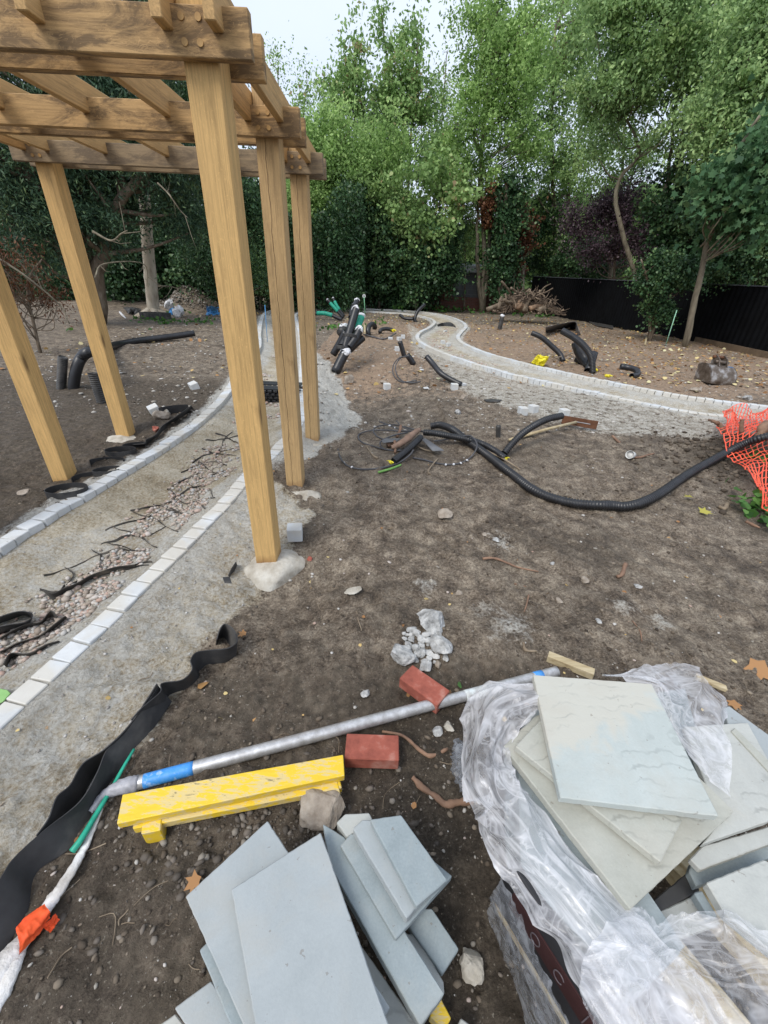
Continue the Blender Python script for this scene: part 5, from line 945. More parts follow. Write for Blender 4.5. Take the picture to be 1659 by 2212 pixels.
x, y, r = scat(170, (-2.4, 3.4), (.6, 5.5), 33, lambda x, y, r: out(x, y)); o = leaves('leaf_scraps', np.stack([x, y, tz(x, y) + .004], 1), .012 + .02 * r.random(len(x)), r.random(len(x)) * .8, DEAD, 'broad', 34, flat=.8); setp(o, 'small scraps of dead leaf on the near soil', 'leaves', kind='stuff')
# rootlets and twigs
mb = MB(); r = np.random.default_rng(40)
for i in range(150):
    x = r.uniform(-1.8, 3); y = .35 * (6 / .35) ** r.random()
    if inpath(np.array([x]), np.array([y]))[0]: continue
    a = r.uniform(0, 6.28); L = r.uniform(.03, .13); pts = []
    for k in range(4): pts.append([x, y, float(tz(x, y)) + .004]); x += math.cos(a) * L / 3; y += math.sin(a) * L / 3; a += r.normal() * .5
    V, F = tube(catmull(pts, 3), r.uniform(.0008, .0022), 4); mb.add(V, F)
o = mb.build('rootlets', TWIGM); setp(o, 'fine broken rootlets and twigs strewn over the soil', 'twigs', kind='stuff')
for pts, rad, lab in [([('w', 715, 172), ('w', 760, 172), ('w', 830, 200), ('w', 900, 215)], [.009, .008, .006, .004], 'long thin root lying across the middle of the soil'), ([('w', 378, 75), ('w', 410, 72), ('w', 440, 58)], [.004, .005, .003], 'pale forked twig high on the soil right of the footing'),
                      ([('w', 820, 255), ('w', 860, 265)], [.005, .003], 'short curled root below the long thin root'), ([('w', 868, 292), ('w', 860, 325), ('w', 852, 348)], [.006, .005, .003], 'knobbly root pointing down beyond the white dust patch'), ([('w', 1210, 378), ('w', 1235, 410), ('w', 1242, 445)], [.004, .004, .003], 'curved root right of the white oval pebble'),
                      ([('w', 298, 345), ('w', 305, 380), ('w', 315, 410)], [.003, .003, .002], 'fine root left of the concrete heap'), ([('w', 850, 450), ('w', 858, 475), ('w', 895, 478)], [.008, .008, .004], 'brown crooked root above the pale timber offcut'), ([('w', 1188, 190), ('w', 1175, 225), ('w', 1160, 232)], [.014, .013, .010], 'forked brown stub of branch on the right of the soil'),
                      ([('h', 1370, 532), ('h', 1410, 575), ('h', 1470, 615), ('h', 1510, 648), ('h', 1560, 640), ('h', 1625, 635)], [.010, .012, .011, .012, .013, .013], 'bent brown stick reaching under the plastic wrap'),
                      ([('h', 1240, 335), ('h', 1330, 355), ('h', 1400, 415), ('h', 1450, 440), ('h', 1520, 410)], [.006, .007, .008, .009, .006], 'dark curved root between the red brick and the pallet'), ([('n', -10, 385), ('n', 30, 425), ('n', 70, 460)], [.012, .014, .012], 'short dark stick left of the white cup'),
                      ([('n', 230, 620), ('n', 300, 612), ('n', 360, 592), ('n', 435, 575)], [.010, .014, .010, .008], 'dark twig touching the white cup'), ([('n', 1130, 1140), ('n', 1190, 1165), ('n', 1225, 1110)], [.014, .018, .012], 'forked pale root stub near the netting'), ([('n', 1420, 1300), ('n', 1500, 1340), ('n', 1570, 1370)], [.01, .012, .008], 'grey stick at the right edge below the netting')]:
    limb(pts[0][0], [(p[1], p[2], rad[0]) for p in pts], rad, lab, STICKM if 'fine' not in lab and 'pale' not in lab else TWIGM)
# single big leaf, small ones
def bigleaf(f, x, y, s, seed, label, tint=.3, shape='lobed', mat=None, name='dead_leaf'):
    P = gp(f, x, y, .015 + .12 * s)[None]; o = leaves(name, P, s, np.array([tint]), mat or DEAD, shape, seed, flat=.75); tag1(o, label, 'leaf')
bigleaf('w', 1600, 500, .15, 2, 'large curled orange brown leaf at the right edge', .35); bigleaf('w', 618, 625, .05, 4, 'rusty leaf scrap at the end of the tilted brick', .05); bigleaf('b', 1495, 290, .06, 5, 'brown leaf beyond the right end of the pallet', .3); bigleaf('g', 835, 760, .055, 8, 'curled orange leaf on dark soil left of the slab stack', .32, 'lobed')
bigleaf('h', 490, 130, .065, 9, 'pale brown leaf beside the curled black strip', .45, 'broad'); bigleaf('z6', 1395, 860, .05, 10, 'pinkish brown leaf right of the curled strip end', .4); bigleaf('b', 165, 235, .035, 12, 'small green leaf by the end of the tilted brick', .5, 'broad', simple('fresh_leaf', (.08, .2, .04), (.05, .12, .03), 10))
YLF = leafmat('yellowing_leaf', [(0, (.35, .30, .04)), (1, (.5, .46, .10))], .2)
bigleaf('n', 870, 1050, .09, 41, 'upper of two yellow leaves left of the netting', .5, 'lobed', YLF, 'yellow_leaf'); bigleaf('n', 925, 1205, .10, 44, 'lower of two yellow leaves left of the netting', .6, 'lobed', YLF, 'yellow_leaf')
bigleaf('p', 1530, 1000, .0001 + .04, 13, 'tiny tan leaf at the edge of the netting', .6)

# ---- cells in the path: thin standing bands forming a wavy lattice
def cells():
    T = empty('cell_grid', gp('z6', 700, 350), 'black plastic cell grid with wavy walls half buried in the pink gravel', 'cell grid')
    lines = [[('z6', 250, 545), ('z6', 380, 500), ('z6', 560, 430), ('z6', 700, 395), ('z6', 820, 405)], [('z6', 360, 620), ('z6', 460, 560), ('z6', 560, 510), ('z6', 700, 490), ('z6', 860, 470)], [('z6', 370, 630), ('z6', 480, 580), ('z6', 600, 535), ('z6', 720, 505), ('z6', 840, 485)],
             [('z6', 570, 365), ('z6', 660, 350), ('z6', 750, 320), ('z6', 830, 315), ('z6', 940, 265)], [('z6', 600, 290), ('z6', 700, 250), ('z6', 820, 220), ('z6', 920, 180), ('z6', 1040, 190)], [('z6', 740, 180), ('z6', 860, 155), ('z6', 960, 130), ('z6', 1060, 60), ('z6', 1150, 30)],
             [('z6', 600, 355), ('z6', 680, 370), ('z6', 750, 400), ('z6', 820, 405)], [('z6', 640, 262), ('z6', 740, 300), ('z6', 830, 350), ('z6', 890, 385)], [('z6', 755, 180), ('z6', 830, 215), ('z6', 930, 255), ('z6', 1000, 300)], [('z6', 870, 140), ('z6', 960, 165), ('z6', 1040, 185)],
             [('z6', 950, 60), ('z6', 1000, 100), ('z6', 1050, 135), ('z6', 1100, 135), ('z6', 1160, 165)], [('z6', 1090, 135), ('z6', 1160, 110), ('z6', 1220, 100)], [('z6', 1040, 0), ('z6', 1100, 40), ('z6', 1180, 60), ('z6', 1210, 95)], [('z6', 525, 400), ('z6', 580, 430), ('z6', 560, 500)],
             [('z3', 780, 1005), ('z3', 860, 975), ('z3', 930, 960), ('z3', 980, 975)], [('z3', 830, 965), ('z3', 900, 930), ('z3', 1000, 905), ('z3', 1040, 905)], [('z3', 840, 950), ('z3', 900, 990), ('z3', 975, 1025)], [('z3', 870, 905), ('z3', 930, 925), ('z3', 1020, 935)], [('z3', 890, 870), ('z3', 960, 860), ('z3', 1030, 850)],
             [('z3', 840, 1040), ('z3', 900, 1020), ('z3', 975, 1000)], [('z3', 720, 1080), ('z3', 790, 1045), ('z3', 860, 1010)], [('z6', 380, 500), ('z6', 410, 540), ('z6', 370, 600)], [('z6', 230, 625), ('z6', 290, 650), ('z6', 350, 640), ('z6', 370, 600)],
             [('z3', 930, 840), ('z3', 980, 855), ('z3', 1030, 880)], [('z3', 1000, 830), ('z3', 960, 880), ('z3', 930, 960)]]
    for i, L in enumerate(lines):
        P = resample(catmull([gp(*p, 0) for p in L], 6), .02); P[:, 2] = tz(P[:, 0], P[:, 1]); up = np.array([0, 0, 1.]); h = .006 + .014 * np.abs(vnoise(np.arange(len(P)) * .15, np.full(len(P), i * 7.7))); lean = .012 * np.sin(np.arange(len(P)) * .3 + i)
        t = np.gradient(P, axis=0); nn = np.cross(t, up); nn /= np.linalg.norm(nn, axis=1)[:, None]; a = P + up * h[:, None] + nn * lean[:, None]; b = P - up * .01; k = nn * .0016
        V = np.stack([a + k, a - k, b - k, b + k], 1).reshape(-1, 3); m = len(P); F = [[q * 4 + j, q * 4 + (j + 1) % 4, (q + 1) * 4 + (j + 1) % 4, (q + 1) * 4 + j] for q in range(m - 1) for j in range(4)]; o = mesh_np('cell_wall', V, F, MUDS, T, False); fix_normals(o)
    return T
cells()
strip2('z6', [(-60, 800, .08), (20, 765, .09), (110, 742, .09), (165, 748, .08), (185, 768, .06), (150, 800, .08), (60, 815, .09), (-40, 835, .09)], [(-60, 830, 0), (30, 800, 0), (110, 770, 0), (150, 765, 0), (178, 785, 0), (150, 820, 0), (60, 850, 0), (-40, 890, 0)], .004, RUBB, 'looped black strip lying on gravel at the left edge', 'geocell_strip')
strip2('z6', [(230, 615, .05), (300, 640, .05), (360, 612, .05), (440, 580, .05), (520, 535, .05), (640, 495, .05), (760, 478, .04)], [(300, 680, 0), (330, 665, 0), (370, 640, 0), (450, 600, 0), (530, 555, 0), (650, 515, 0), (770, 492, 0)], .004, MUDS, 'longest black strip bent across the gravel between the kerbs', 'geocell_strip')
strip2('z6', [(0, 890, .05), (80, 845, .05), (160, 810, .05), (230, 800, .05), (285, 740, .06), (325, 770, .05)], [(0, 905, 0), (80, 865, 0), (160, 835, 0), (235, 815, 0), (290, 775, 0), (320, 790, 0)], .004, MUDS, 'crinkled black strip crossing the gravel near the left edge', 'geocell_strip')
strip2('z6', [(0, 970, .04), (100, 920, .04), (220, 880, .04), (300, 820, .05), (370, 768, .05)], [(0, 985, 0), (100, 935, 0), (220, 895, 0), (310, 840, 0), (380, 780, 0)], .004, MUDS, 'thin black strip lying nearest the camera on the gravel', 'geocell_strip')
strip2('z6', [(20, 1040, .05), (60, 980, .05), (160, 980, .03), (260, 930, .03), (330, 910, .02)], [(40, 1060, 0), (80, 1000, 0), (170, 995, 0), (270, 940, 0), (340, 915, 0)], .004, MUDS, 'muddy strip end in the gravel close to the inner kerb', 'geocell_strip')
slab('z6', [(1258, 548), (1300, 545), (1312, 585), (1270, 582)], -.10, .004, RUBB, 'small black plastic square on the dust left of the nearest footing', 'plastic_offcut', 'plastic offcut'); strip2('z6', [(1290, 540, .04), (1310, 500, .05), (1335, 462, .06)], [(1300, 550, 0), (1325, 515, 0), (1340, 480, 0)], .004, RUBB, 'small upright black shard beside the nearest footing', 'plastic_offcut', 'plastic offcut')
# green and white cord bundle
def cord(f, L, r, mat, label, nm='cord', sq=1.0, jit=0.0, cat='cord'):
    P = gl(f, L, .02, 8); V, F = tube(P, r, 10, squash=sq)
    V = V + jit * rng.normal(size=V.shape); o = mesh_np(nm, V, F, mat, None, True); fix_normals(o); return tag1(o, label, cat)
cord('g', [(556, 232, .03), (510, 310, .03), (460, 400, .03), (400, 500, .03), (340, 600, .03), (300, 655, .03)], np.linspace(.005, .011, 41), GREENP, 'green cord running along the wide black edging strip', 'cord')
WRP = simple('muddy_white_film', (.60, .58, .55), (.28, .25, .21), 10, .5, .9, 26, c3=(.76, .76, .76), stretch=(1, 1, 1), bd=.012)
cord('g', [(420, 480, .02), (350, 640, .02), (270, 780, .02), (200, 880, .025), (130, 980, .02), (40, 1090, .02), (-60, 1220, .02)], np.interp(np.linspace(0, 1, 49), [0, .4, .7, 1], [.008, .019, .022, .040]), WRP, 'muddy white plastic film twisted round the cord at the lower left', 'twisted_film', .5, .0012, 'plastic film')
cord('g', [(330, 700, .01), (250, 820, .01), (190, 910, .01), (110, 1020, .01), (60, 1130, .01), (0, 1260, .01), (-60, 1350, .01)], np.interp(np.linspace(0, 1, 49), [0, .6, 1], [.008, .015, .026]), WRP, 'second twist of muddy film along the soil at the lower left', 'twisted_film', .5, .0012, 'plastic film')
r0 = [gp('g', *p, .05) for p in ((70, 985), (95, 950), (150, 905), (185, 885))]; r1 = [gp('g', *p, .065) for p in ((80, 1030), (120, 990), (165, 945), (205, 905))]; r2 = [gp('g', *p, .035) for p in ((75, 1085), (125, 1030), (175, 975), (210, 930))]
drape('orange_cloth', [r0, r1, r2], ORAT, 'orange cloth tag wrapped over the white film at the lower left', 'cloth', 40, 22, .004, 3, (2, 4), .001)
r0 = [gp('g', *p, .02) for p in ((175, 970), (200, 950), (235, 920))]; r1 = [gp('g', *p, .012) for p in ((205, 1000), (220, 975), (245, 940))]; drape('orange_cloth', [r0, [(a + b) / 2 + (0, 0, .006) for a, b in zip(r0, r1)], r1], ORAT, 'small orange rag on the soil right of the larger cloth tag', 'cloth', 26, 16, .004, 6, (2, 4), .001)
# green thing at left edge
slab('z6', [(-60, 1170), (40, 1185), (60, 1205), (20, 1250), (-60, 1290)], -.17, .006, simple('pale_green_leaf', (.30, .52, .20), (.22, .42, .14), 6), 'pale green plastic piece on the gravel at the left border', 'plastic_offcut', 'plastic offcut')

# ---- orange netting over a heap with branches
def netting():
    T = empty('safety_netting', gp('n', 1400, 800), 'orange plastic safety netting crumpled over a heap at the right edge', 'netting')
    def patch(poly, seed, hgt, nu, nm):
        # corner control: poly of 4 sides -> bilinear
        a, b, c, d = [[gp('n', *p, 0) for p in s] for s in poly]
        A_, B2 = catmull(a, 10), catmull(b, 10); A_ = np.stack([np.interp(np.linspace(0, 1, nu[0]), np.linspace(0, 1, len(A_)), A_[:, k]) for k in range(3)], 1); B2 = np.stack([np.interp(np.linspace(0, 1, nu[0]), np.linspace(0, 1, len(B2)), B2[:, k]) for k in range(3)], 1)
        W = np.linspace(0, 1, nu[1])[:, None, None]; G_ = A_[None] * (1 - W) + B2[None] * W; x, y = G_[..., 0], G_[..., 1]; I, J = np.meshgrid(np.arange(nu[0]), np.arange(nu[1]))
        x = x + .035 * (vnoise(I * .35 + seed, J * .35) - .5) + .012 * (vnoise(I * .9, J * .9 + seed) - .5); y = y + .05 * (vnoise(I * .35, J * .35 + seed * 3) - .5)
        z = tz(x, y) + .02 + hgt * vnoise(I * .22 + seed * 2, J * .22) + .03 * vnoise(I * .8, J * .8 + seed); G_ = np.stack([x, y, z], -1); mb = MB()
        for i in range(nu[1]):
            V, F = tube(catmull(G_[i], 3), .0042 + .0015 * np.abs(np.cos(np.arange(3 * (nu[0] - 1) + 1) * math.pi / 3)), 4, squash=.5); mb.add(V, F)
        for j in range(nu[0]):
            V, F = tube(catmull(G_[:, j], 3), .0038 + .002 * np.abs(np.cos(np.arange(3 * (nu[1] - 1) + 1) * math.pi / 3)), 4, squash=.5); mb.add(V, F)
        o = mb.build(nm, ORAN, T); return o
    L_ = [(1085, 330), (1075, 450), (1115, 565), (1180, 650), (1290, 770), (1350, 920), (1410, 1060), (1500, 1210), (1590, 1340)]; R_ = [(2300, 120), (2320, 260), (2350, 420), (2400, 560), (2450, 700), (2480, 860), (2500, 1040), (2520, 1210), (2560, 1380)]
    patch((L_, R_, [], []), 1, .15, (34, 30), 'draped_net')
    patch(([(1095, 330), (1200, 240), (1400, 228), (1640, 185), (1900, 170)], [(1110, 440), (1230, 420), (1430, 400), (1640, 380), (1900, 350)], [], []), 9, .24, (24, 10), 'folded_net')
netting()
for pts, rad, lab in [([(1022, 212, .2), (1090, 235, .2), (1140, 265, .15), (1200, 345, .08)], [.012, .018, .022, .02], 'dark branch poking out of the netting on its left'), ([(1385, 210, .22), (1375, 270, .16), (1375, 345, .08)], [.022, .018, .02], 'dark stake standing up through the netting'), ([(1659, 250, .2), (1600, 330, .15), (1560, 400, .1)], [.05, .05, .04], 'thick dark branch beneath the netting at the right edge')]: limb('n', pts, rad, lab, STICKM, 'branch', 'branch')
FRESH = leafmat('fresh_leaves', [(0, (.03, .09, .02)), (.6, (.08, .20, .04)), (1, (.14, .28, .06))])
for f, x, y, k, rr, lab in [('n', 1420, 1130, 22, .12, 'weed with green leaves at the lower edge of the netting'), ('n', 1590, 1110, 26, .14, 'green leafy weed under the netting at the right edge'), ('n', 1650, 600, 14, .12, 'green leaves showing through the netting'), ('n', 1640, 1310, 10, .1, 'green leaf tuft at the right edge below the netting')]:
    P = gp(f, x, y, .05); r = np.random.default_rng(int(x)); Q_ = P + r.normal(size=(k, 3)) * rr * np.array([.6, .6, .25]); o = leaves('weed', Q_, .06 + .04 * r.random(k), r.random(k), FRESH, 'broad', int(y), flat=.6); tag1(o, lab, 'weed')
r = np.random.default_rng(77); Pn = gp('n', 1450, 700); k = 900; Q_ = Pn[:2] + r.normal(size=(k, 2)) * np.array([.35, .45]); S = .008 + .03 * r.random(k) ** 3; o = scatter_rocks('heap_clods', np.c_[Q_, tz(Q_[:, 0], Q_[:, 1]) + S * .3], S, r.random(k) * .6, CLOD, 1, .7, 78); setp(o, 'dark clods of earth under the orange netting', 'soil', kind='stuff')
# ---- white cup
def cup():
    P = gp('n', 190, 588, .04); t = np.array([-.75, -.55, .25]); t /= np.linalg.norm(t); V, F = hollow([P - t * .05, P + t * .035], .042, 18, .05); prof = ((V - (P - t * .05)) @ t) / .085; ax = (V - P) - np.outer((V - P) @ t, t); V = V - ax * (.25 * (1 - prof))[:, None]
    o = mesh_np('cup', V, F, simple('cup_white', (.72, .72, .70), (.55, .55, .53), 20, .5), None, True); fix_normals(o); tag1(o, 'dirty white cup lying on its side on the right of the soil', 'cup')
cup()
# ---- rake with rusty blade
def rake():
    T = empty('rake', gp('k', -80, 860), 'rusty wide blade on a wooden handle lying on the soil', 'rake'); B1 = gp('z5', 385, 925, .13); B2 = gp('z5', 605, 962, .13); b1 = gp('z5', 378, 955, .01) ; P = [B1, B2, onz('z5', 603, 990, B2[2] - .08), onz('z5', 390, 955, B1[2] - .08)]
    d = B2 - B1; d /= np.linalg.norm(d); c = (B1 + B2) / 2 - (0, 0, .05); s = np.cross(d, [0, 0, 1]); s /= np.linalg.norm(s); V, F = box(c, (np.linalg.norm(B2 - B1), .006, .10), .001, np.array([d, s, np.cross(d, s)])); o = mesh_np('blade', V, F, RUST, T); fix_normals(o)
    h0 = gp('z5', 55, 1078, .03); h1 = aty('z5', 465, 968, c[1] - .02); V, F = tube([h0, (h0 + h1) / 2 + (0, 0, .01), h1], .017, 10); o = mesh_np('handle', V, F, TIMB, T, True); fix_normals(o); V, F = tube([h1 - d * .02, c - d * .02, c + d * .12], .007, 8); o = mesh_np('socket', V, F, GALV, T, True); fix_normals(o)
rake()
# ---- digger bucket
def bucket():
    B_ = gp('k', 1230, 475); T = empty('digger_bucket', B_, 'worn steel excavator bucket lying upside down near the fence', 'digger bucket'); Y0 = B_[1]
    a = aty('k', 1110, 455, Y0); b = aty('k', 1345, 488, Y0); W = np.linalg.norm(b - a); d = (b - a) / W; s = np.array([-d[1], d[0], 0]); s /= np.linalg.norm(s); D = W * .8; H = W * .62; up = np.array([0, 0, 1.])
    prof = [(0, 0), (-.02, .12), (.02, .30), (.12, .46), (.28, .58), (.48, .62), (.72, .60), (.86, .52)]
    o0 = a + np.array([0, 0, 0]); prof3 = [s * (p[0] * W) + up * (p[1] * W) for p in prof]; th = .012; P = catmull(prof3, 5); V = []; 
    for off in (0, W):
        for q in P: V.append(o0 + d * off + q)
    n = len(P); F = [[i, i + 1, n + i + 1, n + i] for i in range(n - 1)]; o = mesh_np('shell', np.array(V), F, STEEL, T, False); m = o.modifiers.new('thick', 'SOLIDIFY'); m.thickness = .015; fix_normals(o)
    for off in (0.002, W - .014):
        poly = [o0 + d * off + q for q in P] + [o0 + d * off + s * .8 * W]; k = len(poly); V = np.vstack([poly, [q + d * .012 for q in poly]]); F = [list(range(k)), list(range(k, 2 * k))[::-1]] + [[i, (i + 1) % k, (i + 1) % k + k, i + k] for i in range(k)]; o = mesh_np('side_plate', V, F, STEEL, T); fix_normals(o)
    top = o0 + s * W * .42 + up * W * .60
    for f in (.34, .66):
        c = top + d * W * f; lug = [c - s * .16 * W, c - s * .02 * W + up * .24 * W, c + s * .18 * W + up * .34 * W, c + s * .30 * W + up * .26 * W, c + s * .30 * W - up * .03 * W]; k = len(lug); V = np.vstack([lug, [q + d * .02 for q in lug]]); F = [list(range(k)), list(range(k, 2 * k))[::-1]] + [[i, (i + 1) % k, (i + 1) % k + k, i + k] for i in range(k)]; o = mesh_np('lug', V, F, STEEL, T); fix_normals(o)
    for (ds, dz) in ((.0, .12), (.2, .26)):
        c0 = top + s * ds * W + up * dz * W; V, F = tube([c0 + d * W * .27, c0 + d * W * .76], .028, 12); o = mesh_np('pin', V, F, RUST if ds else STEEL, T, True); fix_normals(o)
    c = top + d * W * .84 + s * .05 * W + up * (.045 * W - .02); V, F = box(c, (W * .2, W * .3, .004), 0, np.array([d, s, up])); o = mesh_np('blue_paint_patch', V, F, BLUEPT, T); fix_normals(o)
bucket()
# ---- canes and stakes
def cane(f, top, base, r, mat, label, nm='cane', dY=0, sign=False):
    B_ = gp(f, *base, 0); A = aty(f, *top, B_[1] + dY); T = empty(nm, B_, label, nm.replace('_', ' ')); V, F = tube([B_, (A + B_) / 2, A], r, 7); o = mesh_np('shaft', V, F, mat, T, True); fix_normals(o)
    if sign: V, F = tube([A - (0, .01, 0), A + (0, .01, 0)], .07, 16); o = mesh_np('round_plate', V, F, WHITEP, T); fix_normals(o); V, F = box(A - (0, .016, 0), (.014, .008, .06), 0); 
    if sign:
        for dx in (-.018, .018): V, F = box(A - (dx, .014, 0), (.014, .008, .06), 0); o = mesh_np('mark', V, F, BLK, T)
    return T
cane('z5', (1092, 270), (1022, 490), .013, simple('pale_green_cane', (.35, .62, .45), (.25, .5, .35), 20), 'pale green cane leaning in the soil before the black fence')
cane('z7', (714, 100), (728, 350), .018, simple('green_stake_paint', (.25, .55, .32), (.18, .42, .24), 20), 'green marker stake with round white plate by the far kerb', 'marker_stake', sign=True)
cane('br', (208, 550), (200, 700), .03, simple('grey_blue_stake', (.38, .48, .55), (.25, .33, .4), 20), 'thin blue grey stake in front of the garden wall', 'stake'); cane('q', (295, 455), (325, 890), .007, BLUEP, 'blue stake with a ribbon standing in the rubble of the path', 'stake')
P0, P1 = gp('q', 205, 345, .0), gp('q', 350, 355, .0)
def rail():
    b0 = gp('q', 225, 450); T = empty('wooden_rail', b0, 'low yellowish wooden rail on a post beyond the left kerb', 'rail'); A = aty('q', 200, 345, b0[1]); B_ = aty('q', 360, 360, b0[1]); d = B_ - A; L = np.linalg.norm(d); d /= L; V, F = box((A + B_) / 2, (L, .05, .09), .004, np.array([d, [-d[1], d[0], 0], [0, 0, 1]])); o = mesh_np('crossbar', V, F, TIMB, T); fix_normals(o)
    V, F = box(((A + d * .2)[0], b0[1] + .05, (A[2] + b0[2]) / 2 - .03), (.09, .05, A[2] - b0[2] - .02), .003); o = mesh_np('upright', V, F, TIMB, T); fix_normals(o)
rail()
# ---- left yard clutter
def roll():
    C_ = gp('z8', 640, 470); T = empty('edging_roll', C_, 'low coil of black ribbed plastic edging standing on the soil', 'edging roll'); rr = 1.0
    a = aty('z8', 508, 470, C_[1]); b = aty('z8', 775, 470, C_[1]); rr = (b[0] - a[0]) / 2; cx = (a[0] + b[0]) / 2; cy = C_[1] + rr * .55; hz = aty('z8', 640, 405, C_[1])[2] - C_[2]
    for q, (R0, z1) in enumerate(((rr, 1.0), (rr * .86, .95))):
        t = np.linspace(0, 2 * math.pi, 145); rw = R0 * (1 + .035 * np.sign(np.sin(t * 18))); X = cx + rw * np.cos(t); Y = cy + rw * .55 * np.sin(t); z0 = C_[2] - .03; V = np.vstack([np.stack([X, Y, np.full_like(X, z0)], 1), np.stack([X, Y, np.full_like(X, z0 + hz * z1)], 1)]); n = len(t); F = [[i, i + 1, n + i + 1, n + i] for i in range(n - 1)]
        o = mesh_np('coil', V, F, BLKD, T); m = o.modifiers.new('thick', 'SOLIDIFY'); m.thickness = .012
roll()
def sheet(f, L, hs, mat, label, seed, nm='plastic_sheet', amp=.03):
    rows = [[gp(f, x, y, h) for (x, y, h) in row] for row in L]; o = drape(nm, rows, mat, label, 'plastic sheet', 50, 30, amp, seed, (3, 5), .01); return o
sheet('z8', [[(1115, 360, .30), (1170, 365, .32), (1235, 368, .3)], [(1125, 395, .15), (1180, 395, .18), (1235, 395, .15)], [(1130, 430, 0.02), (1180, 435, .02), (1240, 430, .02)]], 0, BLUEP, 'bright blue plastic sheet at the foot of the spoil heap', 3)
sheet('z8', [[(800, 375, .2), (820, 368, .22), (840, 372, .2)], [(795, 405, .1), (815, 405, .1), (835, 400, .1)], [(785, 440, .02), (800, 438, .02), (830, 430, .02)]], 0, BLUEP, 'small blue plastic scrap right of the edging roll', 5, 'plastic_scrap', .02)
sheet('z8', [[(345, 405, .1), (370, 410, .1), (395, 430, .1)], [(370, 430, .05), (390, 440, .05), (410, 450, .05)], [(390, 450, .01), (405, 462, .01), (420, 470, .01)]], 0, WHITEP, 'white plastic strip lying left of the edging roll', 6, 'plastic_scrap', .02)
sheet('z8', [[(385, 375, .06), (450, 370, .08), (545, 380, .06)], [(400, 390, .1), (460, 385, .12), (540, 395, .06)], [(430, 430, .02), (470, 420, .02), (505, 430, .02)]], 0, BLKD, 'dark crumpled sheet behind the edging roll', 7, 'plastic_sheet', .03)
P = gp('z8', 820, 300, .1)
for (x, y, s, m, lab) in [(785, 275, (.26, .2, .24), WHITEP, 'white rubble sack left of the spoil heap'), (860, 275, (.28, .2, .22), WHITEP, 'white rubble sack leaning on the spoil heap'), (805, 290, (.2, .12, .13), BLKD, 'black sack between two white rubble sacks'), (785, 318, (.2, .16, .10), WHITEP, 'flat white sack lowest in front of the spoil heap')]:
    Pp = gp('z8', x, 318, s[2] * .5); Pq = aty('z8', x, y, Pp[1]); Pq[2] = min(Pq[2], float(tz(Pq[0], Pq[1])) + s[2] * .75); V, F = rock(Pq, s, int(x), 4, .8, 12); o = mesh_np('rubble_sack', V, F, m, None, False); tag1(o, lab, 'sack')
# black crate in the path
def crate():
    z0 = float(tz(-1.45, 4.9)); P = [onz('q', 275, 1420, z0 + .14), onz('q', 470, 1420, z0 + .14)]
    c = gp('q', 400, 1560, .04); T = empty('drainage_crate', c, 'black slotted plastic drainage crate set in the path behind the front post', 'crate')
    c = gp('q', 385, 1620, .0)
    for j in range(2):
        for i in range(9):
            for k in range(4):
                V, F = box((c[0] - .28 + .075 * i + (.037 if k % 2 else 0), c[1] + .02 + .28 * j - .012 * k, c[2] + .03 + .045 * k), (.055, .03, .028), .003); 
                if i == 0 and k == 0: mb = MB()
                mb.add(V, F)
        V, F = box((c[0], c[1] + .06 + .28 * j, c[2] + .02), (.68, .02, .17), 0); mb.add(V, F); V, F = box((c[0], c[1] + .16 + .28 * j, c[2] + .17), (.68, .20, .012), 0)
        mb.add(V, F); o = mb.build('slotted_panel', BLK, T)
crate()

# ================================================================== WALL, FENCE
WY = 25.5
def brick_wall_mat():
    m, n, b = newmat('old_brickwork'); t = N(n, 'ShaderNodeTexBrick', Scale=1.0); t.offset = .5; v = coords(n); mp = n.nodes.new('ShaderNodeMapping'); mp.inputs['Rotation'].default_value = (math.radians(90), 0, 0); n.links.new(v, mp.inputs['Vector']); n.links.new(mp.outputs[0], t.inputs['Vector'])
    t.inputs['Color1'].default_value = (.22, .065, .04, 1); t.inputs['Color2'].default_value = (.14, .045, .03, 1); t.inputs['Mortar'].default_value = (.16, .12, .10, 1); t.inputs['Mortar Size'].default_value = .012; t.inputs['Brick Width'].default_value = .225; t.inputs['Row Height'].default_value = .075
    n.links.new(mixc(n, math_(n, 'MULTIPLY', noise(n, v, 3, 5), .6), t.outputs['Color'], (.07, .03, .022)), b.inputs['Base Color']); b.inputs['Roughness'].default_value = .9; return m
def block_mat():
    m, n, b = newmat('blockwork'); t = N(n, 'ShaderNodeTexBrick', Scale=1.0); t.offset = .5; v = coords(n); mp = n.nodes.new('ShaderNodeMapping'); mp.inputs['Rotation'].default_value = (math.radians(90), 0, 0); n.links.new(v, mp.inputs['Vector']); n.links.new(mp.outputs[0], t.inputs['Vector'])
    t.inputs['Color1'].default_value = (.15, .16, .165, 1); t.inputs['Color2'].default_value = (.11, .12, .125, 1); t.inputs['Mortar'].default_value = (.20, .20, .20, 1); t.inputs['Mortar Size'].default_value = .012; t.inputs['Brick Width'].default_value = .45; t.inputs['Row Height'].default_value = .225; n.links.new(mixc(n, math_(n, 'MULTIPLY', noise(n, v, 2, 5), .5), t.outputs['Color'], (.06, .065, .06)), b.inputs['Base Color']); b.inputs['Roughness'].default_value = .9; return m
BW, BLO = brick_wall_mat(), block_mat()
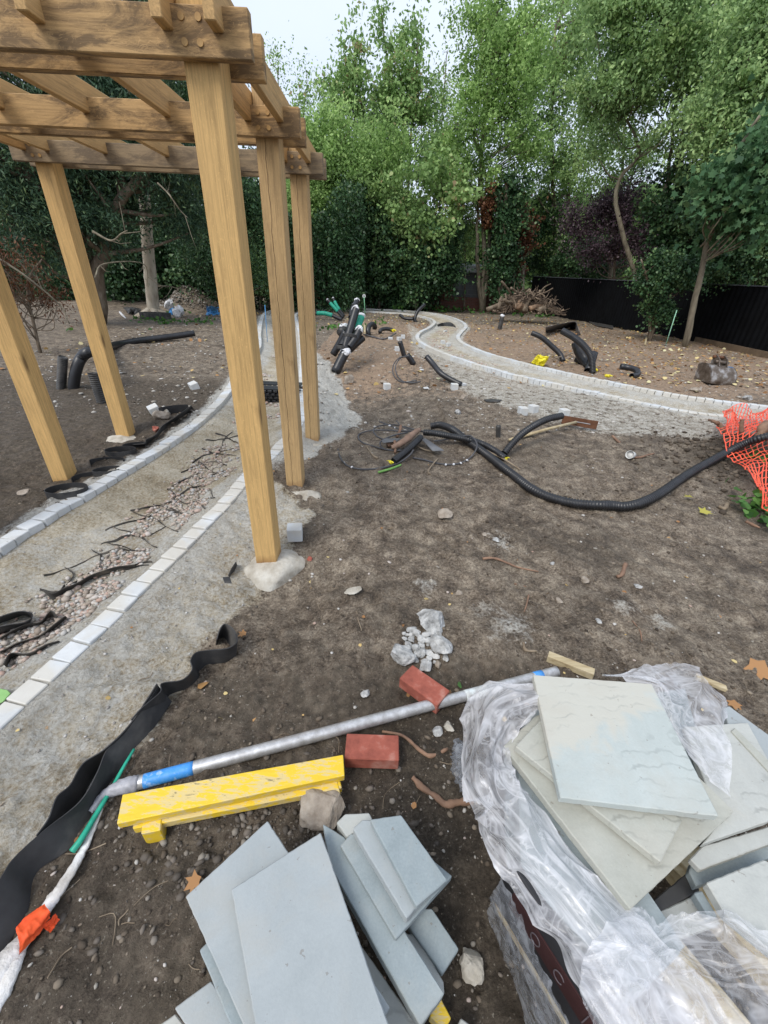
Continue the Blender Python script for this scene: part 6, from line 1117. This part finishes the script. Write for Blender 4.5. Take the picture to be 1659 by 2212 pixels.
def wall():
    T = empty('garden_wall', (3, WY, 0), 'red brick garden wall with grey block panels and a trellis, half hidden by ivy', 'wall'); xl, xr = aty('p', 640, 600, WY)[0], aty('p', 1136, 600, WY)[0]
    V, F = box(((xl + xr) / 2, WY + .25, .95), (xr - xl, .25, 2.1), 0); o = mesh_np('block_panel', V, F, BLO, T); fix_normals(o)
    V, F = box(((xl + xr) / 2, WY + .10, .30), (xr - xl, .22, .72), 0); o = mesh_np('brick_plinth', V, F, BW, T); fix_normals(o)
    for px in (648, 717, 760, 830, 905, 968, 1060, 1120):
        x = aty('p', px, 600, WY)[0]; V, F = box((x, WY + .06, 1.0), (.62 if px != 717 else .9, .36, 2.2), .01); o = mesh_np('brick_pier', V, F, BW, T); fix_normals(o)
    V, F = box(((xl + xr) / 2, WY + .22, 2.06), (xr - xl + .1, .30, .12), .01); o = mesh_np('coping', V, F, BW, T); fix_normals(o)
    x0, x1 = aty('p', 984, 571, WY)[0], aty('p', 1040, 571, WY)[0]; z0, z1 = aty('p', 1000, 586, WY)[2], aty('p', 1000, 571, WY)[2]; V, F = box(((x0 + x1) / 2, WY - .1, (z0 + z1) / 2), (x1 - x0, .5, z1 - z0), .01, np.array([[1, 0, 0], [0, .97, .2], [0, -.2, .97]])); o = mesh_np('pale_coping_slab', V, F, simple('pale_slab', (.42, .45, .47), (.3, .33, .35), 5), T); fix_normals(o)
    x0, x1 = aty('p', 690, 545, WY)[0], aty('p', 735, 545, WY)[0]; z0, z1 = aty('p', 712, 562, WY)[2], aty('p', 712, 535, WY)[2]; mb = MB(); L = z1 - z0; k = 12
    for i in range(-k, 2 * k):
        for sg in (-1, 1):
            a = x0 + (x1 - x0) * i / k * 1.0; c = (a, WY + .05 * sg * .2, (z0 + z1) / 2); 
            if a < x0 or a > x1: continue
            V, F = box(c, (.02, .01, L * 1.1), 0, np.array([[.8, 0, .6 * sg], [0, 1, 0], [-.6 * sg, 0, .8]])); mb.add(V, F)
    for zz in (z0, z1): V, F = box(((x0 + x1) / 2, WY + .0, zz), (x1 - x0 + .2, .05, .05), 0); mb.add(V, F)
    o = mb.build('trellis', STICKM, T); fix_normals(o)
wall()
FA = aty('p', 1141, 657, 27.0); FB = aty('p', 1640, 747, 12.4); FD = FB - FA; FD[2] = 0; FL = np.linalg.norm(FD); FD /= FL
def fence():
    T = empty('black_fence', FA, 'long black close boarded fence with corrugated face along the right boundary', 'fence'); nn = np.array([-FD[1], FD[0], 0]); hA = aty('p', 1141, 597, FA[1])[2]; hB = aty('p', 1640, 619, FB[1])[2]; ext = FL + 4
    n = int(ext / .09); s = np.linspace(0, ext, n * 2 + 1); off = np.where((np.arange(len(s)) % 4) < 2, 0, .018); X = FA[None] + FD[None] * s[:, None] + nn[None] * off[:, None]; top = hA + (hB - hA) * s / FL
    V = np.vstack([np.c_[X[:, :2], np.full(len(s), -.15)], np.c_[X[:, :2], top]]); F = [[i, i + 1, len(s) + i + 1, len(s) + i] for i in range(len(s) - 1)]; o = mesh_np('panel', V, F, simple('fence_black', (.005, .0055, .0065), (.003, .003, .0035), 3, .8, .1, 30, spec=.1), T); m = o.modifiers.new('t', 'SOLIDIFY'); m.thickness = .02
    c = FA + FD * ext / 2 + nn * .015; A = np.r_[(FA + nn * .015)[:2], hA + .01]; B_ = np.r_[(FA + FD * ext + nn * .015)[:2], hA + (hB - hA) * ext / FL + .01]; d = B_ - A; L = np.linalg.norm(d); d /= L; V, F = box((A + B_) / 2, (L, .07, .03), .003, np.array([d, nn, np.cross(d, nn)])); o = mesh_np('top_rail', V, F, simple('rail_grey', (.10, .11, .12), (.05, .05, .06), 5), T); fix_normals(o)
    A = gp('k', 930, 45, .06); B_ = gp('k', 1700, 215, .06); d = B_ - A; L = np.linalg.norm(d); d /= L; s_ = np.cross([0, 0, 1], d); s_ /= np.linalg.norm(s_); V, F = box((A + B_) / 2, (L, .04, .18), .004, np.array([d, s_, np.cross(d, s_)])); o = mesh_np('timber_edging', V, F, simple('soil_stained_board', (.17, .12, .075), (.1, .07, .045), 5)); fix_normals(o); tag1(o, 'soil stained timber board set along the ground below the black fence', 'edging board')
    slab('br', [(1400, 840), (1480, 850), (1659, 890), (1659, 915), (1470, 880)], .06, .03, BLKD, 'grey sheet lying on the ground at the foot of the black fence', 'plastic_sheet', 'plastic sheet')
fence()
# ================================================================== BRUSH PILE
def brush():
    C_ = aty('p', 1135, 676, 19.5); sc_ = (C_[1]) / FOC; T = empty('brush_pile', C_, 'heap of roots, logs and branches stacked in front of the wall and fence', 'brush pile'); r = np.random.default_rng(5); W = 58 * sc_ * 1.02; H = 34 * sc_ * 1.1; mb = MB()
    for i in range(330):
        a = r.uniform(-1, 1); hh = (1 - a * a) ** .7; x = C_[0] + a * W; y = C_[1] + r.uniform(-.8, .5); z = C_[2] + r.random() ** .8 * hh * H; L = r.uniform(.3, .8); th = r.uniform(0, 6.28); el = r.normal() * .5; d = np.array([math.cos(th) * math.cos(el), math.sin(th) * math.cos(el) * .6, math.sin(el)]); P = []; q = np.array([x, y, z]) - d * L / 2
        for k in range(4): q2 = q.copy(); q2[2] = max(q2[2], C_[2] + .02); P.append(q2); q = q + d * L / 3; d = d + r.normal(size=3) * .35; d /= np.linalg.norm(d)
        V, F = tube(catmull(P, 3), np.linspace(r.uniform(.012, .04), .006, 10), 5); mb.add(V, F, r.random())
    o = mb.build('branches', tintmat('brush_bark', [(0, (.07, .05, .038)), (.5, (.19, .14, .10)), (1, (.38, .29, .21))]), T)
    for (ax, ay, bx, by, rr, hz) in ((665, 670, 750, 690, .17, .1), (790, 715, 925, 690, .11, .12), (740, 740, 790, 620, .13, .1), (520, 620, 620, 630, .06, .4), (600, 500, 670, 550, .05, .9), (350, 725, 660, 640, .09, .1), (880, 740, 960, 690, .14, .1), (500, 430, 600, 560, .05, .7), (900, 540, 1010, 455, .03, .6), (470, 720, 500, 590, .07, .1)):
        A = aty('br', ax, ay, C_[1] - .75); B_ = aty('br', bx, by, C_[1] - .45); V, F = tube(catmull([A, (A + B_) / 2 + r.normal(size=3) * .04, B_], 4), np.linspace(rr, rr * .75, 9) * (1 + .1 * r.normal(size=9)), 9); o = mesh_np('log', V, F, simple('cut_log', (.26, .17, .11), (.11, .075, .05), 6, .85, .5, 20, c3=(.42, .27, .16)) if (ax in (665, 790)) else BARK, T, True); fix_normals(o)
brush()
P = gp('br', 1090, 720, .1); V, F = rock(P, (.35, .2, .2), 9, 4, .8, 12); o = mesh_np('white_sack', V, F, WHITEP); tag1(o, 'white and green sack at the right end of the brush pile', 'sack')

# ================================================================== TREES
def leafset(n, seed): return np.random.default_rng(seed).random(n)
def mk(c): return [(p, tuple(v)) for p, v in c]
L_BRIGHT = leafmat('leaf_bright_green', mk([(0, (0.129, 0.214, 0.067)), (0.5, (0.3, 0.471, 0.147)), (1, (0.577, 0.772, 0.296))]), .45)
L_MID = leafmat('leaf_mid_green', mk([(0, (0.117, 0.195, 0.072)), (0.5, (0.273, 0.426, 0.15)), (1, (0.563, 0.716, 0.275))]), .42)
L_FEATH = leafmat('leaf_feathery_green', mk([(0, (0.129, 0.208, 0.086)), (0.5, (0.291, 0.451, 0.177)), (1, (0.546, 0.715, 0.302))]), .4)
L_YELL = leafmat('leaf_yellowing', mk([(0, (0.12, 0.202, 0.072)), (0.45, (0.253, 0.405, 0.137)), (0.85, (0.441, 0.611, 0.242)), (1, (0.386, 0.291, 0.156))]), .4)
L_IVY = leafmat('leaf_ivy', mk([(0, (0.019, 0.049, 0.02)), (0.6, (0.054, 0.121, 0.047)), (1, (0.162, 0.257, 0.095))]), .15, .45)
L_YEW = leafmat('leaf_conifer', mk([(0, (0.018, 0.044, 0.026)), (0.6, (0.058, 0.117, 0.058)), (1, (0.156, 0.221, 0.085))]), .12)
L_PURP = leafmat('leaf_purple', mk([(0, (0.046, 0.031, 0.039)), (0.6, (0.114, 0.072, 0.089)), (1, (0.208, 0.155, 0.166))]), .2)
L_BROWN = leafmat('leaf_withered', mk([(0, (0.056, 0.021, 0.01)), (0.6, (0.14, 0.056, 0.025)), (1, (0.238, 0.112, 0.049))]), .2)
L_MAPLE = leafmat('leaf_maple', mk([(0, (0.036, 0.096, 0.042)), (0.6, (0.096, 0.204, 0.084)), (1, (0.216, 0.348, 0.156))]), .35)
def P3(px, py, Y): return aty('p', px, py, Y)
def tree(label, base, trunks, blobs, mat, name='tree', shape='rhomb', size=.14, clumps=120, per=70, rc=.42, seed=1, bark=BARK, rt=.12, cat='tree', droop=.15, group=None, limbs=40, up=None, gaps=.0, twigs=True, sz=1.0):
    """base photo point on the ground; trunks = list of photo paths (px, py, Y); blobs = (px, py, rx, ry, Y) ellipsoids of crown"""
    r = np.random.default_rng(seed); Y0 = base[2]; b0 = P3(base[0], base[1], Y0); b0[2] = float(tz(min(max(b0[0], -8.9), 11.9), min(Y0, 29.9))) if abs(b0[0]) < 9 else 0
    T = empty(name, b0, label, cat, group); mb = MB(); skel = []
    for tr in trunks:
        P = [b0] + [P3(*p) for p in tr]; P = catmull(P, 6); rad = np.linspace(rt, rt * .35, len(P)); P = P + np.c_[r.normal(size=(len(P), 2)) * rt * .15, np.zeros(len(P))]; P[0][2] = b0[2] - .1; V, F = tube(P, rad, 8); mb.add(V, F); skel.append(P)
    cl = []
    wts = np.array([b[2] * b[3] for b in blobs], float); wts /= wts.sum()
    for b, wgt in zip(blobs, wts):
        c = P3(b[0], b[1], b[4]); s = (c - CAM) @ FW / FOC; rx, rz = b[2] * s, b[3] * s; ry = min(rx, rz) * .8 + .3; k = max(3, int(clumps * wgt + .5)); d = r.normal(size=(k, 3)); d /= np.linalg.norm(d, axis=1)[:, None]; q = r.random(k) ** .45; pts = c + d * q[:, None] * np.array([rx, ry, rz]); cl.append(pts)
    C_ = np.vstack(cl)
    if gaps: C_ = C_[vnoise(C_[:, 0] * .9 + seed, C_[:, 2] * .9) > gaps]
    S_ = np.vstack(skel) if skel else None
    if S_ is not None:
        for c in C_[r.permutation(len(C_))[:limbs]]:
            low = S_[S_[:, 2] < c[2] + .1]; low = low if len(low) else S_; dd = np.linalg.norm(low - c, axis=1) + .8 * np.abs(low[:, 2] - (c[2] - 1.0)); a = low[dd.argmin()]; m_ = (a + c) / 2 + r.normal(size=3) * .12 + np.array([0, 0, -.1]); V, F = tube(catmull([a, m_, c], 4), np.linspace(rt * .30, rt * .06 + .004, 9), 5, cap=False); mb.add(V, F)
    if mb.V: mb.build('trunk', bark, T, True)
    ncl = len(C_); pr = (per * 1.55 * r.uniform(.35, 1.65, ncl)).astype(int); idx = np.repeat(np.arange(ncl), pr); rcs = rc * r.uniform(.6, 1.4, ncl); g = r.normal(size=(len(idx), 3)); g *= (rcs[idx] * .42)[:, None]; g[:, 2] *= .7; ax_ = r.normal(size=(ncl, 3)) * .8 + np.array([0, 0, .35 - droop * .8]); cen = C_.mean(0); oo = C_ - cen; ax_ += .7 * oo / (np.linalg.norm(oo, axis=1)[:, None] + .1); ax_ /= np.linalg.norm(ax_, axis=1)[:, None]
    g += ax_[idx] * (r.normal(size=len(idx)) * rcs[idx] * .85)[:, None]
    L = C_[idx] + g; ct = r.normal(size=ncl) * .16; t = np.clip(.48 + 1.2 * ct[idx] + r.normal(size=len(idx)) * .18 , 0, 1)
    L[:, 2] = np.maximum(L[:, 2], .03); leaves('crown', L, size * .80 * r.uniform(.55, 1.35, len(L)), t, mat, shape, seed + 50, up, droop, T); return T
DFULL = 1.0
def n_(k): return int(k * DFULL)
TG = 'trees beyond the wall'
tree('leafy sapling filling the space right of the central ivy', (1005, 652, 25.2), [[(1005, 560, 25.2), (1000, 470, 25.2)]], [(1000, 450, 45, 60, 25.2), (1010, 520, 35, 40, 25.2), (960, 330, 50, 50, 26)], L_MID, size=.15, clumps=n_(110), per=60, rc=.45, seed=31, rt=.05, group=TG)
tree('wispy tree joining the sparse shoots to the tall bright green tree', (955, 645, 28.5), [[(950, 450, 28.5), (955, 250, 28.5), (965, 120, 28.5)]], [(950, 300, 45, 80, 28.5), (960, 190, 16, 60, 28.5), (900, 350, 60, 60, 28.5)], L_YELL, size=.17, clumps=n_(110), per=36, rc=.5, seed=32, rt=.06, gaps=.25, group=TG)
tree('bright green small leaved tree just right of the rear post', (700, 640, 24.5), [[(700, 560, 24.5), (690, 420, 24.5), (700, 300, 24.5)], [(660, 500, 25), (640, 350, 25)]], [(700, 320, 65, 100, 23.5), (650, 420, 45, 110, 23.5), (760, 370, 80, 90, 23.5), (690, 450, 45, 50, 23.3), (830, 340, 70, 60, 24)], L_BRIGHT, size=.17, clumps=n_(300), per=70, rc=.55, seed=3, group=TG)
tree('sparse tall tree with upright wispy shoots against the sky', (850, 640, 27), [[(850, 500, 27), (800, 330, 27), (765, 120, 27)], [(860, 450, 27), (850, 250, 27), (822, 20, 27)], [(880, 420, 27), (890, 250, 27), (905, 80, 27)]], [(765, 165, 34, 95, 27), (735, 240, 45, 70, 27), (825, 210, 36, 110, 27), (885, 180, 40, 110, 27), (920, 240, 30, 60, 27), (830, 310, 120, 90, 27), (822, 60, 6, 40, 27)], L_YELL, size=.24, shape='rhomb', clumps=n_(300), per=48, rc=.55, seed=5, droop=.5, rt=.09, gaps=.30, group=TG)
tree('thin pale green tree whose crown tops out beside the pergola beams', (600, 640, 29), [[(610, 400, 29), (600, 150, 29)], [(640, 420, 29), (660, 200, 29)]], [(600, 200, 32, 80, 29), (620, 300, 50, 110, 29), (660, 250, 25, 80, 29), (580, 400, 45, 90, 29)], L_BRIGHT, size=.17, clumps=n_(120), per=42, rc=.6, seed=6, rt=.07, gaps=.25, group=TG)
tree('yellowing climber covered shrub with large round leaves in the middle', (900, 650, 23.5), [[(900, 560, 23.5), (880, 420, 23.5)], [(925, 520, 23.5), (960, 400, 23.5)]], [(860, 420, 90, 70, 23.5), (940, 400, 70, 90, 23.5), (960, 470, 50, 60, 23.0), (905, 480, 50, 40, 23.0)], L_YELL, size=.19, shape='broad', clumps=n_(120), per=60, rc=.5, seed=7, rt=.07, droop=.35, cat='shrub', name='climbing_shrub', gaps=.2)
tree('mid green leafy bush above the ivy at the centre of the wall', (820, 648, 24), [[(820, 520, 24), (810, 400, 24)]], [(800, 430, 80, 70, 23.6), (860, 480, 80, 60, 23.6), (770, 490, 50, 40, 23.6)], L_MID, size=.16, clumps=n_(130), per=75, rc=.5, seed=8, rt=.06, cat='bush', name='bush')
tree('dark ivy mass covering the wall on the left of the gap', (780, 648, 24.3), [[(760, 560, 24.3), (755, 470, 24.3)], [(800, 560, 24.3), (820, 480, 24.3)], [(765, 600, 24.2), (750, 500, 24.2)]], [(795, 590, 50, 62, 23.6), (760, 530, 30, 40, 23.4), (790, 500, 70, 50, 23.4), (870, 540, 60, 60, 23.4), (820, 560, 60, 80, 24.5), (850, 610, 55, 50, 24.5), (750, 530, 40, 50, 24.6)], L_IVY, size=.15, shape='broad', clumps=n_(330), per=85, rc=.42, seed=9, rt=.05, cat='ivy', name='ivy', droop=.5)
tree('dark ivy mass hanging on the wall left of the pale coping slab', (930, 655, 24.0), [[(920, 560, 24), (900, 470, 24)], [(950, 560, 24), (960, 480, 24)]], [(930, 600, 48, 56, 24.4), (900, 540, 60, 60, 24.6), (955, 560, 36, 70, 23.6), (900, 600, 50, 50, 23.4)], L_IVY, size=.15, shape='broad', clumps=n_(210), per=80, rc=.42, seed=10, rt=.05, cat='ivy', name='ivy', droop=.5)
tree('tall bright green tree rising to the top of the photo at the centre right', (1045, 655, 24.5), [[(1045, 520, 24.5), (1040, 350, 24.5), (1060, 150, 24.5), (1075, 20, 24.5)], [(1060, 450, 24.5), (1010, 250, 24.5)], [(1030, 540, 24.3), (1035, 380, 24.5)]], [(1050, 120, 80, 110, 24.5), (1020, 260, 75, 100, 24.5), (1110, 230, 90, 120, 24.5), (1130, 80, 85, 110, 25), (1060, 0, 60, 60, 25), (1000, 360, 55, 70, 24.5), (1100, 370, 80, 70, 24.5)], L_BRIGHT, size=.17, clumps=n_(360), per=68, rc=.50, seed=11, rt=.13, group=TG, bark=MIDBARK, limbs=70, gaps=.14)
tree('ivy covered trunk beside the reddish bare trunk near the brush pile', (1085, 655, 23.6), [[(1085, 560, 23.6), (1090, 450, 23.6), (1095, 380, 23.8)]], [(1088, 600, 28, 50, 23.6), (1090, 520, 32, 70, 23.7), (1092, 440, 34, 50, 23.9)], L_IVY, size=.14, shape='broad', clumps=n_(130), per=80, rc=.36, seed=12, rt=.22, cat='ivy', name='ivy_tree', droop=.5)
tree('withered brown ivy hanging beside the ivy covered trunk', (1135, 640, 24.2), [[(1130, 590, 24.2), (1128, 480, 24.2)]], [(1128, 500, 24, 50, 24.0), (1052, 470, 10, 75, 23.9), (1120, 550, 15, 40, 24)], L_BROWN, size=.14, shape='broad', clumps=n_(60), per=50, rc=.32, seed=13, rt=.1, cat='ivy', name='withered_ivy', droop=.6, bark=PALEBARK)
tree('tall mid green tree behind the brush pile', (1200, 640, 27.5), [[(1200, 500, 27.5), (1190, 300, 27.5), (1200, 60, 27.5)], [(1230, 420, 27.5), (1260, 250, 27.5)]], [(1190, 160, 90, 150, 27.5), (1240, 320, 90, 100, 27.5), (1180, 400, 80, 80, 27.5), (1250, 60, 90, 120, 28), (1210, 500, 90, 60, 27.5)], L_MID, size=.19, clumps=n_(300), per=66, rc=.52, seed=14, rt=.15, group=TG, limbs=60, gaps=.16)
tree('large feathery leaved tree arching over the black fence', (1428, 660, 19.0), [[(1430, 600, 19.0), (1434, 520, 19.0), (1440, 420, 19.0), (1450, 318, 19.0), (1462, 200, 19.0), (1470, 80, 19.0)], [(1432, 420, 19.0), (1520, 260, 18.6), (1560, 120, 18.6)], [(1330, 440, 19), (1380, 330, 19.0), (1350, 250, 19.0)]], [(1350, 60, 120, 120, 18.6), (1430, 160, 130, 100, 18.6), (1540, 80, 120, 130, 19), (1330, 220, 90, 90, 19.0), (1500, 260, 90, 60, 18.6), (1620, 160, 100, 140, 17.5), (1400, -40, 200, 60, 18.6)], L_FEATH, size=.15, shape='rhomb', clumps=n_(620), per=72, rc=.42, seed=15, rt=.10, bark=MIDBARK, limbs=110, droop=.45, gaps=.12)
tree('forked grey trunked tree standing behind the purple shrub', (1318, 640, 23), [[(1328, 520, 23), (1350, 430, 23), (1375, 350, 23), (1400, 260, 23)], [(1326, 540, 23), (1340, 430, 23), (1348, 320, 23), (1350, 240, 23)]], [(1290, 300, 70, 70, 23), (1380, 340, 80, 50, 23), (1300, 420, 60, 40, 23)], L_MID, size=.14, clumps=n_(110), per=60, rc=.42, seed=16, rt=.085, bark=MIDBARK, limbs=50, gaps=.25)
tree('purple leaved shrub leaning over the black fence', (1330, 640, 20.5), [[(1330, 560, 20.5), (1320, 480, 20.5)]], [(1265, 470, 45, 35, 20.3), (1340, 450, 70, 45, 20.3), (1400, 510, 70, 40, 19.5), (1300, 540, 70, 30, 20.5), (1420, 550, 50, 25, 19)], L_PURP, size=.12, clumps=n_(190), per=70, rc=.38, seed=17, rt=.07, cat='shrub', name='purple_shrub')
tree('leaning bare trunked maple close to the right end of the fence', (1488, 727, 12.9), [[(1508, 620, 12.9), (1528, 520, 12.9), (1548, 430, 12.9), (1590, 330, 12.7), (1640, 250, 12.5)], [(1540, 460, 12.9), (1520, 380, 12.9)]], [(1590, 400, 70, 45, 12.5), (1640, 450, 50, 40, 12.5), (1580, 470, 50, 30, 12.5), (1650, 330, 40, 50, 12.5), (1540, 420, 30, 25, 12.7)], L_MAPLE, size=.20, shape='lobed', clumps=n_(95), per=30, rc=.38, seed=18, rt=.08, bark=MIDBARK, limbs=30, droop=.3, gaps=.22)
tree('second feathery green crown filling the top right corner', (1620, 650, 15.5), [[(1610, 500, 15.5), (1590, 300, 15.5), (1600, 100, 15.5)]], [(1590, 220, 90, 100, 15.5), (1640, 80, 70, 130, 15.5), (1560, 330, 60, 50, 15.5)], L_FEATH, size=.14, clumps=n_(260), per=75, rc=.42, seed=28, rt=.10, limbs=50, droop=.4, gaps=.15)
tree('dark evergreen shrub with several stems standing in front of the black fence', (1412, 714, 14.4), [[(1400, 620, 14.4), (1385, 560, 14.4)], [(1432, 640, 14.4), (1450, 580, 14.4)]], [(1425, 600, 42, 28, 14.4), (1440, 580, 55, 28, 14.4), (1480, 590, 25, 28, 14.4), (1410, 645, 20, 20, 14.4), (1425, 680, 20, 22, 14.4)], L_IVY, size=.085, shape='broad', clumps=n_(150), per=80, rc=.22, seed=19, rt=.06, cat='shrub', name='evergreen_shrub')
tree('dark leafy shrub hanging over the fence at the right edge', (1640, 640, 14.6), [[(1640, 580, 14.6)]], [(1600, 560, 50, 32, 14.4), (1650, 540, 50, 50, 14.4), (1570, 585, 35, 18, 14.4), (1680, 590, 40, 20, 14.4)], L_IVY, size=.09, shape='broad', clumps=n_(200), per=80, rc=.24, seed=20, rt=.05, cat='shrub', name='overhanging_shrub')
tree('dark green tree filling the gap above the fence beyond the purple shrub', (1500, 640, 18.5), [[(1490, 480, 18.5), (1480, 380, 18.5)]], [(1480, 440, 80, 70, 18.5), (1560, 420, 70, 50, 18.5), (1500, 540, 90, 50, 18.5), (1620, 500, 70, 50, 18.5)], L_IVY, size=.14, shape='broad', clumps=n_(210), per=75, rc=.42, seed=21, rt=.09, gaps=.12)
tree('mid green bush row behind the far end of the black fence', (1190, 640, 27.8), [[(1190, 600, 27.8)]], [(1170, 560, 50, 45, 28), (1240, 560, 60, 50, 26.5), (1300, 570, 60, 40, 24.5), (1180, 480, 70, 50, 28)], L_IVY, size=.17, clumps=n_(200), per=75, rc=.5, seed=22, rt=.06, cat='bush', name='bush')
# left side: conifers
tree('huge dark conifer spreading behind the whole pergola', (180, 610, 13), [[(175, 480, 13), (190, 300, 13), (200, 100, 13)], [(120, 500, 12.6), (60, 380, 12)], [(240, 480, 13), (320, 360, 12.8)]], [(100, 470, 120, 90, 12.5), (230, 440, 60, 100, 13), (60, 330, 130, 120, 12.5), (220, 250, 150, 120, 13), (100, 150, 160, 120, 13), (330, 330, 110, 95, 13.2), (400, 470, 45, 70, 14), (280, 80, 120, 90, 13.5)], L_YEW, size=.14, shape='narrow', clumps=n_(900), per=95, rc=.34, seed=23, rt=.22, limbs=160, droop=.6, name='conifer', cat='conifer')
tree('second dark evergreen between the front post and the pale trunk', (480, 630, 18), [[(470, 500, 18), (450, 350, 18), (440, 200, 18)]], [(470, 540, 90, 80, 18), (440, 420, 90, 90, 18), (530, 450, 60, 90, 18), (470, 300, 80, 90, 18), (560, 540, 45, 70, 18.5), (420, 200, 90, 90, 18)], L_IVY, size=.13, shape='rhomb', clumps=n_(420), per=80, rc=.5, gaps=.2, seed=24, rt=.15, limbs=60, name='evergreen_tree')
tree('green shrubs showing low between the front and middle right posts', (560, 640, 20), [[(560, 620, 20)]], [(560, 612, 25, 18, 20), (600, 600, 20, 40, 20), (545, 590, 20, 30, 20)], L_MID, size=.12, shape='broad', clumps=n_(50), per=60, rc=.3, seed=25, rt=.04, cat='shrub', name='shrub')
tree('dark evergreen bush behind the spoil heap', (400, 630, 20), [[(400, 600, 20)]], [(400, 590, 90, 50, 20), (330, 560, 60, 60, 20), (460, 600, 50, 40, 20), (250, 580, 60, 50, 19)], L_IVY, size=.15, shape='broad', clumps=n_(220), per=80, rc=.45, seed=26, rt=.05, cat='bush', name='bush')
tree('rusty brown dead conifer boughs at the left edge', (60, 690, 8.2), [[(60, 620, 8.4), (90, 560, 8.6)]], [(30, 620, 50, 45, 8.2), (100, 640, 40, 25, 8.6), (20, 560, 50, 35, 8.2)], L_BROWN, size=.09, shape='narrow', clumps=n_(45), per=34, rc=.22, seed=27, rt=.03, cat='conifer', name='dead_boughs', droop=.8, limbs=50)
r = np.random.default_rng(90)
def barebranch(pts, rad, lab): 
    P = catmull([P3(*p) for p in pts], 5); V, F = tube(P, np.linspace(rad, rad * .3, len(P)), 6); mb = MB(); mb.add(V, F)
    for k in range(4, len(P) - 1, 3):
        d = r.normal(size=3) * .35; V, F = tube([P[k], P[k] + d * .5 + (0, 0, -.05), P[k] + d], [rad * .4, rad * .25, rad * .1], 5); mb.add(V, F)
    o = mb.build('bare_branch', MIDBARK, None, True); tag1(o, lab, 'branch')
barebranch([(200, 500, 11.5), (240, 520, 11.5), (262, 505, 11.3), (275, 498, 11.2)], .03, 'pale dead branch with rusty tips left of the pale trunk'); barebranch([(340, 395, 12), (365, 420, 12), (390, 455, 11.8), (405, 470, 11.6)], .022, 'pale thin branch slanting down right above the pale trunk'); barebranch([(0, 560, 8), (60, 600, 8), (130, 660, 8.2), (150, 700, 8.2)], .02, 'thin bare branch drooping at the left edge')
barebranch([(205, 600, 11), (225, 570, 11.5), (310, 570, 12.5), (320, 620, 13)], .02, 'crooked thin branch behind the rear left post'); barebranch([(330, 620, 16), (360, 618, 15.8), (390, 625, 15.6)], .03, 'broken pale limb leaving the pale trunk on its right')
# pale bare trunk
def pale_trunk():
    Y = 15.5; b = P3(328, 655, Y); b[2] = float(tz(max(b[0], -8.9), Y)); T = empty('dead_tree', b, 'thick pale bare tree trunk standing by the spoil heap on the left', 'tree trunk'); P = catmull([b - (0, 0, .1), b + (0, 0, .15), P3(325, 600, Y), P3(318, 520, Y), P3(314, 450, Y), P3(311, 395, Y), P3(305, 300, Y)], 5); n = len(P); rad = np.interp(np.linspace(0, 1, n), [0, .06, .2, 1], [.36, .24, .19, .14]); V, F = tube(P, rad, 16); V += rng.normal(size=V.shape) * .008; mesh_np('trunk', V, F, PALEBARK, T, True)
    for k in range(6): a = k * 1.05; V, F = tube([b + (0, 0, .22), b + (.35 * math.cos(a), .35 * math.sin(a), .08), b + (.75 * math.cos(a), .75 * math.sin(a), -.05)], [.16, .11, .04], 8); mesh_np('root', V, F, PALEBARK, T, True)
pale_trunk()
# far woodland mass and ground cover
r = np.random.default_rng(60); k = 110000; x = r.uniform(-34, 40, k); yy = 33 + 4 * r.random(k) + 3 * np.sin(x * .3); top = 6.2 + 2.2 * fbm(x * .25, x * 0, 3) * 2; z = top * r.random(k) ** .8; t = np.clip(.35 + .5 * fbm(x * .6, z * .6, 3) + r.normal(size=k) * .12, 0, 1)
o = leaves('woodland', np.stack([x, yy, z], 1), .30 * r.uniform(.7, 1.4, k), t, L_MID, 'broad', 61); setp(o, 'distant mass of green woodland behind all the trees', 'woodland', kind='stuff')
k = 90000; x = r.uniform(-22, 0, k); yy = 20.5 + 3 * fbm(x * .5, x * 0, 2) + 2.5 * r.random(k); z = (4.6 + 3.5 * fbm(x * .55 + 3, x * 0, 3)) * r.random(k); o = leaves('woodland', np.stack([x - 1, yy, z], 1), .14 * r.uniform(.6, 1.4, k), np.clip(r.normal(size=k) * .2 + .35 + .6 * fbm(x, z, 3), 0, 1), L_IVY, 'rhomb', 62); setp(o, 'dark undergrowth filling the shade behind the left conifers', 'undergrowth', kind='stuff')
k = 1500; x = r.uniform(-8, 0, k); yy = 11 + 7 * r.random(k); keep = (fbm(x, yy, 3) > .05) & (segdist(x, yy, OUTER) > 1.5) & (yy > 13 + .5 * x); x, yy = x[keep], yy[keep]; o = leaves('ground_weeds', np.stack([x, yy, tz(x, yy) + .06], 1), .12, r.random(len(x)), FRESH, 'broad', 63, flat=.5); setp(o, 'low green weeds on the ground beneath the left trees', 'weeds', kind='stuff')
k = 900; x = r.uniform(-3, 8.5, k); yy = 22.5 + 1.6 * r.random(k); keep = fbm(x * 1.5, yy, 3) > .0; x, yy = x[keep], yy[keep]; o = leaves('ground_weeds', np.stack([x, yy, .05 + .2 * r.random(len(x))], 1), .13, r.random(len(x)) * .8, FRESH, 'broad', 64, flat=.3); setp(o, 'straggly weeds along the foot of the garden wall', 'weeds', kind='stuff')
